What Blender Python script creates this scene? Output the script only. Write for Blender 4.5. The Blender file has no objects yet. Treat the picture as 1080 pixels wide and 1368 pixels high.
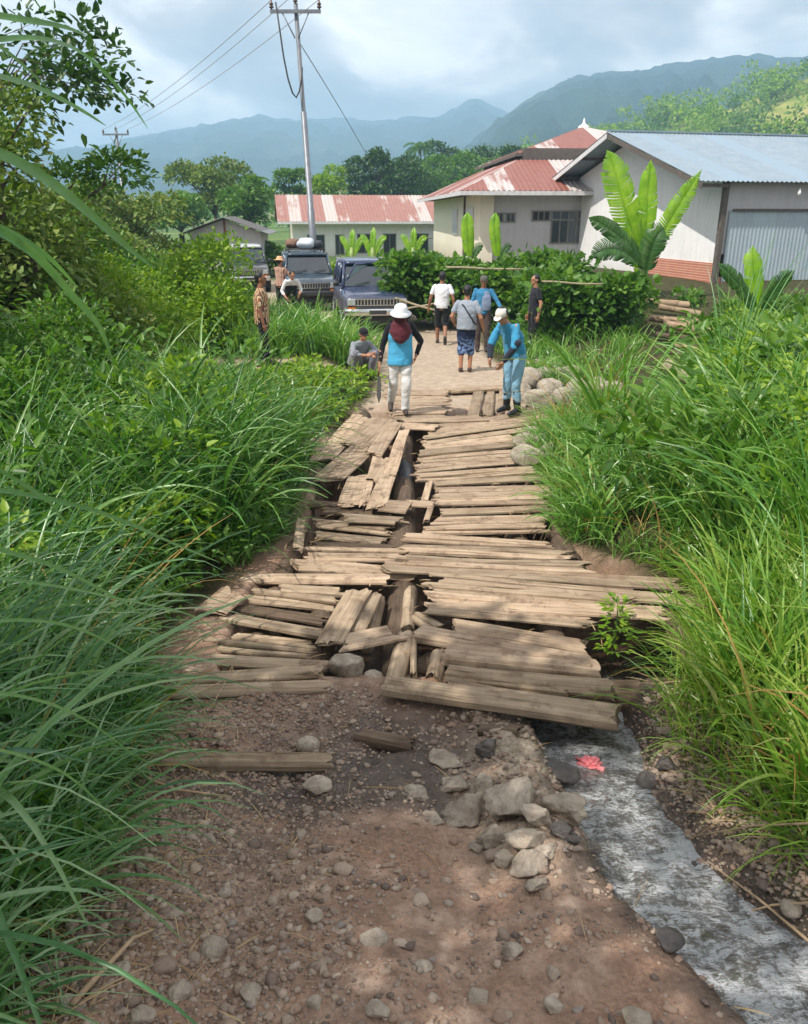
import bpy, math, random
import numpy as np
from mathutils import Vector, Matrix

R = math.radians
rng = np.random.default_rng(7)
random.seed(7)
for blk in (bpy.data.objects, bpy.data.meshes, bpy.data.materials):
    for o in list(blk):
        blk.remove(o)
scene = bpy.context.scene
col = scene.collection

# ------------------------------------------------------------------ camera geometry (1 unit = 1 m, +y is away from the photographer)
CAM_Z, PITCH, FPX, CX, CY = 2.9, R(20.3), 1080.0, 540.0, 684.0
SP, CP = math.sin(PITCH), math.cos(PITCH)

def ray(px, py):
    a, b = (px - CX) / FPX, (CY - py) / FPX
    return Vector((a, CP + b * SP, -SP + b * CP))

def at(px, py, z=0.0):
    r = ray(px, py)
    t = (z - CAM_Z) / r.z
    return Vector((r.x * t, r.y * t, z))

def atd(px, py, d):
    r = ray(px, py)
    t = d / r.y
    return Vector((r.x * t, d, CAM_Z + r.z * t))

# ------------------------------------------------------------------ numpy value noise
def _hash(ix, iy, s):
    h = (ix.astype(np.int64) * 374761393 + iy.astype(np.int64) * 668265263 + s * 1442695041) & 0x7fffffff
    h = ((h ^ (h >> 13)) * 1274126177) & 0x7fffffff
    return ((h ^ (h >> 16)) & 0xffff) / 65535.0

def vnoise(x, y, s=0):
    x = np.asarray(x, float); y = np.asarray(y, float)
    ix, iy = np.floor(x), np.floor(y)
    fx, fy = x - ix, y - iy
    ux, uy = fx * fx * (3 - 2 * fx), fy * fy * (3 - 2 * fy)
    a, b = _hash(ix, iy, s), _hash(ix + 1, iy, s)
    c, d = _hash(ix, iy + 1, s), _hash(ix + 1, iy + 1, s)
    return (a * (1 - ux) + b * ux) * (1 - uy) + (c * (1 - ux) + d * ux) * uy

def fbm(x, y, s=0, o=4, g=0.5):
    t, a, n = 0, 1.0, 0
    for i in range(o):
        t = t + a * vnoise(np.asarray(x) * 2 ** i, np.asarray(y) * 2 ** i, s + i * 17)
        n += a; a *= g
    return t / n

def sstep(t):
    t = np.clip(t, 0, 1)
    return t * t * (3 - 2 * t)

# ------------------------------------------------------------------ the lie of the land
LB = ([-5, 1, 2.5, 3.9, 5, 6, 7.5, 9, 10.6, 12, 12.9, 15.5, 18, 20, 24, 40], [-1.0, -1.05, -1.2, -1.35, -1.75, -1.6, -1.1, -1.15, -1.35, -1.0, -.7, -.5, -.8, -2.6, -5.5, -8])
RB = ([-5, 1.5, 2.5, 3.3, 4.2, 5, 6, 6.7, 7.2, 8.7, 10, 11, 12.3, 14.5, 16, 18, 22, 30, 40], [2.2, 2.0, 1.75, 1.62, 1.62, 2.0, 2.45, 2.0, 1.5, 1.65, 1.65, 1.8, 2.0, 2.3, 2.2, 1.9, 2.0, 2.4, 2.4])
def left_edge(y): return np.interp(y, *LB)
def right_edge(y): return np.interp(y, *RB)
SXL = ([1.0, 2.08, 2.5, 2.76, 3.1, 3.54, 4.4, 6], [1.55, 1.13, .97, .9, .88, .87, .82, .80])
SXR = ([1.0, 2.08, 2.5, 2.76, 3.1, 3.54, 4.4, 6], [2.4, 1.85, 1.55, 1.42, 1.36, 1.33, 1.5, 1.65])
def water_z(y): return np.interp(y, [0, 2.0, 3.5, 4.6, 6, 12], [.38, .27, -.02, -.33, -.55, -.75])

def gz(x, y, fine=True):
    x = np.asarray(x, float); y = np.asarray(y, float)
    z = .55 * sstep((4.5 - y) / 3.3) - .05
    # higher plots right of the far road, the low bank on the left
    z = z + 1.0 * sstep((y - 13) / 13) * sstep((x - right_edge(y) - .2) / 3.0)
    z = z + .33 * sstep((left_edge(y) - x - .1) / 1.2) * sstep((y - 5) / 4) * (1 - sstep((y - 20) / 6))
    z = z + .28 * sstep((x - right_edge(y) - .0) / .9) * (1 - sstep((y - 11) / 3))
    # hollow under the bridge
    tl = np.interp(y, [0, 6, 7, 40], [-1.35, -1.35, -1.05, -1.05])
    tr = np.interp(y, [0, 6.2, 7.0, 40], [2.25, 2.45, 1.6, 1.6])
    hol = sstep((y - 4.75) / .35) * sstep((12.75 - y) / .4) * sstep((x - tl) / .3) * sstep((tr - x) / .3)
    z = z * (1 - hol) + (-1.0) * hol
    # stream bed beside the near road
    xl, xr = np.interp(y, *SXL), np.interp(y, *SXR)
    ch = sstep((x - xl + .10) / .16) * sstep((xr + .12 - x) / .2) * sstep((5.4 - y) / .5)
    z = z * (1 - ch) + np.minimum(z, water_z(y) - .09) * ch
    # lip of broken crust along the stream
    blk = np.floor(vnoise(x * 5 + 3 * vnoise(x * 3, y * 3, 88), y * 5, 87) * 4) / 4
    lip = np.exp(-((x - xl + .26) / .22) ** 2) * sstep((4.35 - y) / .4) * sstep((y - 2.55) / .5)
    z = z + (.03 + .12 * blk) * lip
    # churned mud where the road meets the boards
    z = z + .10 * (fbm(x * 4.5, y * 4.5, 91, 4) - .5) * sstep((y - 3.3) / .6) * sstep((4.8 - y) / .3) * sstep((xl - x) / .2)
    # wheel ruts
    rut = sstep((4.6 - y) / .6) * (1 - ch)
    z = z - .075 * rut * (np.exp(-((x + .62) / .22) ** 2) + .8 * np.exp(-((x - .28) / .2) ** 2))
    # mud hollows where boards left the road
    z = z - .05 * np.exp(-(((x + .12) / .16) ** 2 + ((y - 3.98) / .09) ** 2))
    if fine:
        near = sstep((16 - y) / 10)
        z = z + near * (.05 * (fbm(x * 3, y * 3, 5) - .5) + .045 * (fbm(x * 11, y * 11, 9, 4) - .5))
        z = z + (1 - near) * .12 * (fbm(x * .6, y * .6, 3) - .5)
    return z

def gz1(x, y): return float(gz(np.array([x]), np.array([y]))[0])

def hit(px, py, far=60):
    r = ray(px, py)
    t = np.arange(1.2, far, .01)
    z = CAM_Z + r.z * t
    g = gz(r.x * t, r.y * t)
    i = int(np.argmax(z <= g))
    return Vector((r.x * t[i], r.y * t[i], float(g[i])))

# ------------------------------------------------------------------ object helpers
def tag(o, label=None, cat=None, group=None, kind=None):
    if label: o['label'] = label
    if cat: o['category'] = cat
    if group: o['group'] = group
    if kind: o['kind'] = kind
    return o

def empty(name, loc=(0, 0, 0), rz=0.0, label=None, cat=None, group=None):
    o = bpy.data.objects.new(name, None)
    o.empty_display_size = .2
    col.objects.link(o)
    o.location = loc
    o.rotation_euler = (0, 0, rz)
    return tag(o, label, cat, group)

def link(name, mesh, mat=None, parent=None, loc=None, rot=None):
    o = bpy.data.objects.new(name, mesh)
    col.objects.link(o)
    if mat is not None:
        for m in (mat if isinstance(mat, (list, tuple)) else [mat]):
            mesh.materials.append(m)
    if parent is not None: o.parent = parent
    if loc is not None: o.location = loc
    if rot is not None: o.rotation_euler = rot
    return o

def mesh_np(name, V, F, smooth=False, mats=None):
    """V (n,3); F an int array (m,k) or a list of such arrays."""
    Fs = F if isinstance(F, list) else [F]
    Fs = [np.asarray(f, np.int32) for f in Fs if len(f)]
    me = bpy.data.meshes.new(name)
    V = np.asarray(V, np.float32)
    me.vertices.add(len(V)); me.vertices.foreach_set('co', V.ravel())
    nl = sum(f.size for f in Fs); nf = sum(len(f) for f in Fs)
    me.loops.add(nl); me.polygons.add(nf)
    me.loops.foreach_set('vertex_index', np.concatenate([f.ravel() for f in Fs]))
    tot = np.concatenate([np.full(len(f), f.shape[1], np.int32) for f in Fs])
    start = np.concatenate([[0], np.cumsum(tot)[:-1]]).astype(np.int32)
    me.polygons.foreach_set('loop_start', start)
    me.polygons.foreach_set('loop_total', tot)
    if smooth: me.polygons.foreach_set('use_smooth', np.ones(nf, bool))
    if mats is not None: me.polygons.foreach_set('material_index', np.asarray(mats, np.int32))
    me.update(calc_edges=True)
    me.validate()
    return me

class MB:
    """collects shapes, builds them as one mesh object"""
    def __init__(s): s.v = []; s.f = []; s.sm = []
    def add(s, vs, fs, smooth=False):
        b = len(s.v)
        s.v += [tuple(v) for v in vs]
        s.f += [tuple(i + b for i in f) for f in fs]
        s.sm += [smooth] * len(fs)
        return s
    def box(s, x0, x1, y0, y1, z0, z1, M=None):
        vs = [Vector((x, y, z)) for z in (z0, z1) for x, y in ((x0, y0), (x1, y0), (x1, y1), (x0, y1))]
        if M is not None: vs = [M @ v for v in vs]
        return s.add(vs, [(3, 2, 1, 0), (4, 5, 6, 7), (0, 1, 5, 4), (1, 2, 6, 5), (2, 3, 7, 6), (3, 0, 4, 7)])
    def poly(s, pts, d):
        """a flat polygon given thickness along vector d"""
        n = len(pts); a = [Vector(p) for p in pts]; d = Vector(d)
        vs = a + [p + d for p in a]
        return s.add(vs, [tuple(range(n))[::-1], tuple(range(n, 2 * n))] + [(i, (i + 1) % n, n + (i + 1) % n, n + i) for i in range(n)])
    def tube(s, pts, rad, n=8, cap=True, flat=1.0):
        P = [Vector(p) for p in pts]
        if not isinstance(rad, (list, tuple)): rad = [rad] * len(P)
        vs = []; prev = None
        for i, p in enumerate(P):
            d = (P[min(i + 1, len(P) - 1)] - P[max(i - 1, 0)]).normalized()
            if prev is None:
                prev = d.orthogonal().normalized()
            u = (prev - d * prev.dot(d)).normalized(); prev = u
            w = d.cross(u)
            for k in range(n):
                a = 2 * math.pi * k / n
                vs.append(p + (u * math.cos(a) + w * math.sin(a) * flat) * rad[i])
        fs = [(i * n + k, i * n + (k + 1) % n, (i + 1) * n + (k + 1) % n, (i + 1) * n + k) for i in range(len(P) - 1) for k in range(n)]
        if cap: fs += [tuple(range(n))[::-1], tuple((len(P) - 1) * n + k for k in range(n))]
        return s.add(vs, fs, n > 5)
    def ell(s, c, r, n=12, m=8, M=None):
        c = Vector(c); vs = []
        for j in range(1, m):
            b = math.pi * j / m
            for k in range(n):
                a = 2 * math.pi * k / n
                v = Vector((r[0] * math.sin(b) * math.cos(a), r[1] * math.sin(b) * math.sin(a), r[2] * math.cos(b)))
                vs.append(c + (M @ v if M is not None else v))
        t = Vector((0, 0, r[2]))
        vs += [c + (M @ t if M is not None else t), c - (M @ t if M is not None else t)]
        N = (m - 1) * n
        fs = [(j * n + k, (j + 1) * n + k, (j + 1) * n + (k + 1) % n, j * n + (k + 1) % n) for j in range(m - 2) for k in range(n)]
        fs += [(N, k, (k + 1) % n) for k in range(n)] + [(N + 1, (m - 2) * n + (k + 1) % n, (m - 2) * n + k) for k in range(n)]
        return s.add(vs, fs, True)
    def loft(s, rings):
        """rings of equal length, closed round and capped"""
        n = len(rings[0]); vs = [v for r in rings for v in r]
        fs = [(i * n + k, i * n + (k + 1) % n, (i + 1) * n + (k + 1) % n, (i + 1) * n + k) for i in range(len(rings) - 1) for k in range(n)]
        fs += [tuple(range(n))[::-1], tuple((len(rings) - 1) * n + k for k in range(n))]
        return s.add(vs, fs, True)
    def mesh(s, name):
        me = bpy.data.meshes.new(name)
        me.from_pydata(s.v, [], s.f)
        me.polygons.foreach_set('use_smooth', s.sm)
        me.update()
        return me
    def build(s, name, mat, parent=None, loc=None, rot=None):
        return link(name, s.mesh(name), mat, parent, loc, rot)

def bevel(o, w=.01, seg=2):
    m = o.modifiers.new('bevel', 'BEVEL'); m.width = w; m.segments = seg; m.limit_method = 'ANGLE'
    return o

def copy_tree(o, parent=None):
    c = o.copy(); col.objects.link(c); c.parent = parent
    for ch in list(o.children): copy_tree(ch, c)
    return c

# ------------------------------------------------------------------ materials
def lin(r, g, b):
    f = lambda c: (c / 255 / 12.92) if c / 255 <= .04045 else ((c / 255 + .055) / 1.055) ** 2.4
    return (f(r), f(g), f(b), 1)

class NT:
    def __init__(s, name):
        s.m = bpy.data.materials.new(name); s.m.use_nodes = True
        s.t = s.m.node_tree; s.t.nodes.clear()
        s.out = s.n('ShaderNodeOutputMaterial')
    def n(s, typ, **kw):
        nd = s.t.nodes.new(typ)
        for k, v in kw.items():
            if k.startswith('i_'):
                key = k[2:]; key = int(key) if key.isdigit() else key.replace('_', ' ')
                s.set(nd.inputs[key], v)
            else: setattr(nd, k, v)
        return nd
    def set(s, sock, v):
        if isinstance(v, bpy.types.NodeSocket): s.t.links.new(v, sock)
        elif isinstance(v, bpy.types.Node): s.t.links.new(v.outputs[0], sock)
        else: sock.default_value = v
    def coord(s, kind='Object', scale=(1, 1, 1), rnd=False):
        tc = s.n('ShaderNodeTexCoord').outputs[kind] if kind != 'Position' else s.n('ShaderNodeNewGeometry').outputs['Position']
        mp = s.n('ShaderNodeMapping', i_Vector=tc, i_Scale=scale)
        if rnd:
            oi = s.n('ShaderNodeObjectInfo').outputs['Random']
            mu = s.n('ShaderNodeMath', operation='MULTIPLY', i_0=oi, i_1=57.3)
            cb = s.n('ShaderNodeCombineXYZ', i_0=mu, i_1=mu, i_2=mu)
            s.set(mp.inputs['Location'], cb.outputs[0])
        return mp.outputs[0]
    def noise(s, vec, scale=5, detail=4, rough=.55, dist=0):
        return s.n('ShaderNodeTexNoise', i_Vector=vec, i_Scale=scale, i_Detail=detail, i_Roughness=rough, i_Distortion=dist).outputs['Fac']
    def ramp(s, fac, stops, interp='LINEAR'):
        r = s.n('ShaderNodeValToRGB', i_Fac=fac); cr = r.color_ramp; cr.interpolation = interp
        while len(cr.elements) < len(stops): cr.elements.new(.5)
        for e, (p, c) in zip(cr.elements, stops):
            e.position = p; e.color = c if len(c) == 4 else (*c, 1)
        return r.outputs[0]
    def mix(s, fac, a, b, mode='MIX'):
        m = s.n('ShaderNodeMix', data_type='RGBA', blend_type=mode)
        s.set(m.inputs[0], fac); s.set(m.inputs[6], a); s.set(m.inputs[7], b)
        return m.outputs[2]
    def math(s, op, a, b=0.0, clamp=False):
        return s.n('ShaderNodeMath', operation=op, use_clamp=clamp, i_0=a, i_1=b).outputs[0]
    def bump(s, h, strength=.5, dist=.01, normal=None):
        b = s.n('ShaderNodeBump', i_Height=h, i_Strength=strength, i_Distance=dist)
        if normal is not None: s.set(b.inputs['Normal'], normal)
        return b.outputs[0]
    def bsdf(s, colr, rough=.6, normal=None, **kw):
        b = s.n('ShaderNodeBsdfPrincipled')
        s.set(b.inputs['Base Color'], colr); s.set(b.inputs['Roughness'], rough)
        if normal is not None: s.set(b.inputs['Normal'], normal)
        for k, v in kw.items(): s.set(b.inputs[k.replace('_', ' ')], v)
        return b
    def done(s, shader):
        s.set(s.out.inputs['Surface'], shader)
        return s.m

def simple(name, c, rough=.6, var=.25, scale=6, bump=.2, metallic=0.0, spec=.5, bdist=.006, rnd=True):
    t = NT(name)
    v = t.coord('Object', rnd=rnd)
    n1 = t.noise(v, scale, 5, .6)
    lo = tuple(x * (1 - var) for x in c[:3]) + (1,)
    hi = tuple(min(1, x * (1 + var)) for x in c[:3]) + (1,)
    cc = t.ramp(n1, [(.3, lo), (.7, hi)])
    n2 = t.noise(v, scale * 5, 4, .6)
    return t.done(t.bsdf(cc, rough, t.bump(n2, bump, bdist), Metallic=metallic, Specular_IOR_Level=spec))

def foliage(name, cols, trans=.38, rough=.45, spec=.35, vein=False):
    """leaf colours vary from leaf to leaf (each leaf is its own island)"""
    t = NT(name)
    rnd = t.n('ShaderNodeNewGeometry').outputs['Random Per Island']
    pos = t.coord('Position')
    patch = t.noise(pos, 1.3, 3, .6)
    f = t.math('ADD', t.math('MULTIPLY', rnd, .62), t.math('MULTIPLY', patch, .6))
    f = t.math('SUBTRACT', f, .11, True)
    n = len(cols)
    c = t.ramp(f, [(i / (n - 1), cc) for i, cc in enumerate(cols)])
    fine = t.noise(pos, 60, 2, .5)
    c = t.mix(.35, c, t.ramp(fine, [(.3, (.55, .55, .55)), (.7, (1, 1, 1))]), 'MULTIPLY')
    p = t.bsdf(c, rough, Specular_IOR_Level=spec)
    tc = t.mix(1.0, c, (1.25, 1.3, .55, 1), 'MULTIPLY')
    tr = t.n('ShaderNodeBsdfTranslucent', i_Color=tc)
    mx = t.n('ShaderNodeMixShader', i_0=trans, i_1=p.outputs[0], i_2=tr.outputs[0])
    return t.done(mx.outputs[0])

# ------------------------------------------------------------------ leaves and blades (numpy)
def blades(root, az, L, W, e0, bend, segs=6, roll=None, pw=1.4, fold=False):
    root = np.asarray(root, float); n = len(root)
    t = np.linspace(0, 1, segs + 1)
    ang = e0[:, None] - bend[:, None] * t[None, :] ** pw
    st = L[:, None] / segs
    h = np.cumsum(np.cos(ang) * st, 1); z = np.cumsum(np.sin(ang) * st, 1)
    h = np.concatenate([np.zeros((n, 1)), h[:, :-1]], 1); z = np.concatenate([np.zeros((n, 1)), z[:, :-1]], 1)
    ca, sa = np.cos(az)[:, None], np.sin(az)[:, None]
    P = np.stack([root[:, 0:1] + h * ca, root[:, 1:2] + h * sa, root[:, 2:3] + z], 2)
    side = np.stack([-sa * np.ones_like(h), ca * np.ones_like(h), np.zeros_like(h)], 2)
    nrm = np.stack([-np.sin(ang) * ca, -np.sin(ang) * sa, np.cos(ang)], 2)
    if roll is None: roll = rng.uniform(-.7, .7, n)
    rl = roll[:, None] * (1 + .8 * t[None, :])
    sd = side * np.cos(rl)[:, :, None] + nrm * np.sin(rl)[:, :, None]
    up = nrm * np.cos(rl)[:, :, None] - side * np.sin(rl)[:, :, None]
    w = (W[:, None] * (np.minimum(1, .45 + 2.6 * t) * np.clip(1.02 - t, 0, 1) ** .55)[None, :])[:, :, None] * .5
    if fold:
        Vv = np.stack([P - sd * w + up * w * .45, P, P + sd * w + up * w * .45], 2); k = 3
    else:
        Vv = np.stack([P - sd * w, P + sd * w], 2); k = 2
    V = Vv.reshape(-1, 3)
    base = (np.arange(n) * (segs + 1) * k)[:, None, None]
    row = (np.arange(segs) * k)[None, :, None]
    q = [np.array([j, j + 1, k + j + 1, k + j])[None, None, :] for j in range(k - 1)]
    F = np.concatenate([(base + row + x).reshape(-1, 4) for x in q])
    return V, F

def leaves(pos, d, nrm, L, W, droop=.15):
    pos = np.asarray(pos, float); n = len(pos)
    d = d / np.linalg.norm(d, axis=1, keepdims=True)
    s = np.cross(d, nrm); s /= np.linalg.norm(s, axis=1, keepdims=True) + 1e-9
    u = np.cross(s, d)
    L = L[:, None]; W = W[:, None]
    B = pos; T = pos + d * L - u * L * droop
    l1 = pos + d * L * .28 - s * W * .5 + u * W * .14; l2 = pos + d * L * .68 - s * W * .36 + u * W * .08 - u * L * droop * .4
    r1 = pos + d * L * .28 + s * W * .5 + u * W * .14; r2 = pos + d * L * .68 + s * W * .36 + u * W * .08 - u * L * droop * .4
    V = np.stack([B, l1, l2, T, r2, r1], 1).reshape(-1, 3)
    b = (np.arange(n) * 6)[:, None]
    F = np.concatenate([b + np.array([[0, 3, 2, 1]]), b + np.array([[0, 5, 4, 3]])])
    return V, F

def join(parts):
    V, F, o = [], [], 0
    for v, f in parts:
        V.append(v); F.append(f + o); o += len(v)
    return np.concatenate(V), np.concatenate(F)

def rdir(n, up=0.0):
    v = rng.normal(size=(n, 3)); v /= np.linalg.norm(v, axis=1, keepdims=True)
    v[:, 2] += up
    return v / np.linalg.norm(v, axis=1, keepdims=True)

def leaf_cloud(lumps, n, L, W, up=.3, fill=.45, sy=1.0):
    """lumps: (x, y, z, r, rz); leaves through each lump's outer volume"""
    lumps = np.asarray(lumps, float)
    p = (lumps[:, 3] ** 2); p /= p.sum()
    k = rng.choice(len(lumps), n, p=p)
    dd = rdir(n)
    dd[:, 2] = np.where(dd[:, 2] < -.4, -dd[:, 2], dd[:, 2])
    rr = (1 - fill * rng.random(n) ** 1.6) * (1 + .22 * rng.normal(size=n) * .6)
    P = lumps[k, :3] + dd * rr[:, None] * np.stack([lumps[k, 3], lumps[k, 3] * sy, lumps[k, 4]], 1)
    out = dd + rdir(n) * .8; out[:, 2] += up * .4 - .15
    nr = rdir(n) * .7 + np.array([0, 0, 1.0]) + dd * .5
    s = rng.uniform(.6, 1.25, n)
    return leaves(P, out, nr, L * s, W * s, .2)
# ------------------------------------------------------------------ camera, sun, sky
cam = bpy.data.cameras.new('camera'); camo = bpy.data.objects.new('camera', cam); col.objects.link(camo)
camo.location = (0, 0, CAM_Z); camo.rotation_euler = (math.pi / 2 - PITCH, 0, 0)
cam.sensor_fit = 'HORIZONTAL'; cam.sensor_width = 36; cam.lens = 36; cam.clip_end = 12000; cam.clip_start = .05
scene.camera = camo
SUN = Vector((-.72, -.56, 0)).normalized() * math.cos(R(54)) + Vector((0, 0, math.sin(R(54))))
sd = bpy.data.lights.new('sun', 'SUN'); sd.energy = 5.0; sd.angle = R(.6); sd.color = (1.0, .95, .87)
so = bpy.data.objects.new('sun', sd); col.objects.link(so)
so.rotation_euler = SUN.to_track_quat('Z', 'Y').to_euler()
so.location = (-20, -10, 40)

w = bpy.data.worlds.new('World'); scene.world = w; w.use_nodes = True
t = w.node_tree; t.nodes.clear()
N = lambda typ, **k: [(setattr(n, a, b), n)[1] for n in [t.nodes.new(typ)] for a, b in (k or {'label': ''}).items()][-1]
out = N('ShaderNodeOutputWorld'); bg = N('ShaderNodeBackground')
sky = N('ShaderNodeTexSky'); sky.sky_type = 'NISHITA'; sky.sun_disc = False
sky.sun_elevation = R(54); sky.sun_rotation = math.atan2(SUN.x, SUN.y); sky.altitude = 200; sky.dust_density = 2.0
tc = N('ShaderNodeTexCoord')
sep = N('ShaderNodeSeparateXYZ'); t.links.new(tc.outputs['Generated'], sep.inputs[0])
zc = N('ShaderNodeMath', operation='ADD'); t.links.new(sep.outputs[2], zc.inputs[0]); zc.inputs[1].default_value = .40
ab = N('ShaderNodeMath', operation='ABSOLUTE'); t.links.new(zc.outputs[0], ab.inputs[0])
cv = N('ShaderNodeVectorMath', operation='DIVIDE'); t.links.new(tc.outputs['Generated'], cv.inputs[0])
cb = N('ShaderNodeCombineXYZ')
for i in range(3): t.links.new(ab.outputs[0], cb.inputs[i])
t.links.new(cb.outputs[0], cv.inputs[1])
mp = N('ShaderNodeMapping'); t.links.new(cv.outputs[0], mp.inputs[0]); mp.inputs['Location'].default_value = (3.1, 1.35, .3)
n1 = N('ShaderNodeTexNoise'); n1.inputs['Scale'].default_value = 1.9; n1.inputs['Detail'].default_value = 7; n1.inputs['Roughness'].default_value = .52; n1.inputs['Distortion'].default_value = .25
t.links.new(mp.outputs[0], n1.inputs['Vector'])
n2 = N('ShaderNodeTexNoise'); n2.inputs['Scale'].default_value = 3.0; n2.inputs['Detail'].default_value = 8; n2.inputs['Roughness'].default_value = .5; n2.inputs['Distortion'].default_value = .4
mp2 = N('ShaderNodeMapping'); t.links.new(cv.outputs[0], mp2.inputs[0]); mp2.inputs['Location'].default_value = (7.7, 2.2, 1.3)
t.links.new(mp2.outputs[0], n2.inputs['Vector'])
cr = N('ShaderNodeValToRGB'); t.links.new(n2.outputs['Fac'], cr.inputs[0])
cr.color_ramp.elements[0].position = .38; cr.color_ramp.elements[0].color = (5.8, 5.7, 6.0, 1)
cr.color_ramp.elements[1].position = .62; cr.color_ramp.elements[1].color = (17.0, 15.6, 14.6, 1)
e = cr.color_ramp.elements.new(.5); e.color = (8.8, 8.4, 8.4, 1)
cov = N('ShaderNodeValToRGB'); t.links.new(n1.outputs['Fac'], cov.inputs[0])
cov.color_ramp.elements[0].position = .30; cov.color_ramp.elements[0].color = (.55, .55, .55, 1)
cov.color_ramp.elements[1].position = .46; cov.color_ramp.elements[1].color = (1, 1, 1, 1)
mx = N('ShaderNodeMix'); mx.data_type = 'RGBA'
t.links.new(cov.outputs[0], mx.inputs[0]); t.links.new(sky.outputs[0], mx.inputs[6]); t.links.new(cr.outputs[0], mx.inputs[7])
t.links.new(mx.outputs[2], bg.inputs[0]); bg.inputs[1].default_value = .1
t.links.new(bg.outputs[0], out.inputs[0])

vs = scene.view_settings
scene.display_settings.display_device = 'sRGB'
vs.view_transform = 'Standard'; vs.look = 'None'; vs.exposure = 0.15; vs.gamma = 1.0; vs.use_curve_mapping = False
cy = scene.cycles
cy.max_bounces = 6; cy.diffuse_bounces = 3; cy.glossy_bounces = 2; cy.transmission_bounces = 3; cy.transparent_max_bounces = 6; cy.volume_bounces = 1
cy.use_denoising = True
cy.sample_clamp_indirect = 4

# ------------------------------------------------------------------ ground sheet
def spread(a, b, n, k): return a + (b - a) * (np.linspace(0, 1, n) ** k)
xs = np.concatenate([-spread(6, 3200, 34, 3.6)[::-1], np.arange(-5.9, -2.4, .12), np.arange(-2.35, 2.6, .045), np.arange(2.65, 6, .12), spread(6, 3200, 34, 3.6)])
ys = np.concatenate([-spread(1, 400, 10, 3)[::-1], np.arange(-.8, 1.4, .2), np.arange(1.45, 6.2, .04), np.arange(6.3, 16, .11), np.arange(16.2, 42, .5), spread(42.5, 3300, 40, 3.4)])
X, Y = np.meshgrid(xs, ys)
Z = gz(X, Y)
V = np.stack([X, Y, Z], 2).reshape(-1, 3)
nx, ny = len(xs), len(ys)
i = np.arange(nx - 1)[None, :] + nx * np.arange(ny - 1)[:, None]
F = np.stack([i, i + 1, i + nx + 1, i + nx], 2).reshape(-1, 4)
gme = mesh_np('ground', V, F, True)
wob = .35 * (fbm(X * 1.5, Y * 1.5, 31) - .5)
road = sstep((X + wob - left_edge(Y) + .15) / .35) * sstep((right_edge(Y) + .1 - X + wob) / .35) * (1 - sstep((Y - 36) / 5))
path = sstep((.75 - np.abs(Y - 15.0 + wob)) / .4) * sstep((-X - .8) / .4) * sstep((X + 5.0) / .8)
road = np.maximum(road, path)
farm = sstep((Y - 12.3) / .8)
wet = np.clip(sstep((np.interp(Y, *SXR) + .5 - X) / .4) * sstep((X - np.interp(Y, *SXL) + .3) / .25) * sstep((5.2 - Y) / .5) + np.exp(-(((X + .05) / .75) ** 2 + ((Y - 4.1) / .42) ** 2)) * 1.0 + .9 * sstep((fbm(X * 1.4 + 4, Y * 1.4, 71, 4) - .5) / .12) * sstep((4.7 - Y) / .3) * sstep((Y - 2.6) / .8) * sstep((.5 - X) / .3), 0, 1)
grit = sstep((-.25 - X + wob) / .5) * sstep((3.6 - Y) / .8)
grit = np.maximum(grit, sstep((X - np.interp(Y, *SXR)) / .2) * sstep((5 - Y) / .5))
lipm = np.exp(-((X - np.interp(Y, *SXL) + .28) / .24) ** 2) * sstep((4.35 - Y) / .4) * sstep((Y - 2.45) / .5) * (.35 + .65 * sstep((fbm(X * 6, Y * 6, 55, 3) - .42) / .1))
for nm, a in (('crust', lipm), ('road', road), ('far_road', farm), ('wet', wet), ('grit', grit)):
    at_ = gme.attributes.new(nm, 'FLOAT', 'POINT'); at_.data.foreach_set('value', a.ravel().astype(np.float32))

g = NT('ground')
pos = g.coord('Position')
A = lambda nm: g.n('ShaderNodeAttribute', attribute_name=nm).outputs['Fac']
big = g.noise(pos, 1.7, 6, .6); mid = g.noise(pos, 9, 6, .65); sm = g.noise(pos, 45, 5, .65)
dirt = g.ramp(mid, [(.25, lin(92, 72, 60)), (.5, lin(150, 124, 106)), (.75, lin(196, 172, 152))])
dirt = g.mix(g.ramp(big, [(.42, (0, 0, 0)), (.62, (1, 1, 1))]), dirt, g.ramp(sm, [(.3, lin(116, 88, 72)), (.7, lin(174, 140, 116))]))
vor = g.n('ShaderNodeTexVoronoi', i_Vector=pos, i_Scale=38.0, i_Randomness=1.0)
vcol = g.ramp(g.n('ShaderNodeSeparateColor', i_0=vor.outputs['Color']).outputs[0], [(0, lin(88, 78, 72)), (.4, lin(140, 124, 110)), (.75, lin(166, 142, 122)), (1, lin(120, 92, 76))])
peb = g.ramp(vor.outputs['Distance'], [(.25, (1, 1, 1)), (.5, (0, 0, 0))])
pf = g.math('MULTIPLY', g.n('ShaderNodeSeparateColor', i_0=peb).outputs[0], g.math('ADD', g.math('MULTIPLY', A('grit'), .6), .22))
dirt = g.mix(pf, dirt, vcol)
dirt = g.mix(g.math('MULTIPLY', A('wet'), .95), dirt, g.ramp(mid, [(.3, lin(52, 43, 38)), (.7, lin(100, 86, 76))]))
dirt = g.mix(A('crust'), dirt, g.ramp(sm, [(.3, lin(128, 114, 98)), (.7, lin(196, 182, 160))]))
frd = g.ramp(g.math('ADD', g.math('MULTIPLY', mid, .6), g.math('MULTIPLY', sm, .4)), [(.3, lin(138, 120, 100)), (.5, lin(172, 154, 134)), (.7, lin(198, 182, 162))])
rd = g.mix(A('far_road'), dirt, frd)
soil = g.ramp(mid, [(.3, lin(40, 38, 22)), (.5, lin(62, 62, 32)), (.7, lin(92, 84, 48))])
gpos = g.n('ShaderNodeSeparateXYZ', i_0=pos)
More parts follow.
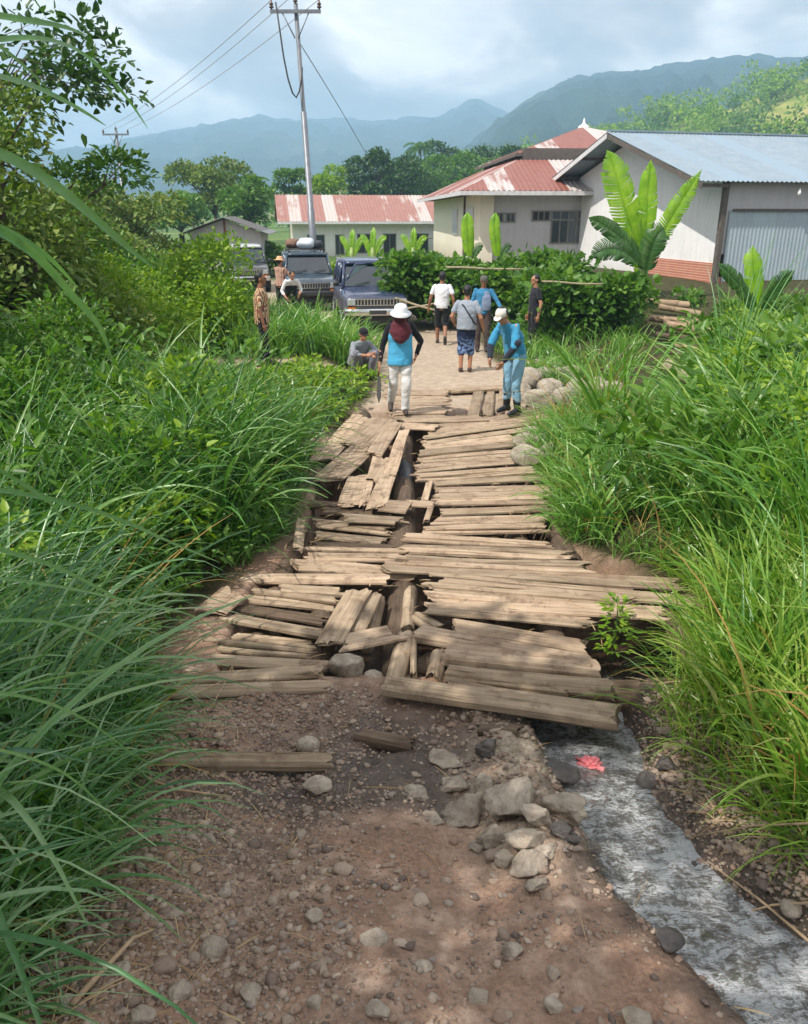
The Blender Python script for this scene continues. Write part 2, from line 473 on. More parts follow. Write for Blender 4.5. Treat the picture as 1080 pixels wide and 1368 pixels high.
fargreen = g.ramp(g.noise(pos, .05, 6, .65), [(.35, lin(58, 84, 36)), (.55, lin(96, 120, 56)), (.7, lin(140, 146, 84))])
fy = g.n('ShaderNodeMapRange', i_0=gpos.outputs[1], i_1=30.0, i_2=60.0).outputs[0]
soil = g.mix(fy, soil, fargreen)
c = g.mix(A('road'), soil, rd)
h = g.math('ADD', g.math('MULTIPLY', mid, .8), g.math('ADD', g.math('MULTIPLY', sm, .5), g.math('MULTIPLY', pf, .7)))
rough = g.math('SUBTRACT', .92, g.math('MULTIPLY', A('wet'), .62))
g.done(g.bsdf(c, rough, g.bump(h, .7, .03), Specular_IOR_Level=.35))
ground = link('ground', gme, g.m); tag(ground, kind='structure')

# ------------------------------------------------------------------ stream
ysw = np.arange(.4, 12.4, .035)
nu = 34
rows = []
for y in ysw:
    xl, xr = float(np.interp(y, *SXL)), float(np.interp(y, *SXR))
    if y > 4.9:
        k = min(1, (y - 4.9) / .8); xl -= 2.3 * k; xr += .8 * k * (1 if y < 6.6 else 0)
    else: xr += .3; xl -= .1
    rows.append(np.stack([np.linspace(xl, xr, nu), np.full(nu, y), np.full(nu, float(water_z(y)))], 1))
Wv = np.array(rows)
fl = sstep((5.6 - Wv[..., 1]) / .8)
Wv[..., 2] += fl * (.05 * (fbm(Wv[..., 0] * 6, Wv[..., 1] * 6, 41, 3) - .5) + .034 * (fbm(Wv[..., 0] * 20, Wv[..., 1] * 12, 43, 3) - .5))
i = np.arange(nu - 1)[None, :] + nu * np.arange(len(ysw) - 1)[:, None]
wm = mesh_np('stream', Wv.reshape(-1, 3), np.stack([i, i + 1, i + nu + 1, i + nu], 2).reshape(-1, 4), True)
uu = np.tile(np.linspace(0, 1, nu), (len(ysw), 1))
shal = np.minimum(sstep(uu / .16), sstep((1 - uu) / .22)) * sstep((5.5 - Wv[..., 1]) / .6)
at_ = wm.attributes.new('deep', 'FLOAT', 'POINT'); at_.data.foreach_set('value', shal.ravel().astype(np.float32))
m = NT('water')
deep = m.n('ShaderNodeAttribute', attribute_name='deep').outputs['Fac']
p1 = m.coord('Position', (.85, 1.15, 1)); p2 = m.coord('Position', (.7, 1.4, 1)); p3 = m.coord('Position', (1.2, .5, 1))
rip = m.noise(p2, 15, 5, .65, .8); rip2 = m.noise(p2, 44, 4, .65, .5)
fo = m.math('ADD', m.math('MULTIPLY', m.noise(p1, 4.5, 5, .7, 1.6), .40), m.math('ADD', m.math('MULTIPLY', m.noise(p2, 30, 5, .7, 1.6), .42), m.math('MULTIPLY', m.noise(p3, 18, 4, .65, .8), .24)))
foam_glint = m.math('MULTIPLY', m.n('ShaderNodeSeparateColor', i_0=m.ramp(fo, [(.46, (0, 0, 0)), (.51, (.22, .22, .22)), (.565, (1, 1, 1))])).outputs[0], deep)  # white of the foam, with bright water glints painted into it
nrm = m.bump(m.math('ADD', rip, m.math('MULTIPLY', rip2, .5)), 1.0, .06)
fr = m.n('ShaderNodeFresnel', i_IOR=1.45, i_Normal=nrm).outputs[0]
gl = m.n('ShaderNodeBsdfGlossy', i_Color=(1, 1, 1, 1), i_Roughness=.07, i_Normal=nrm)
tr = m.n('ShaderNodeBsdfTransparent', i_Color=(.62, .58, .53, 1))
silt = m.n('ShaderNodeBsdfDiffuse', i_Color=lin(132, 126, 118), i_Normal=nrm)
body = m.n('ShaderNodeMixShader', i_0=m.math('MULTIPLY', deep, .55), i_1=tr.outputs[0], i_2=silt.outputs[0])
wat = m.n('ShaderNodeMixShader', i_0=m.math('ADD', m.math('MULTIPLY', fr, .9), .06), i_1=body.outputs[0], i_2=gl.outputs[0])
fd = m.bsdf(lin(222, 224, 226), .45, nrm, Specular_IOR_Level=.5)
m.done(m.n('ShaderNodeMixShader', i_0=m.math('MULTIPLY', foam_glint, .85), i_1=wat.outputs[0], i_2=fd.outputs[0]).outputs[0])
tag(link('stream', wm, m.m), kind='structure')

# ------------------------------------------------------------------ mountains and hills
def range_mesh(name, az, prof, D, foot, back, nv, amp, seed, nb=8):
    """ridge profile over azimuth (radians from +y); rises from foot*D to D, falls behind"""
    az = np.asarray(az); prof = np.asarray(prof)
    tt = np.concatenate([np.linspace(0, 1, nv), 1 + np.linspace(0, 1, nb + 1)[1:]])
    A_, T_ = np.meshgrid(az, tt)
    H = np.broadcast_to(prof, A_.shape)
    Dm = np.where(T_ <= 1, D * (foot + (1 - foot) * T_), D * (1 + back * (T_ - 1)))
    X = np.sin(A_) * Dm; Y = np.cos(A_) * Dm
    up = np.where(T_ <= 1, T_ ** 1.25, 1 - (T_ - 1) ** 1.3)
    s = 1 / (D * .06)
    rid = 1 - np.abs(2 * fbm(X * s, Y * s, seed, 5) - 1)
    env = np.sin(np.clip(T_ / 2, 0, 1) * np.pi) ** .8
    Z = H * up + amp * env * (rid - .72) * np.where(T_ > .68, np.clip(np.abs(T_ - 1) * 3, .03, 1), 1) + amp * .12 * env * (fbm(X * s * 6, Y * s * 6, seed + 3, 4) - .5) - 3 * (T_ <= 0)
    Z = np.where(T_ >= 1.999, -6, Z)
    n = len(az)
    i = np.arange(n - 1)[None, :] + n * np.arange(len(tt) - 1)[:, None]
    return mesh_np(name, np.stack([X, Y, Z], 2).reshape(-1, 3), np.stack([i, i + 1, i + n + 1, i + n], 2).reshape(-1, 4), True)

def px_prof(pts, D, n=160):
    """(px, py) of a ridge line -> azimuths and heights at distance D"""
    a = []; hh = []
    for px, py in pts:
        r = ray(px, py); a.append(math.atan2(r.x, r.y)); hh.append(CAM_Z + D * r.z / math.hypot(r.x, r.y))
    az = np.linspace(a[0], a[-1], n)
    return az, np.interp(az, a, hh)

def mount_mat(name, sc, cols, bump=1.0, bd=10):
    t = NT(name); p = t.coord('Position')
    n = t.math('ADD', t.math('MULTIPLY', t.noise(p, sc, 7, .65), .7), t.math('MULTIPLY', t.noise(p, sc * 9, 5, .7), .32))
    k = len(cols)
    c = t.ramp(n, [(.36 + .3 * i / (k - 1), cc) for i, cc in enumerate(cols)])
    return t.done(t.bsdf(c, .95, t.bump(t.noise(p, sc * 12, 6, .7), bump, bd), Specular_IOR_Level=.1))

mm = mount_mat('mountain', .004, [lin(14, 32, 26), lin(26, 50, 30), lin(48, 74, 36), lin(88, 98, 50)], 1, 40)
az, hp = px_prof([(-500, 240), (-200, 215), (0, 205), (110, 200), (160, 188), (210, 178), (250, 170), (300, 162), (335, 156), (352, 152), (372, 158), (400, 162), (430, 158), (470, 157), (500, 162), (540, 158), (590, 154), (615, 140), (635, 130), (655, 140), (690, 155), (800, 170), (1000, 190)], 2300)
m1 = range_mesh('mountain', az, hp, 2300, .38, .35, 60, 150, 3); tag(link('mountain', m1, mm), kind='structure')
az, hp = px_prof([(560, 260), (610, 210), (640, 180), (670, 157), (700, 138), (735, 118), (765, 103), (800, 97), (835, 93), (870, 92), (905, 84), (940, 79), (985, 75), (1010, 72), (1040, 77), (1080, 72), (1180, 60), (1350, 60), (1600, 90)], 1350)
m2 = range_mesh('mountain', az, hp, 1350, .30, .4, 60, 100, 8); tag(link('mountain', m2, mm), kind='structure')
HD = 330
hm = mount_mat('hill', .02, [lin(60, 84, 34), lin(104, 124, 50), lin(148, 150, 76), lin(180, 164, 104)], .8, 1.5)
HP = [(520, 262), (600, 232), (660, 214), (720, 200), (780, 188), (830, 170), (880, 150), (930, 140), (975, 132), (1020, 108), (1080, 88), (1200, 62), (1500, 50), (1900, 80)]
azh, hph = px_prof(HP, HD)
m3 = range_mesh('hill', azh, hph - 3.5, HD, .42, .6, 40, 9, 12); tag(link('hill', m3, hm), kind='structure')
az, hp = px_prof([(-700, 262), (-200, 258), (0, 250), (150, 262), (300, 262), (420, 252), (520, 240), (600, 225), (700, 212), (760, 215), (900, 240)], 620)
m4 = range_mesh('hill', az, hp, 620, .4, .5, 30, 12, 22); tag(link('hill', m4, mount_mat('hill_far', .012, [lin(62, 90, 44), lin(108, 126, 62), lin(158, 146, 98), lin(176, 150, 116)], .8, 4)), kind='structure')
def hill_z(x, y):
    d = math.hypot(x, y); a = math.atan2(x, y)
    t = (d / HD - .42) / .58
    if t <= 0: return gz1(x, y)
    H = float(np.interp(a, azh, hph - 3.5))
    return max(H * min(1, t) ** 1.25 - .5, gz1(x, y))

# ------------------------------------------------------------------ hazy air
hb = MB().box(-3150, 3150, -350, 3250, -9, 262)
hz = bpy.data.materials.new('haze'); hz.use_nodes = True
ht = hz.node_tree; ht.nodes.clear()
ho = ht.nodes.new('ShaderNodeOutputMaterial'); hv = ht.nodes.new('ShaderNodeVolumePrincipled')
hv.inputs['Color'].default_value = (.46, .72, 1.0, 1); hv.inputs['Density'].default_value = HAZE if 'HAZE' in globals() else .00078
hv.inputs['Anisotropy'].default_value = .1
ht.links.new(hv.outputs[0], ho.inputs['Volume'])
tag(hb.build('haze', hz), 'thin blue haze hanging over the valley and mountains', kind='stuff')
# ------------------------------------------------------------------ timber
def wood_mat(name, stops, dark=.75):
    t = NT(name)
    ob = t.coord('Object', rnd=True)
    st = t.n('ShaderNodeMapping', i_Vector=ob, i_Scale=(1.0, 16.0, 16.0)).outputs[0]
    st2 = t.n('ShaderNodeMapping', i_Vector=ob, i_Scale=(2.2, 60.0, 60.0)).outputs[0]
    blot = t.noise(ob, 3.2, 5, .65)
    grain = t.noise(st, 1.6, 6, .62, .4); fine = t.noise(st2, 1.0, 4, .6)
    rnd = t.n('ShaderNodeObjectInfo').outputs['Random']
    f = t.math('ADD', t.math('MULTIPLY', grain, .62), t.math('MULTIPLY', blot, .38))
    c = t.ramp(f, stops)
    v = t.math('ADD', .72, t.math('MULTIPLY', rnd, .38))
    c = t.mix(1.0, c, t.n('ShaderNodeCombineXYZ', i_0=v, i_1=t.math('MULTIPLY', v, .995), i_2=t.math('MULTIPLY', v, .98)).outputs[0], 'MULTIPLY')
    crack = t.ramp(grain, [(.30, (.28, .24, .2)), (.40, (1, 1, 1))])
    c = t.mix(dark, c, crack, 'MULTIPLY')
    c = t.mix(.35, c, t.ramp(fine, [(.3, (.5, .48, .45)), (.65, (1, 1, 1))]), 'MULTIPLY')
    mud = t.ramp(t.noise(ob, 5.5, 6, .7), [(.53, (0, 0, 0)), (.66, (1, 1, 1))])
    c = t.mix(t.math('MULTIPLY', mud, .7), c, lin(104, 84, 68))
    h = t.math('ADD', grain, t.math('MULTIPLY', fine, .5))
    return t.done(t.bsdf(c, .85, t.bump(h, .85, .012), Specular_IOR_Level=.25))
WOOD = wood_mat('weathered_wood', [(.25, lin(114, 96, 82)), (.45, lin(174, 150, 127)), (.62, lin(204, 181, 156)), (.8, lin(224, 208, 186))])
WOODG = wood_mat('grey_wood', [(.25, lin(104, 88, 72)), (.45, lin(158, 138, 116)), (.62, lin(190, 170, 146)), (.8, lin(210, 194, 172))])
WOODD = wood_mat('dark_wood', [(.25, lin(62, 52, 44)), (.5, lin(104, 88, 74)), (.75, lin(140, 122, 104))])

def plank_mesh(L, W, T, seed, rag=.05, rnd=0.3, warp=.012, taper=0.0, segs=18):
    """a board or log along x: rounded, uneven in width, with ragged ends"""
    r = np.random.default_rng(seed)
    if rnd >= .75:
        n = 16
        a = np.linspace(0, 2 * np.pi, n, endpoint=False) + np.pi / n
        cx, cz = np.cos(a), np.sin(a)
    else:
        c = min(.3, .012 / W * 2 * (1 + 2 * rnd)); d = .3 + .5 * rnd
        cup = r.uniform(-.25, .12)
        sec = [(1, -1 + d), (1, 1 - d), (1 - c, 1), (.5, 1 + cup * .7), (0, 1 + cup), (-.5, 1 + cup * .7), (-1 + c, 1), (-1, 1 - d), (-1, -1 + d), (-1 + c, -1), (0, -1), (1 - c, -1)]
        n = len(sec); cx = np.array([q[0] for q in sec]); cz = np.array([q[1] for q in sec])
    x = np.linspace(-L / 2, L / 2, segs)
    s = seed * 3.7
    rings = []
    endr = [rag * .6 * r.uniform(.2, 1, n) * r.choice([0, 1, 1], n), rag * r.uniform(.2, 1, n) * r.choice([0, 1, 1], n)]
    sk = r.uniform(-.5, .5, 2) * rag * 2
    for i, xx in enumerate(x):
        u = i / (segs - 1)
        w1 = W / 2 * (1 - taper * u) * (1 + .22 * (vnoise(xx * 1.7 + s, 0.3, seed) - .5)); w2 = W / 2 * (1 - taper * u) * (1 + .22 * (vnoise(xx * 1.9 + s, 7.3, seed) - .5))
        cy_ = warp * 2.0 * (vnoise(xx * .8 + s, 3.3, seed) - .5); zz = warp * 2.4 * (vnoise(xx * .9 + s, 5.1, seed) - .5)
        tt = T / 2 * (1 + .2 * (vnoise(xx * 2.2 + s, 9.3, seed) - .5))
        yy = np.where(cx > 0, cx * w1, cx * w2) * (1 + .05 * (vnoise(np.full(n, xx * 6 + s), np.arange(n) * 1.7, seed) - .5))
        z = cz * tt * (1 + .14 * (vnoise(np.full(n, xx * 5 + s), np.arange(n) * 2.3, seed + 1) - .5))
        xo = np.full(n, xx)
        if i == 0: xo = xx + endr[0] + sk[0] * cx
        if i == segs - 1: xo = xx - endr[1] + sk[1] * cx
        rings.append(np.stack([xo, yy + cy_, z + zz], 1))
    V = np.concatenate(rings)
    k = np.arange(n)
    F = np.concatenate([np.stack([j * n + k, j * n + (k + 1) % n, (j + 1) * n + (k + 1) % n, (j + 1) * n + k], 1) for j in range(segs - 1)])
    c0 = len(V)
    V = np.concatenate([V, [rings[0].mean(0) + (0.004, 0, 0)], [rings[-1].mean(0) - (.004, 0, 0)]])
    T0 = np.stack([np.full(n, c0), (k + 1) % n, k], 1); b = (segs - 1) * n
    T1 = np.stack([np.full(n, c0 + 1), b + k, b + (k + 1) % n], 1)
    me = mesh_np('plank', V, [F, T0, T1])
    sm = np.ones(len(me.polygons), bool); sm[len(F):] = False
    me.polygons.foreach_set('use_smooth', sm)
    me.set_sharp_from_angle(angle=R(32))
    return me

pseed = [100]
def plank(p1, p2, wpx, z=0.02, T=.055, mat=None, parent=None, name='deck_plank', rnd=.35, z2=None, tilt=0.0, rag=.06, taper=0.0, Tz=None):
    """a board whose centre line runs between two picture points, on the deck plane"""
    pseed[0] += 1
    s = pseed[0]
    z2 = z if z2 is None else z2
    A_, B_ = at(*p1, z), at(*p2, z2)
    d = Vector((p2[0] - p1[0], p2[1] - p1[1])).normalized(); nn = Vector((-d.y, d.x)) * wpx / 2
    C0 = at((p1[0] + p2[0]) / 2 + nn.x, (p1[1] + p2[1]) / 2 + nn.y, (z + z2) / 2); C1 = at((p1[0] + p2[0]) / 2 - nn.x, (p1[1] + p2[1]) / 2 - nn.y, (z + z2) / 2)
    ax = (B_ - A_); L = ax.length; ax.normalize()
    dd = C1 - C0; W = (dd - ax * dd.dot(ax)).length
    me = plank_mesh(L, W, T, s, rag, rnd, taper=taper)
    y = Vector((0, 0, 1)).cross(ax).normalized(); zz = ax.cross(y)
    if tilt:
        q = Matrix.Rotation(tilt, 3, ax); y = q @ y; zz = q @ zz
    M = Matrix((ax, y, zz)).transposed().to_4x4()
    M.translation = (A_ + B_) / 2 - Vector((0, 0, T / 2))
    o = link(name, me, mat or WOOD, parent)
    o.matrix_world = M
    return o

bridge = empty('wooden_bridge', (0, 0, 0), 0, 'broken wooden log and plank bridge crossing the ditch on the village road', 'bridge')
J = lambda a=.012: random.uniform(-a, a)
deck = [  # far end
    ((513, 523), (600, 523), 7), ((516, 531), (598, 529), 7), ((520, 539), (598, 536), 8), ((522, 547), (597, 544), 7), ((520, 555), (597, 552), 8),
    # right-hand track
    ((585, 569), (738, 546), 6), ((571, 577), (738, 553), 7), ((566, 587), (738, 564), 10), ((566, 597), (690, 584), 9), ((560, 605), (722, 589), 7),
    ((557, 614), (690, 604), 8), ((553, 625), (700, 613), 10), ((553, 636), (716, 626), 9), ((575, 645), (727, 637), 7), ((580, 653), (740, 651), 8),
    ((580, 662), (738, 659), 8), ((578, 671), (736, 667), 8), ((588, 682), (736, 677), 9), ((577, 694), (734, 690), 10), ((565, 706), (732, 703), 9),
    ((538, 717), (742, 727), 9), ((535, 731), (764, 741), 11), ((535, 745), (790, 757), 12),
    ((512, 755), (912, 778), 16), ((569, 769), (934, 801), 12), ((569, 782), (842, 803), 11), ((569, 796), (889, 820), 18), ((569, 811), (791, 830), 16)]
for k, (a, b, w_) in enumerate(deck):
    m_ = random.choice([WOOD, WOOD, WOOD, WOODG, WOODG])
    if w_ >= 8 and random.random() < .88:     # a split board: two narrow halves
        f = random.uniform(.38, .62); e = random.uniform(-.06, .06)
        q = lambda p, d: (p[0], p[1] + d)
        cut = (b[0] - (b[0] - a[0]) * max(0, e), b[1] - (b[1] - a[1]) * max(0, e)); cut2 = (a[0] + (b[0] - a[0]) * max(0, -e), a[1] + (b[1] - a[1]) * max(0, -e))
        plank(q(a, -w_ * (1 - f) / 2), q(cut, -w_ * (1 - f) / 2 + random.uniform(-.8, .8)), w_ * f * .985, .02 + J(.016), random.uniform(.025, .042), m_, bridge, rnd=random.uniform(.2, .6), z2=.02 + J(.018), rag=.07)
        plank(q(cut2, w_ * f / 2), q(b, w_ * f / 2 + random.uniform(-.8, .8)), w_ * (1 - f) * .985, .02 + J(.016), random.uniform(.025, .042), random.choice([WOOD, WOODG]), bridge, rnd=random.uniform(.2, .6), z2=.02 + J(.018), rag=.07)
    else:
        plank(a, b, w_ * 1.0, .022 + J(.014), random.uniform(.03, .045), m_, bridge, rnd=random.uniform(.2, .5), z2=.022 + J(.016), rag=.06)
front = [((606, 831), (781, 861), 15, .3, .07), ((557, 841), (793, 882), 17, .35, .08), ((594, 868), (803, 889), 19, .4, .10), ((596, 890), (820, 909), 21, .95, .13), ((608, 901), (759, 916), 9, .3, .05), ((598, 910), (831, 944), 26, .95, .15), ((513, 911), (823, 955), 21, .2, .07)]
for k, (a, b, w_, rn, T_) in enumerate(front):
    plank(a, b, w_, [.02, .04, .03, .03, .0, .0, .06][k], T_, WOOD if k < 3 else WOODG, bridge, rnd=rn, rag=.04)
left = [((327, 769), (516, 770), 13, .9, .10), ((393, 752), (557, 764), 11, .7, .08), ((404, 742), (535, 743), 10, .5, .06), ((409, 729), (535, 733), 10, .5, .06), ((421, 711), (522, 722), 10, .6, .06),
        ((426, 696), (528, 708), 11, .5, .06), ((460, 689), (535, 691), 9, .3, .05), ((373, 784), (456, 789), 10, .3, .05), ((327, 793), (456, 806), 17, .2, .05), ((318, 810), (447, 829), 12, .3, .05), ((303, 821), (437, 845), 13, .25, .05),
        ((312, 845), (421, 858), 9, .6, .07), ((277, 858), (421, 872), 11, .4, .06), ((283, 877), (437, 886), 11, .8, .08), ((243, 905), (440, 892), 17, .8, .1), ((226, 920), (437, 911), 13, .8, .09)]
for k, (a, b, w_, rn, T_) in enumerate(left):
    if w_ >= 10 and rn < .75 and k % 3 != 1:
        f = random.uniform(.4, .6)
        for s_, ww in ((-1, 1 - f), (1, f)):
            off = s_ * w_ * (1 - ww) / 2
            plank((a[0] + J(9), a[1] + off), (b[0] + J(9), b[1] + off + J(.8)), w_ * ww * .96, -.005 + J(.025) - (.02 if k > 10 else 0), T_ * .6, random.choice([WOODG, WOODG, WOODD, WOOD]) if k > 2 else WOOD, bridge, rnd=min(rn, .5), z2=-.005 + J(.025) - (.02 if k > 10 else 0), rag=.09, tilt=J(.12))
        continue
    plank(a, (b[0] + J(6), b[1]), w_, .0 + J(.035) - (.02 if k > 10 else 0), T_ * .85, WOODG if k > 2 else WOOD, bridge, rnd=rn, z2=.0 + J(.035) - (.02 if k > 10 else 0), rag=.08, tilt=J(.18))
for a, b, w_ in (((430, 682), (552, 684), 8), ((410, 671), (470, 675), 7), ((430, 703), (530, 698), 6)):
    plank(a, b, w_, -.05, .06, WOODD, bridge, rnd=.7)
# the thresholds on the far bank
plank((598, 520), (702, 515), 5, .03, .05, WOODG, bridge)
for a, b, w_ in (((640, 521), (632, 555), 15), ((656, 521), (652, 554), 12), ((672, 520), (668, 552), 9), ((690, 516), (698, 548), 12)):
    plank(a, b, w_, .0, .05, WOODG, bridge)
# stringer logs lying along the bridge under the deck
for xx, y0, y1, rr in ((-1.1, 4.75, 12.7, .12), (-.62, 4.7, 12.6, .11), (-.02, 4.55, 12.8, .14), (.62, 4.8, 12.8, .12), (1.12, 4.8, 12.8, .12), (1.55, 6.8, 12.6, .11), (2.1, 4.9, 6.4, .1)):
    pseed[0] += 1
    o = link('stringer_log', plank_mesh(y1 - y0, rr * 2, rr * 2, pseed[0], .03, .95, .03, segs=40), WOODD, bridge)
    M = Matrix(((0, -1, 0), (1, 0, 0), (0, 0, 1))).to_4x4(); M.translation = (xx, (y0 + y1) / 2, -.06 - rr)
    o.matrix_world = M
# pale log ends showing in the gap of the near deck
for a, b, w_, z, T_ in (((543, 842), (527, 906), 26, .03, .16), ((552, 850), (552, 902), 9, .0, .06), ((584, 866), (577, 902), 23, -.01, .15), ((549, 782), (543, 838), 20, -.04, .15), ((505, 790), (490, 850), 22, -.03, .14), ((556, 818), (590, 838), 14, -.03, .1)):
    plank(a, b, w_, z, T_, WOODG, bridge, name='stringer_log', rnd=.95)
plank((600, 835), (786, 862), 12, -.09, .08, WOODD, bridge, rnd=.7)
plank((560, 880), (800, 930), 30, -.14, .1, WOODD, bridge, rnd=.9)
# cross bearers on the banks
for yy, x0, x1 in ((4.95, -1.5, 1.7), (12.55, -1.1, 1.9)):
    pseed[0] += 1
    o = link('bearer_beam', plank_mesh(x1 - x0, .22, .2, pseed[0], .03, .6), WOODD, bridge, ((x0 + x1) / 2, yy, -.34))

# ------------------------------------------------------------------ loose boards thrown on the left of the deck
loose = [  # (a, b, width px, z, z2, mat, label)
    ((478, 553), (420, 616), 13, .06, .05, 'outermost narrow board of the slanting board heap, half under the left weeds'),
    ((488, 556), (438, 612), 12, .08, .07, 'long cracked board second from the weeds in the slanting heap'),
    ((514, 559), (472, 596), 27, .12, .10, 'widest pale board at the top of the slanting heap, at the walking woman\'s feet'),
    ((487, 597), (438, 641), 26, .08, .05, 'broad pale board with ragged holes lying lowest on the left of the slanting heap'),
    ((528, 563), (499, 607), 19, .13, .11, 'split pale board between the widest board and the ditch gap'),
    ((482, 634), (466, 674), 27, .07, .03, 'short square-ended board at the bottom of the slanting heap'),
    ((502, 608), (486, 672), 11, .09, .06, 'thin cracked strip standing out between two boards of the slanting heap'),
    ((541, 574), (520, 634), 15, .14, .11, 'brown narrow board along the ditch gap in the slanting heap'),
    ((525, 613), (502, 677), 22, .11, .07, 'long pinkish brown board nearest the gap at the lower end of the heap'),
    ((514, 611), (498, 640), 15, .12, .11, 'small broken piece wedged in the middle of the slanting heap'),
    ((573, 642), (567, 670), 9, .07, .06, 'short narrow board lying across the deck planks beside the gap'),
    ((513, 675), (549, 678), 15, .06, .06, 'squat wide board just below the slanting heap'),
    ((550, 672), (581, 674), 8, .06, .06, 'short stub of board at the lower edge of the ditch gap'),
    ((460, 690), (534, 694), 10, .05, .05, 'grey board with a dark lower edge below the squat wide board'),
    ((577, 676), (570, 697), 7, .06, .03, 'small upright offcut bridging two deck planks left of centre'),
    ((530, 567), (586, 569), 8, .07, .07, 'short round pole lying across the top of the gap'),
    ((536, 561), (646, 557), 7, .06, .05, 'long thin board along the far edge of the gap beyond the short pole'),
    ((481, 786), (438, 860), 31, .09, .06, 'wide grey board laid slanting over the near hole'),
    ((500, 793), (473, 848), 22, .05, .02, 'muddy board tucked beside the wide slanting board at the near hole'),
    ((458, 856), (526, 842), 22, .05, .07, 'broken wedge of wood sticking out over the near hole'),
    ((404, 692), (399, 734), 13, .06, .03, 'grey post-like board standing out of the left grass beside the deck'),
    ((563, 520), (505, 556), 11, .06, .05, 'weathered board lying in the path of the walking woman'),
    ((282, 815), (312, 790), 26, .03, .07, 'flat pinkish slab leaning by the left grass at the end of the near boards')]
for a, b, w_, z, z2, lab in loose[:21] + loose[22:]:
    o = plank(a, b, w_, z, random.uniform(.022, .032), WOODG if ('grey' in lab or 'muddy' in lab) else WOOD, None, 'loose_board', rnd=.25, z2=z2, rag=.1)
    tag(o, lab, 'board', 'loose boards on the broken bridge')
def ground_board(p1, p2, w_, lab, T=.05, mat=None, lift=.02, cat='board'):
    a, b = hit(*p1), hit(*p2)
    pseed[0] += 1
    ax = b - a; L = ax.length; ax.normalize()
    y = Vector((0, 0, 1)).cross(ax).normalized(); zz = ax.cross(y)
    M = Matrix((ax, y, zz)).transposed().to_4x4(); M.translation = (a + b) / 2 + Vector((0, 0, lift - T / 2))
    o = link('sunken_board', plank_mesh(L, w_, T, pseed[0], .06, .5), mat or WOODG); o.matrix_world = M
    return tag(o, lab, cat, 'boards sunk in the near road')
ground_board((218, 1017), (450, 1020), .13, 'long pale plank sunk in the mud across the left half of the near road', .07, lift=.03)
ground_board((478, 985), (556, 1000), .10, 'short rotten log sunk beside the muddy pothole', .08, WOODD, .04)
ground_board((622, 966), (716, 974), .07, 'dark wet stick of timber under the front edge of the bridge, by the stream', .06, WOODD, .05)
ground_board((640, 980), (700, 985), .08, 'wet black board end lying among the rocks at the head of the stream', .06, WOODD, .04)
# dark rubber sheet in the gap
pr = at(538, 626, 0)
rb = MB()
ringpts = []
for k in range(9):
    u = k / 8
    ringpts.append((.06 * math.sin(u * 3), -.32 + .64 * u, -.02 - .16 * (1 - u) ** 2 + .02 * math.sin(u * 7)))
rb.loft([[Vector((x_ - .1, y_, z_ - .02)), Vector((x_ + .08, y_, z_ - .06)), Vector((x_ + .09, y_, z_ - .045)), Vector((x_ + .0, y_, z_ + .012)), Vector((x_ - .1, y_, z_ - .005))] for x_, y_, z_ in ringpts])
tag(rb.build('rubber_sheet', simple('black_rubber', (.045, .047, .055, 1), .55, .3), None, (pr.x, pr.y, .02)), 'dark grey rubber sheet hanging into the gap beside the slanting heap', 'rubber sheet')

# ------------------------------------------------------------------ rocks
def rock_mesh(r, seed, sq=(1, .85, .7), sub=4, rough=.34, ang=False):
    import bmesh
    bm = bmesh.new(); bmesh.ops.create_icosphere(bm, subdivisions=sub, radius=1)
    rr = np.random.default_rng(seed)
    co = np.array([v.co for v in bm.verts])
    # a few flattening planes make a stone of it
    for _ in range(12 if ang else 7):
        n = rr.normal(size=3); n /= np.linalg.norm(n); h = rr.uniform(.38, .72) if ang else rr.uniform(.55, .88)
        d = co @ n; co = co - np.where(d > h, (d - h) * (.97 if ang else .85), 0)[:, None] * n
    if ang: co = co * 1.05; rough = .62
    q = 1 + rough * .6 * (fbm(co[:, 0] * 1.6 + seed, co[:, 1] * 1.6 + co[:, 2] * 1.3, seed, 4) - .5) + rough * (.42 if ang else .25) * (fbm(co[:, 0] * 6 + seed, co[:, 1] * 6 + co[:, 2] * 5.1, seed + 5, 3) - .5)
    co = co * q[:, None] * np.array(sq) * r
    for v, c in zip(bm.verts, co): v.co = c
    me = bpy.data.meshes.new('rock'); bm.to_mesh(me); bm.free()
    me.polygons.foreach_set('use_smooth', [True] * len(me.polygons))
    return me
def rock_mat(name, a, b, moss=.0, rough=.85):
    t = NT(name); v = t.coord('Object', rnd=True)
    n = t.noise(v, 7, 7, .68); n2 = t.noise(v, 30, 5, .7)
    c = t.ramp(n, [(.3, a), (.7, b)])
    c = t.mix(.5, c, t.ramp(n2, [(.3, (.45, .43, .42)), (.6, (1, 1, 1))]), 'MULTIPLY')
    return t.done(t.bsdf(c, rough, t.bump(t.math('ADD', n, t.math('MULTIPLY', n2, .5)), .8, .03), Specular_IOR_Level=.4))
ROCK = rock_mat('grey_brown_rock', lin(128, 118, 104), lin(192, 180, 162))
ROCKW = rock_mat('wet_rock', lin(62, 58, 56), lin(118, 110, 104), rough=.35)
ROCKM = rock_mat('muddy_rock', lin(124, 110, 96), lin(200, 186, 168))
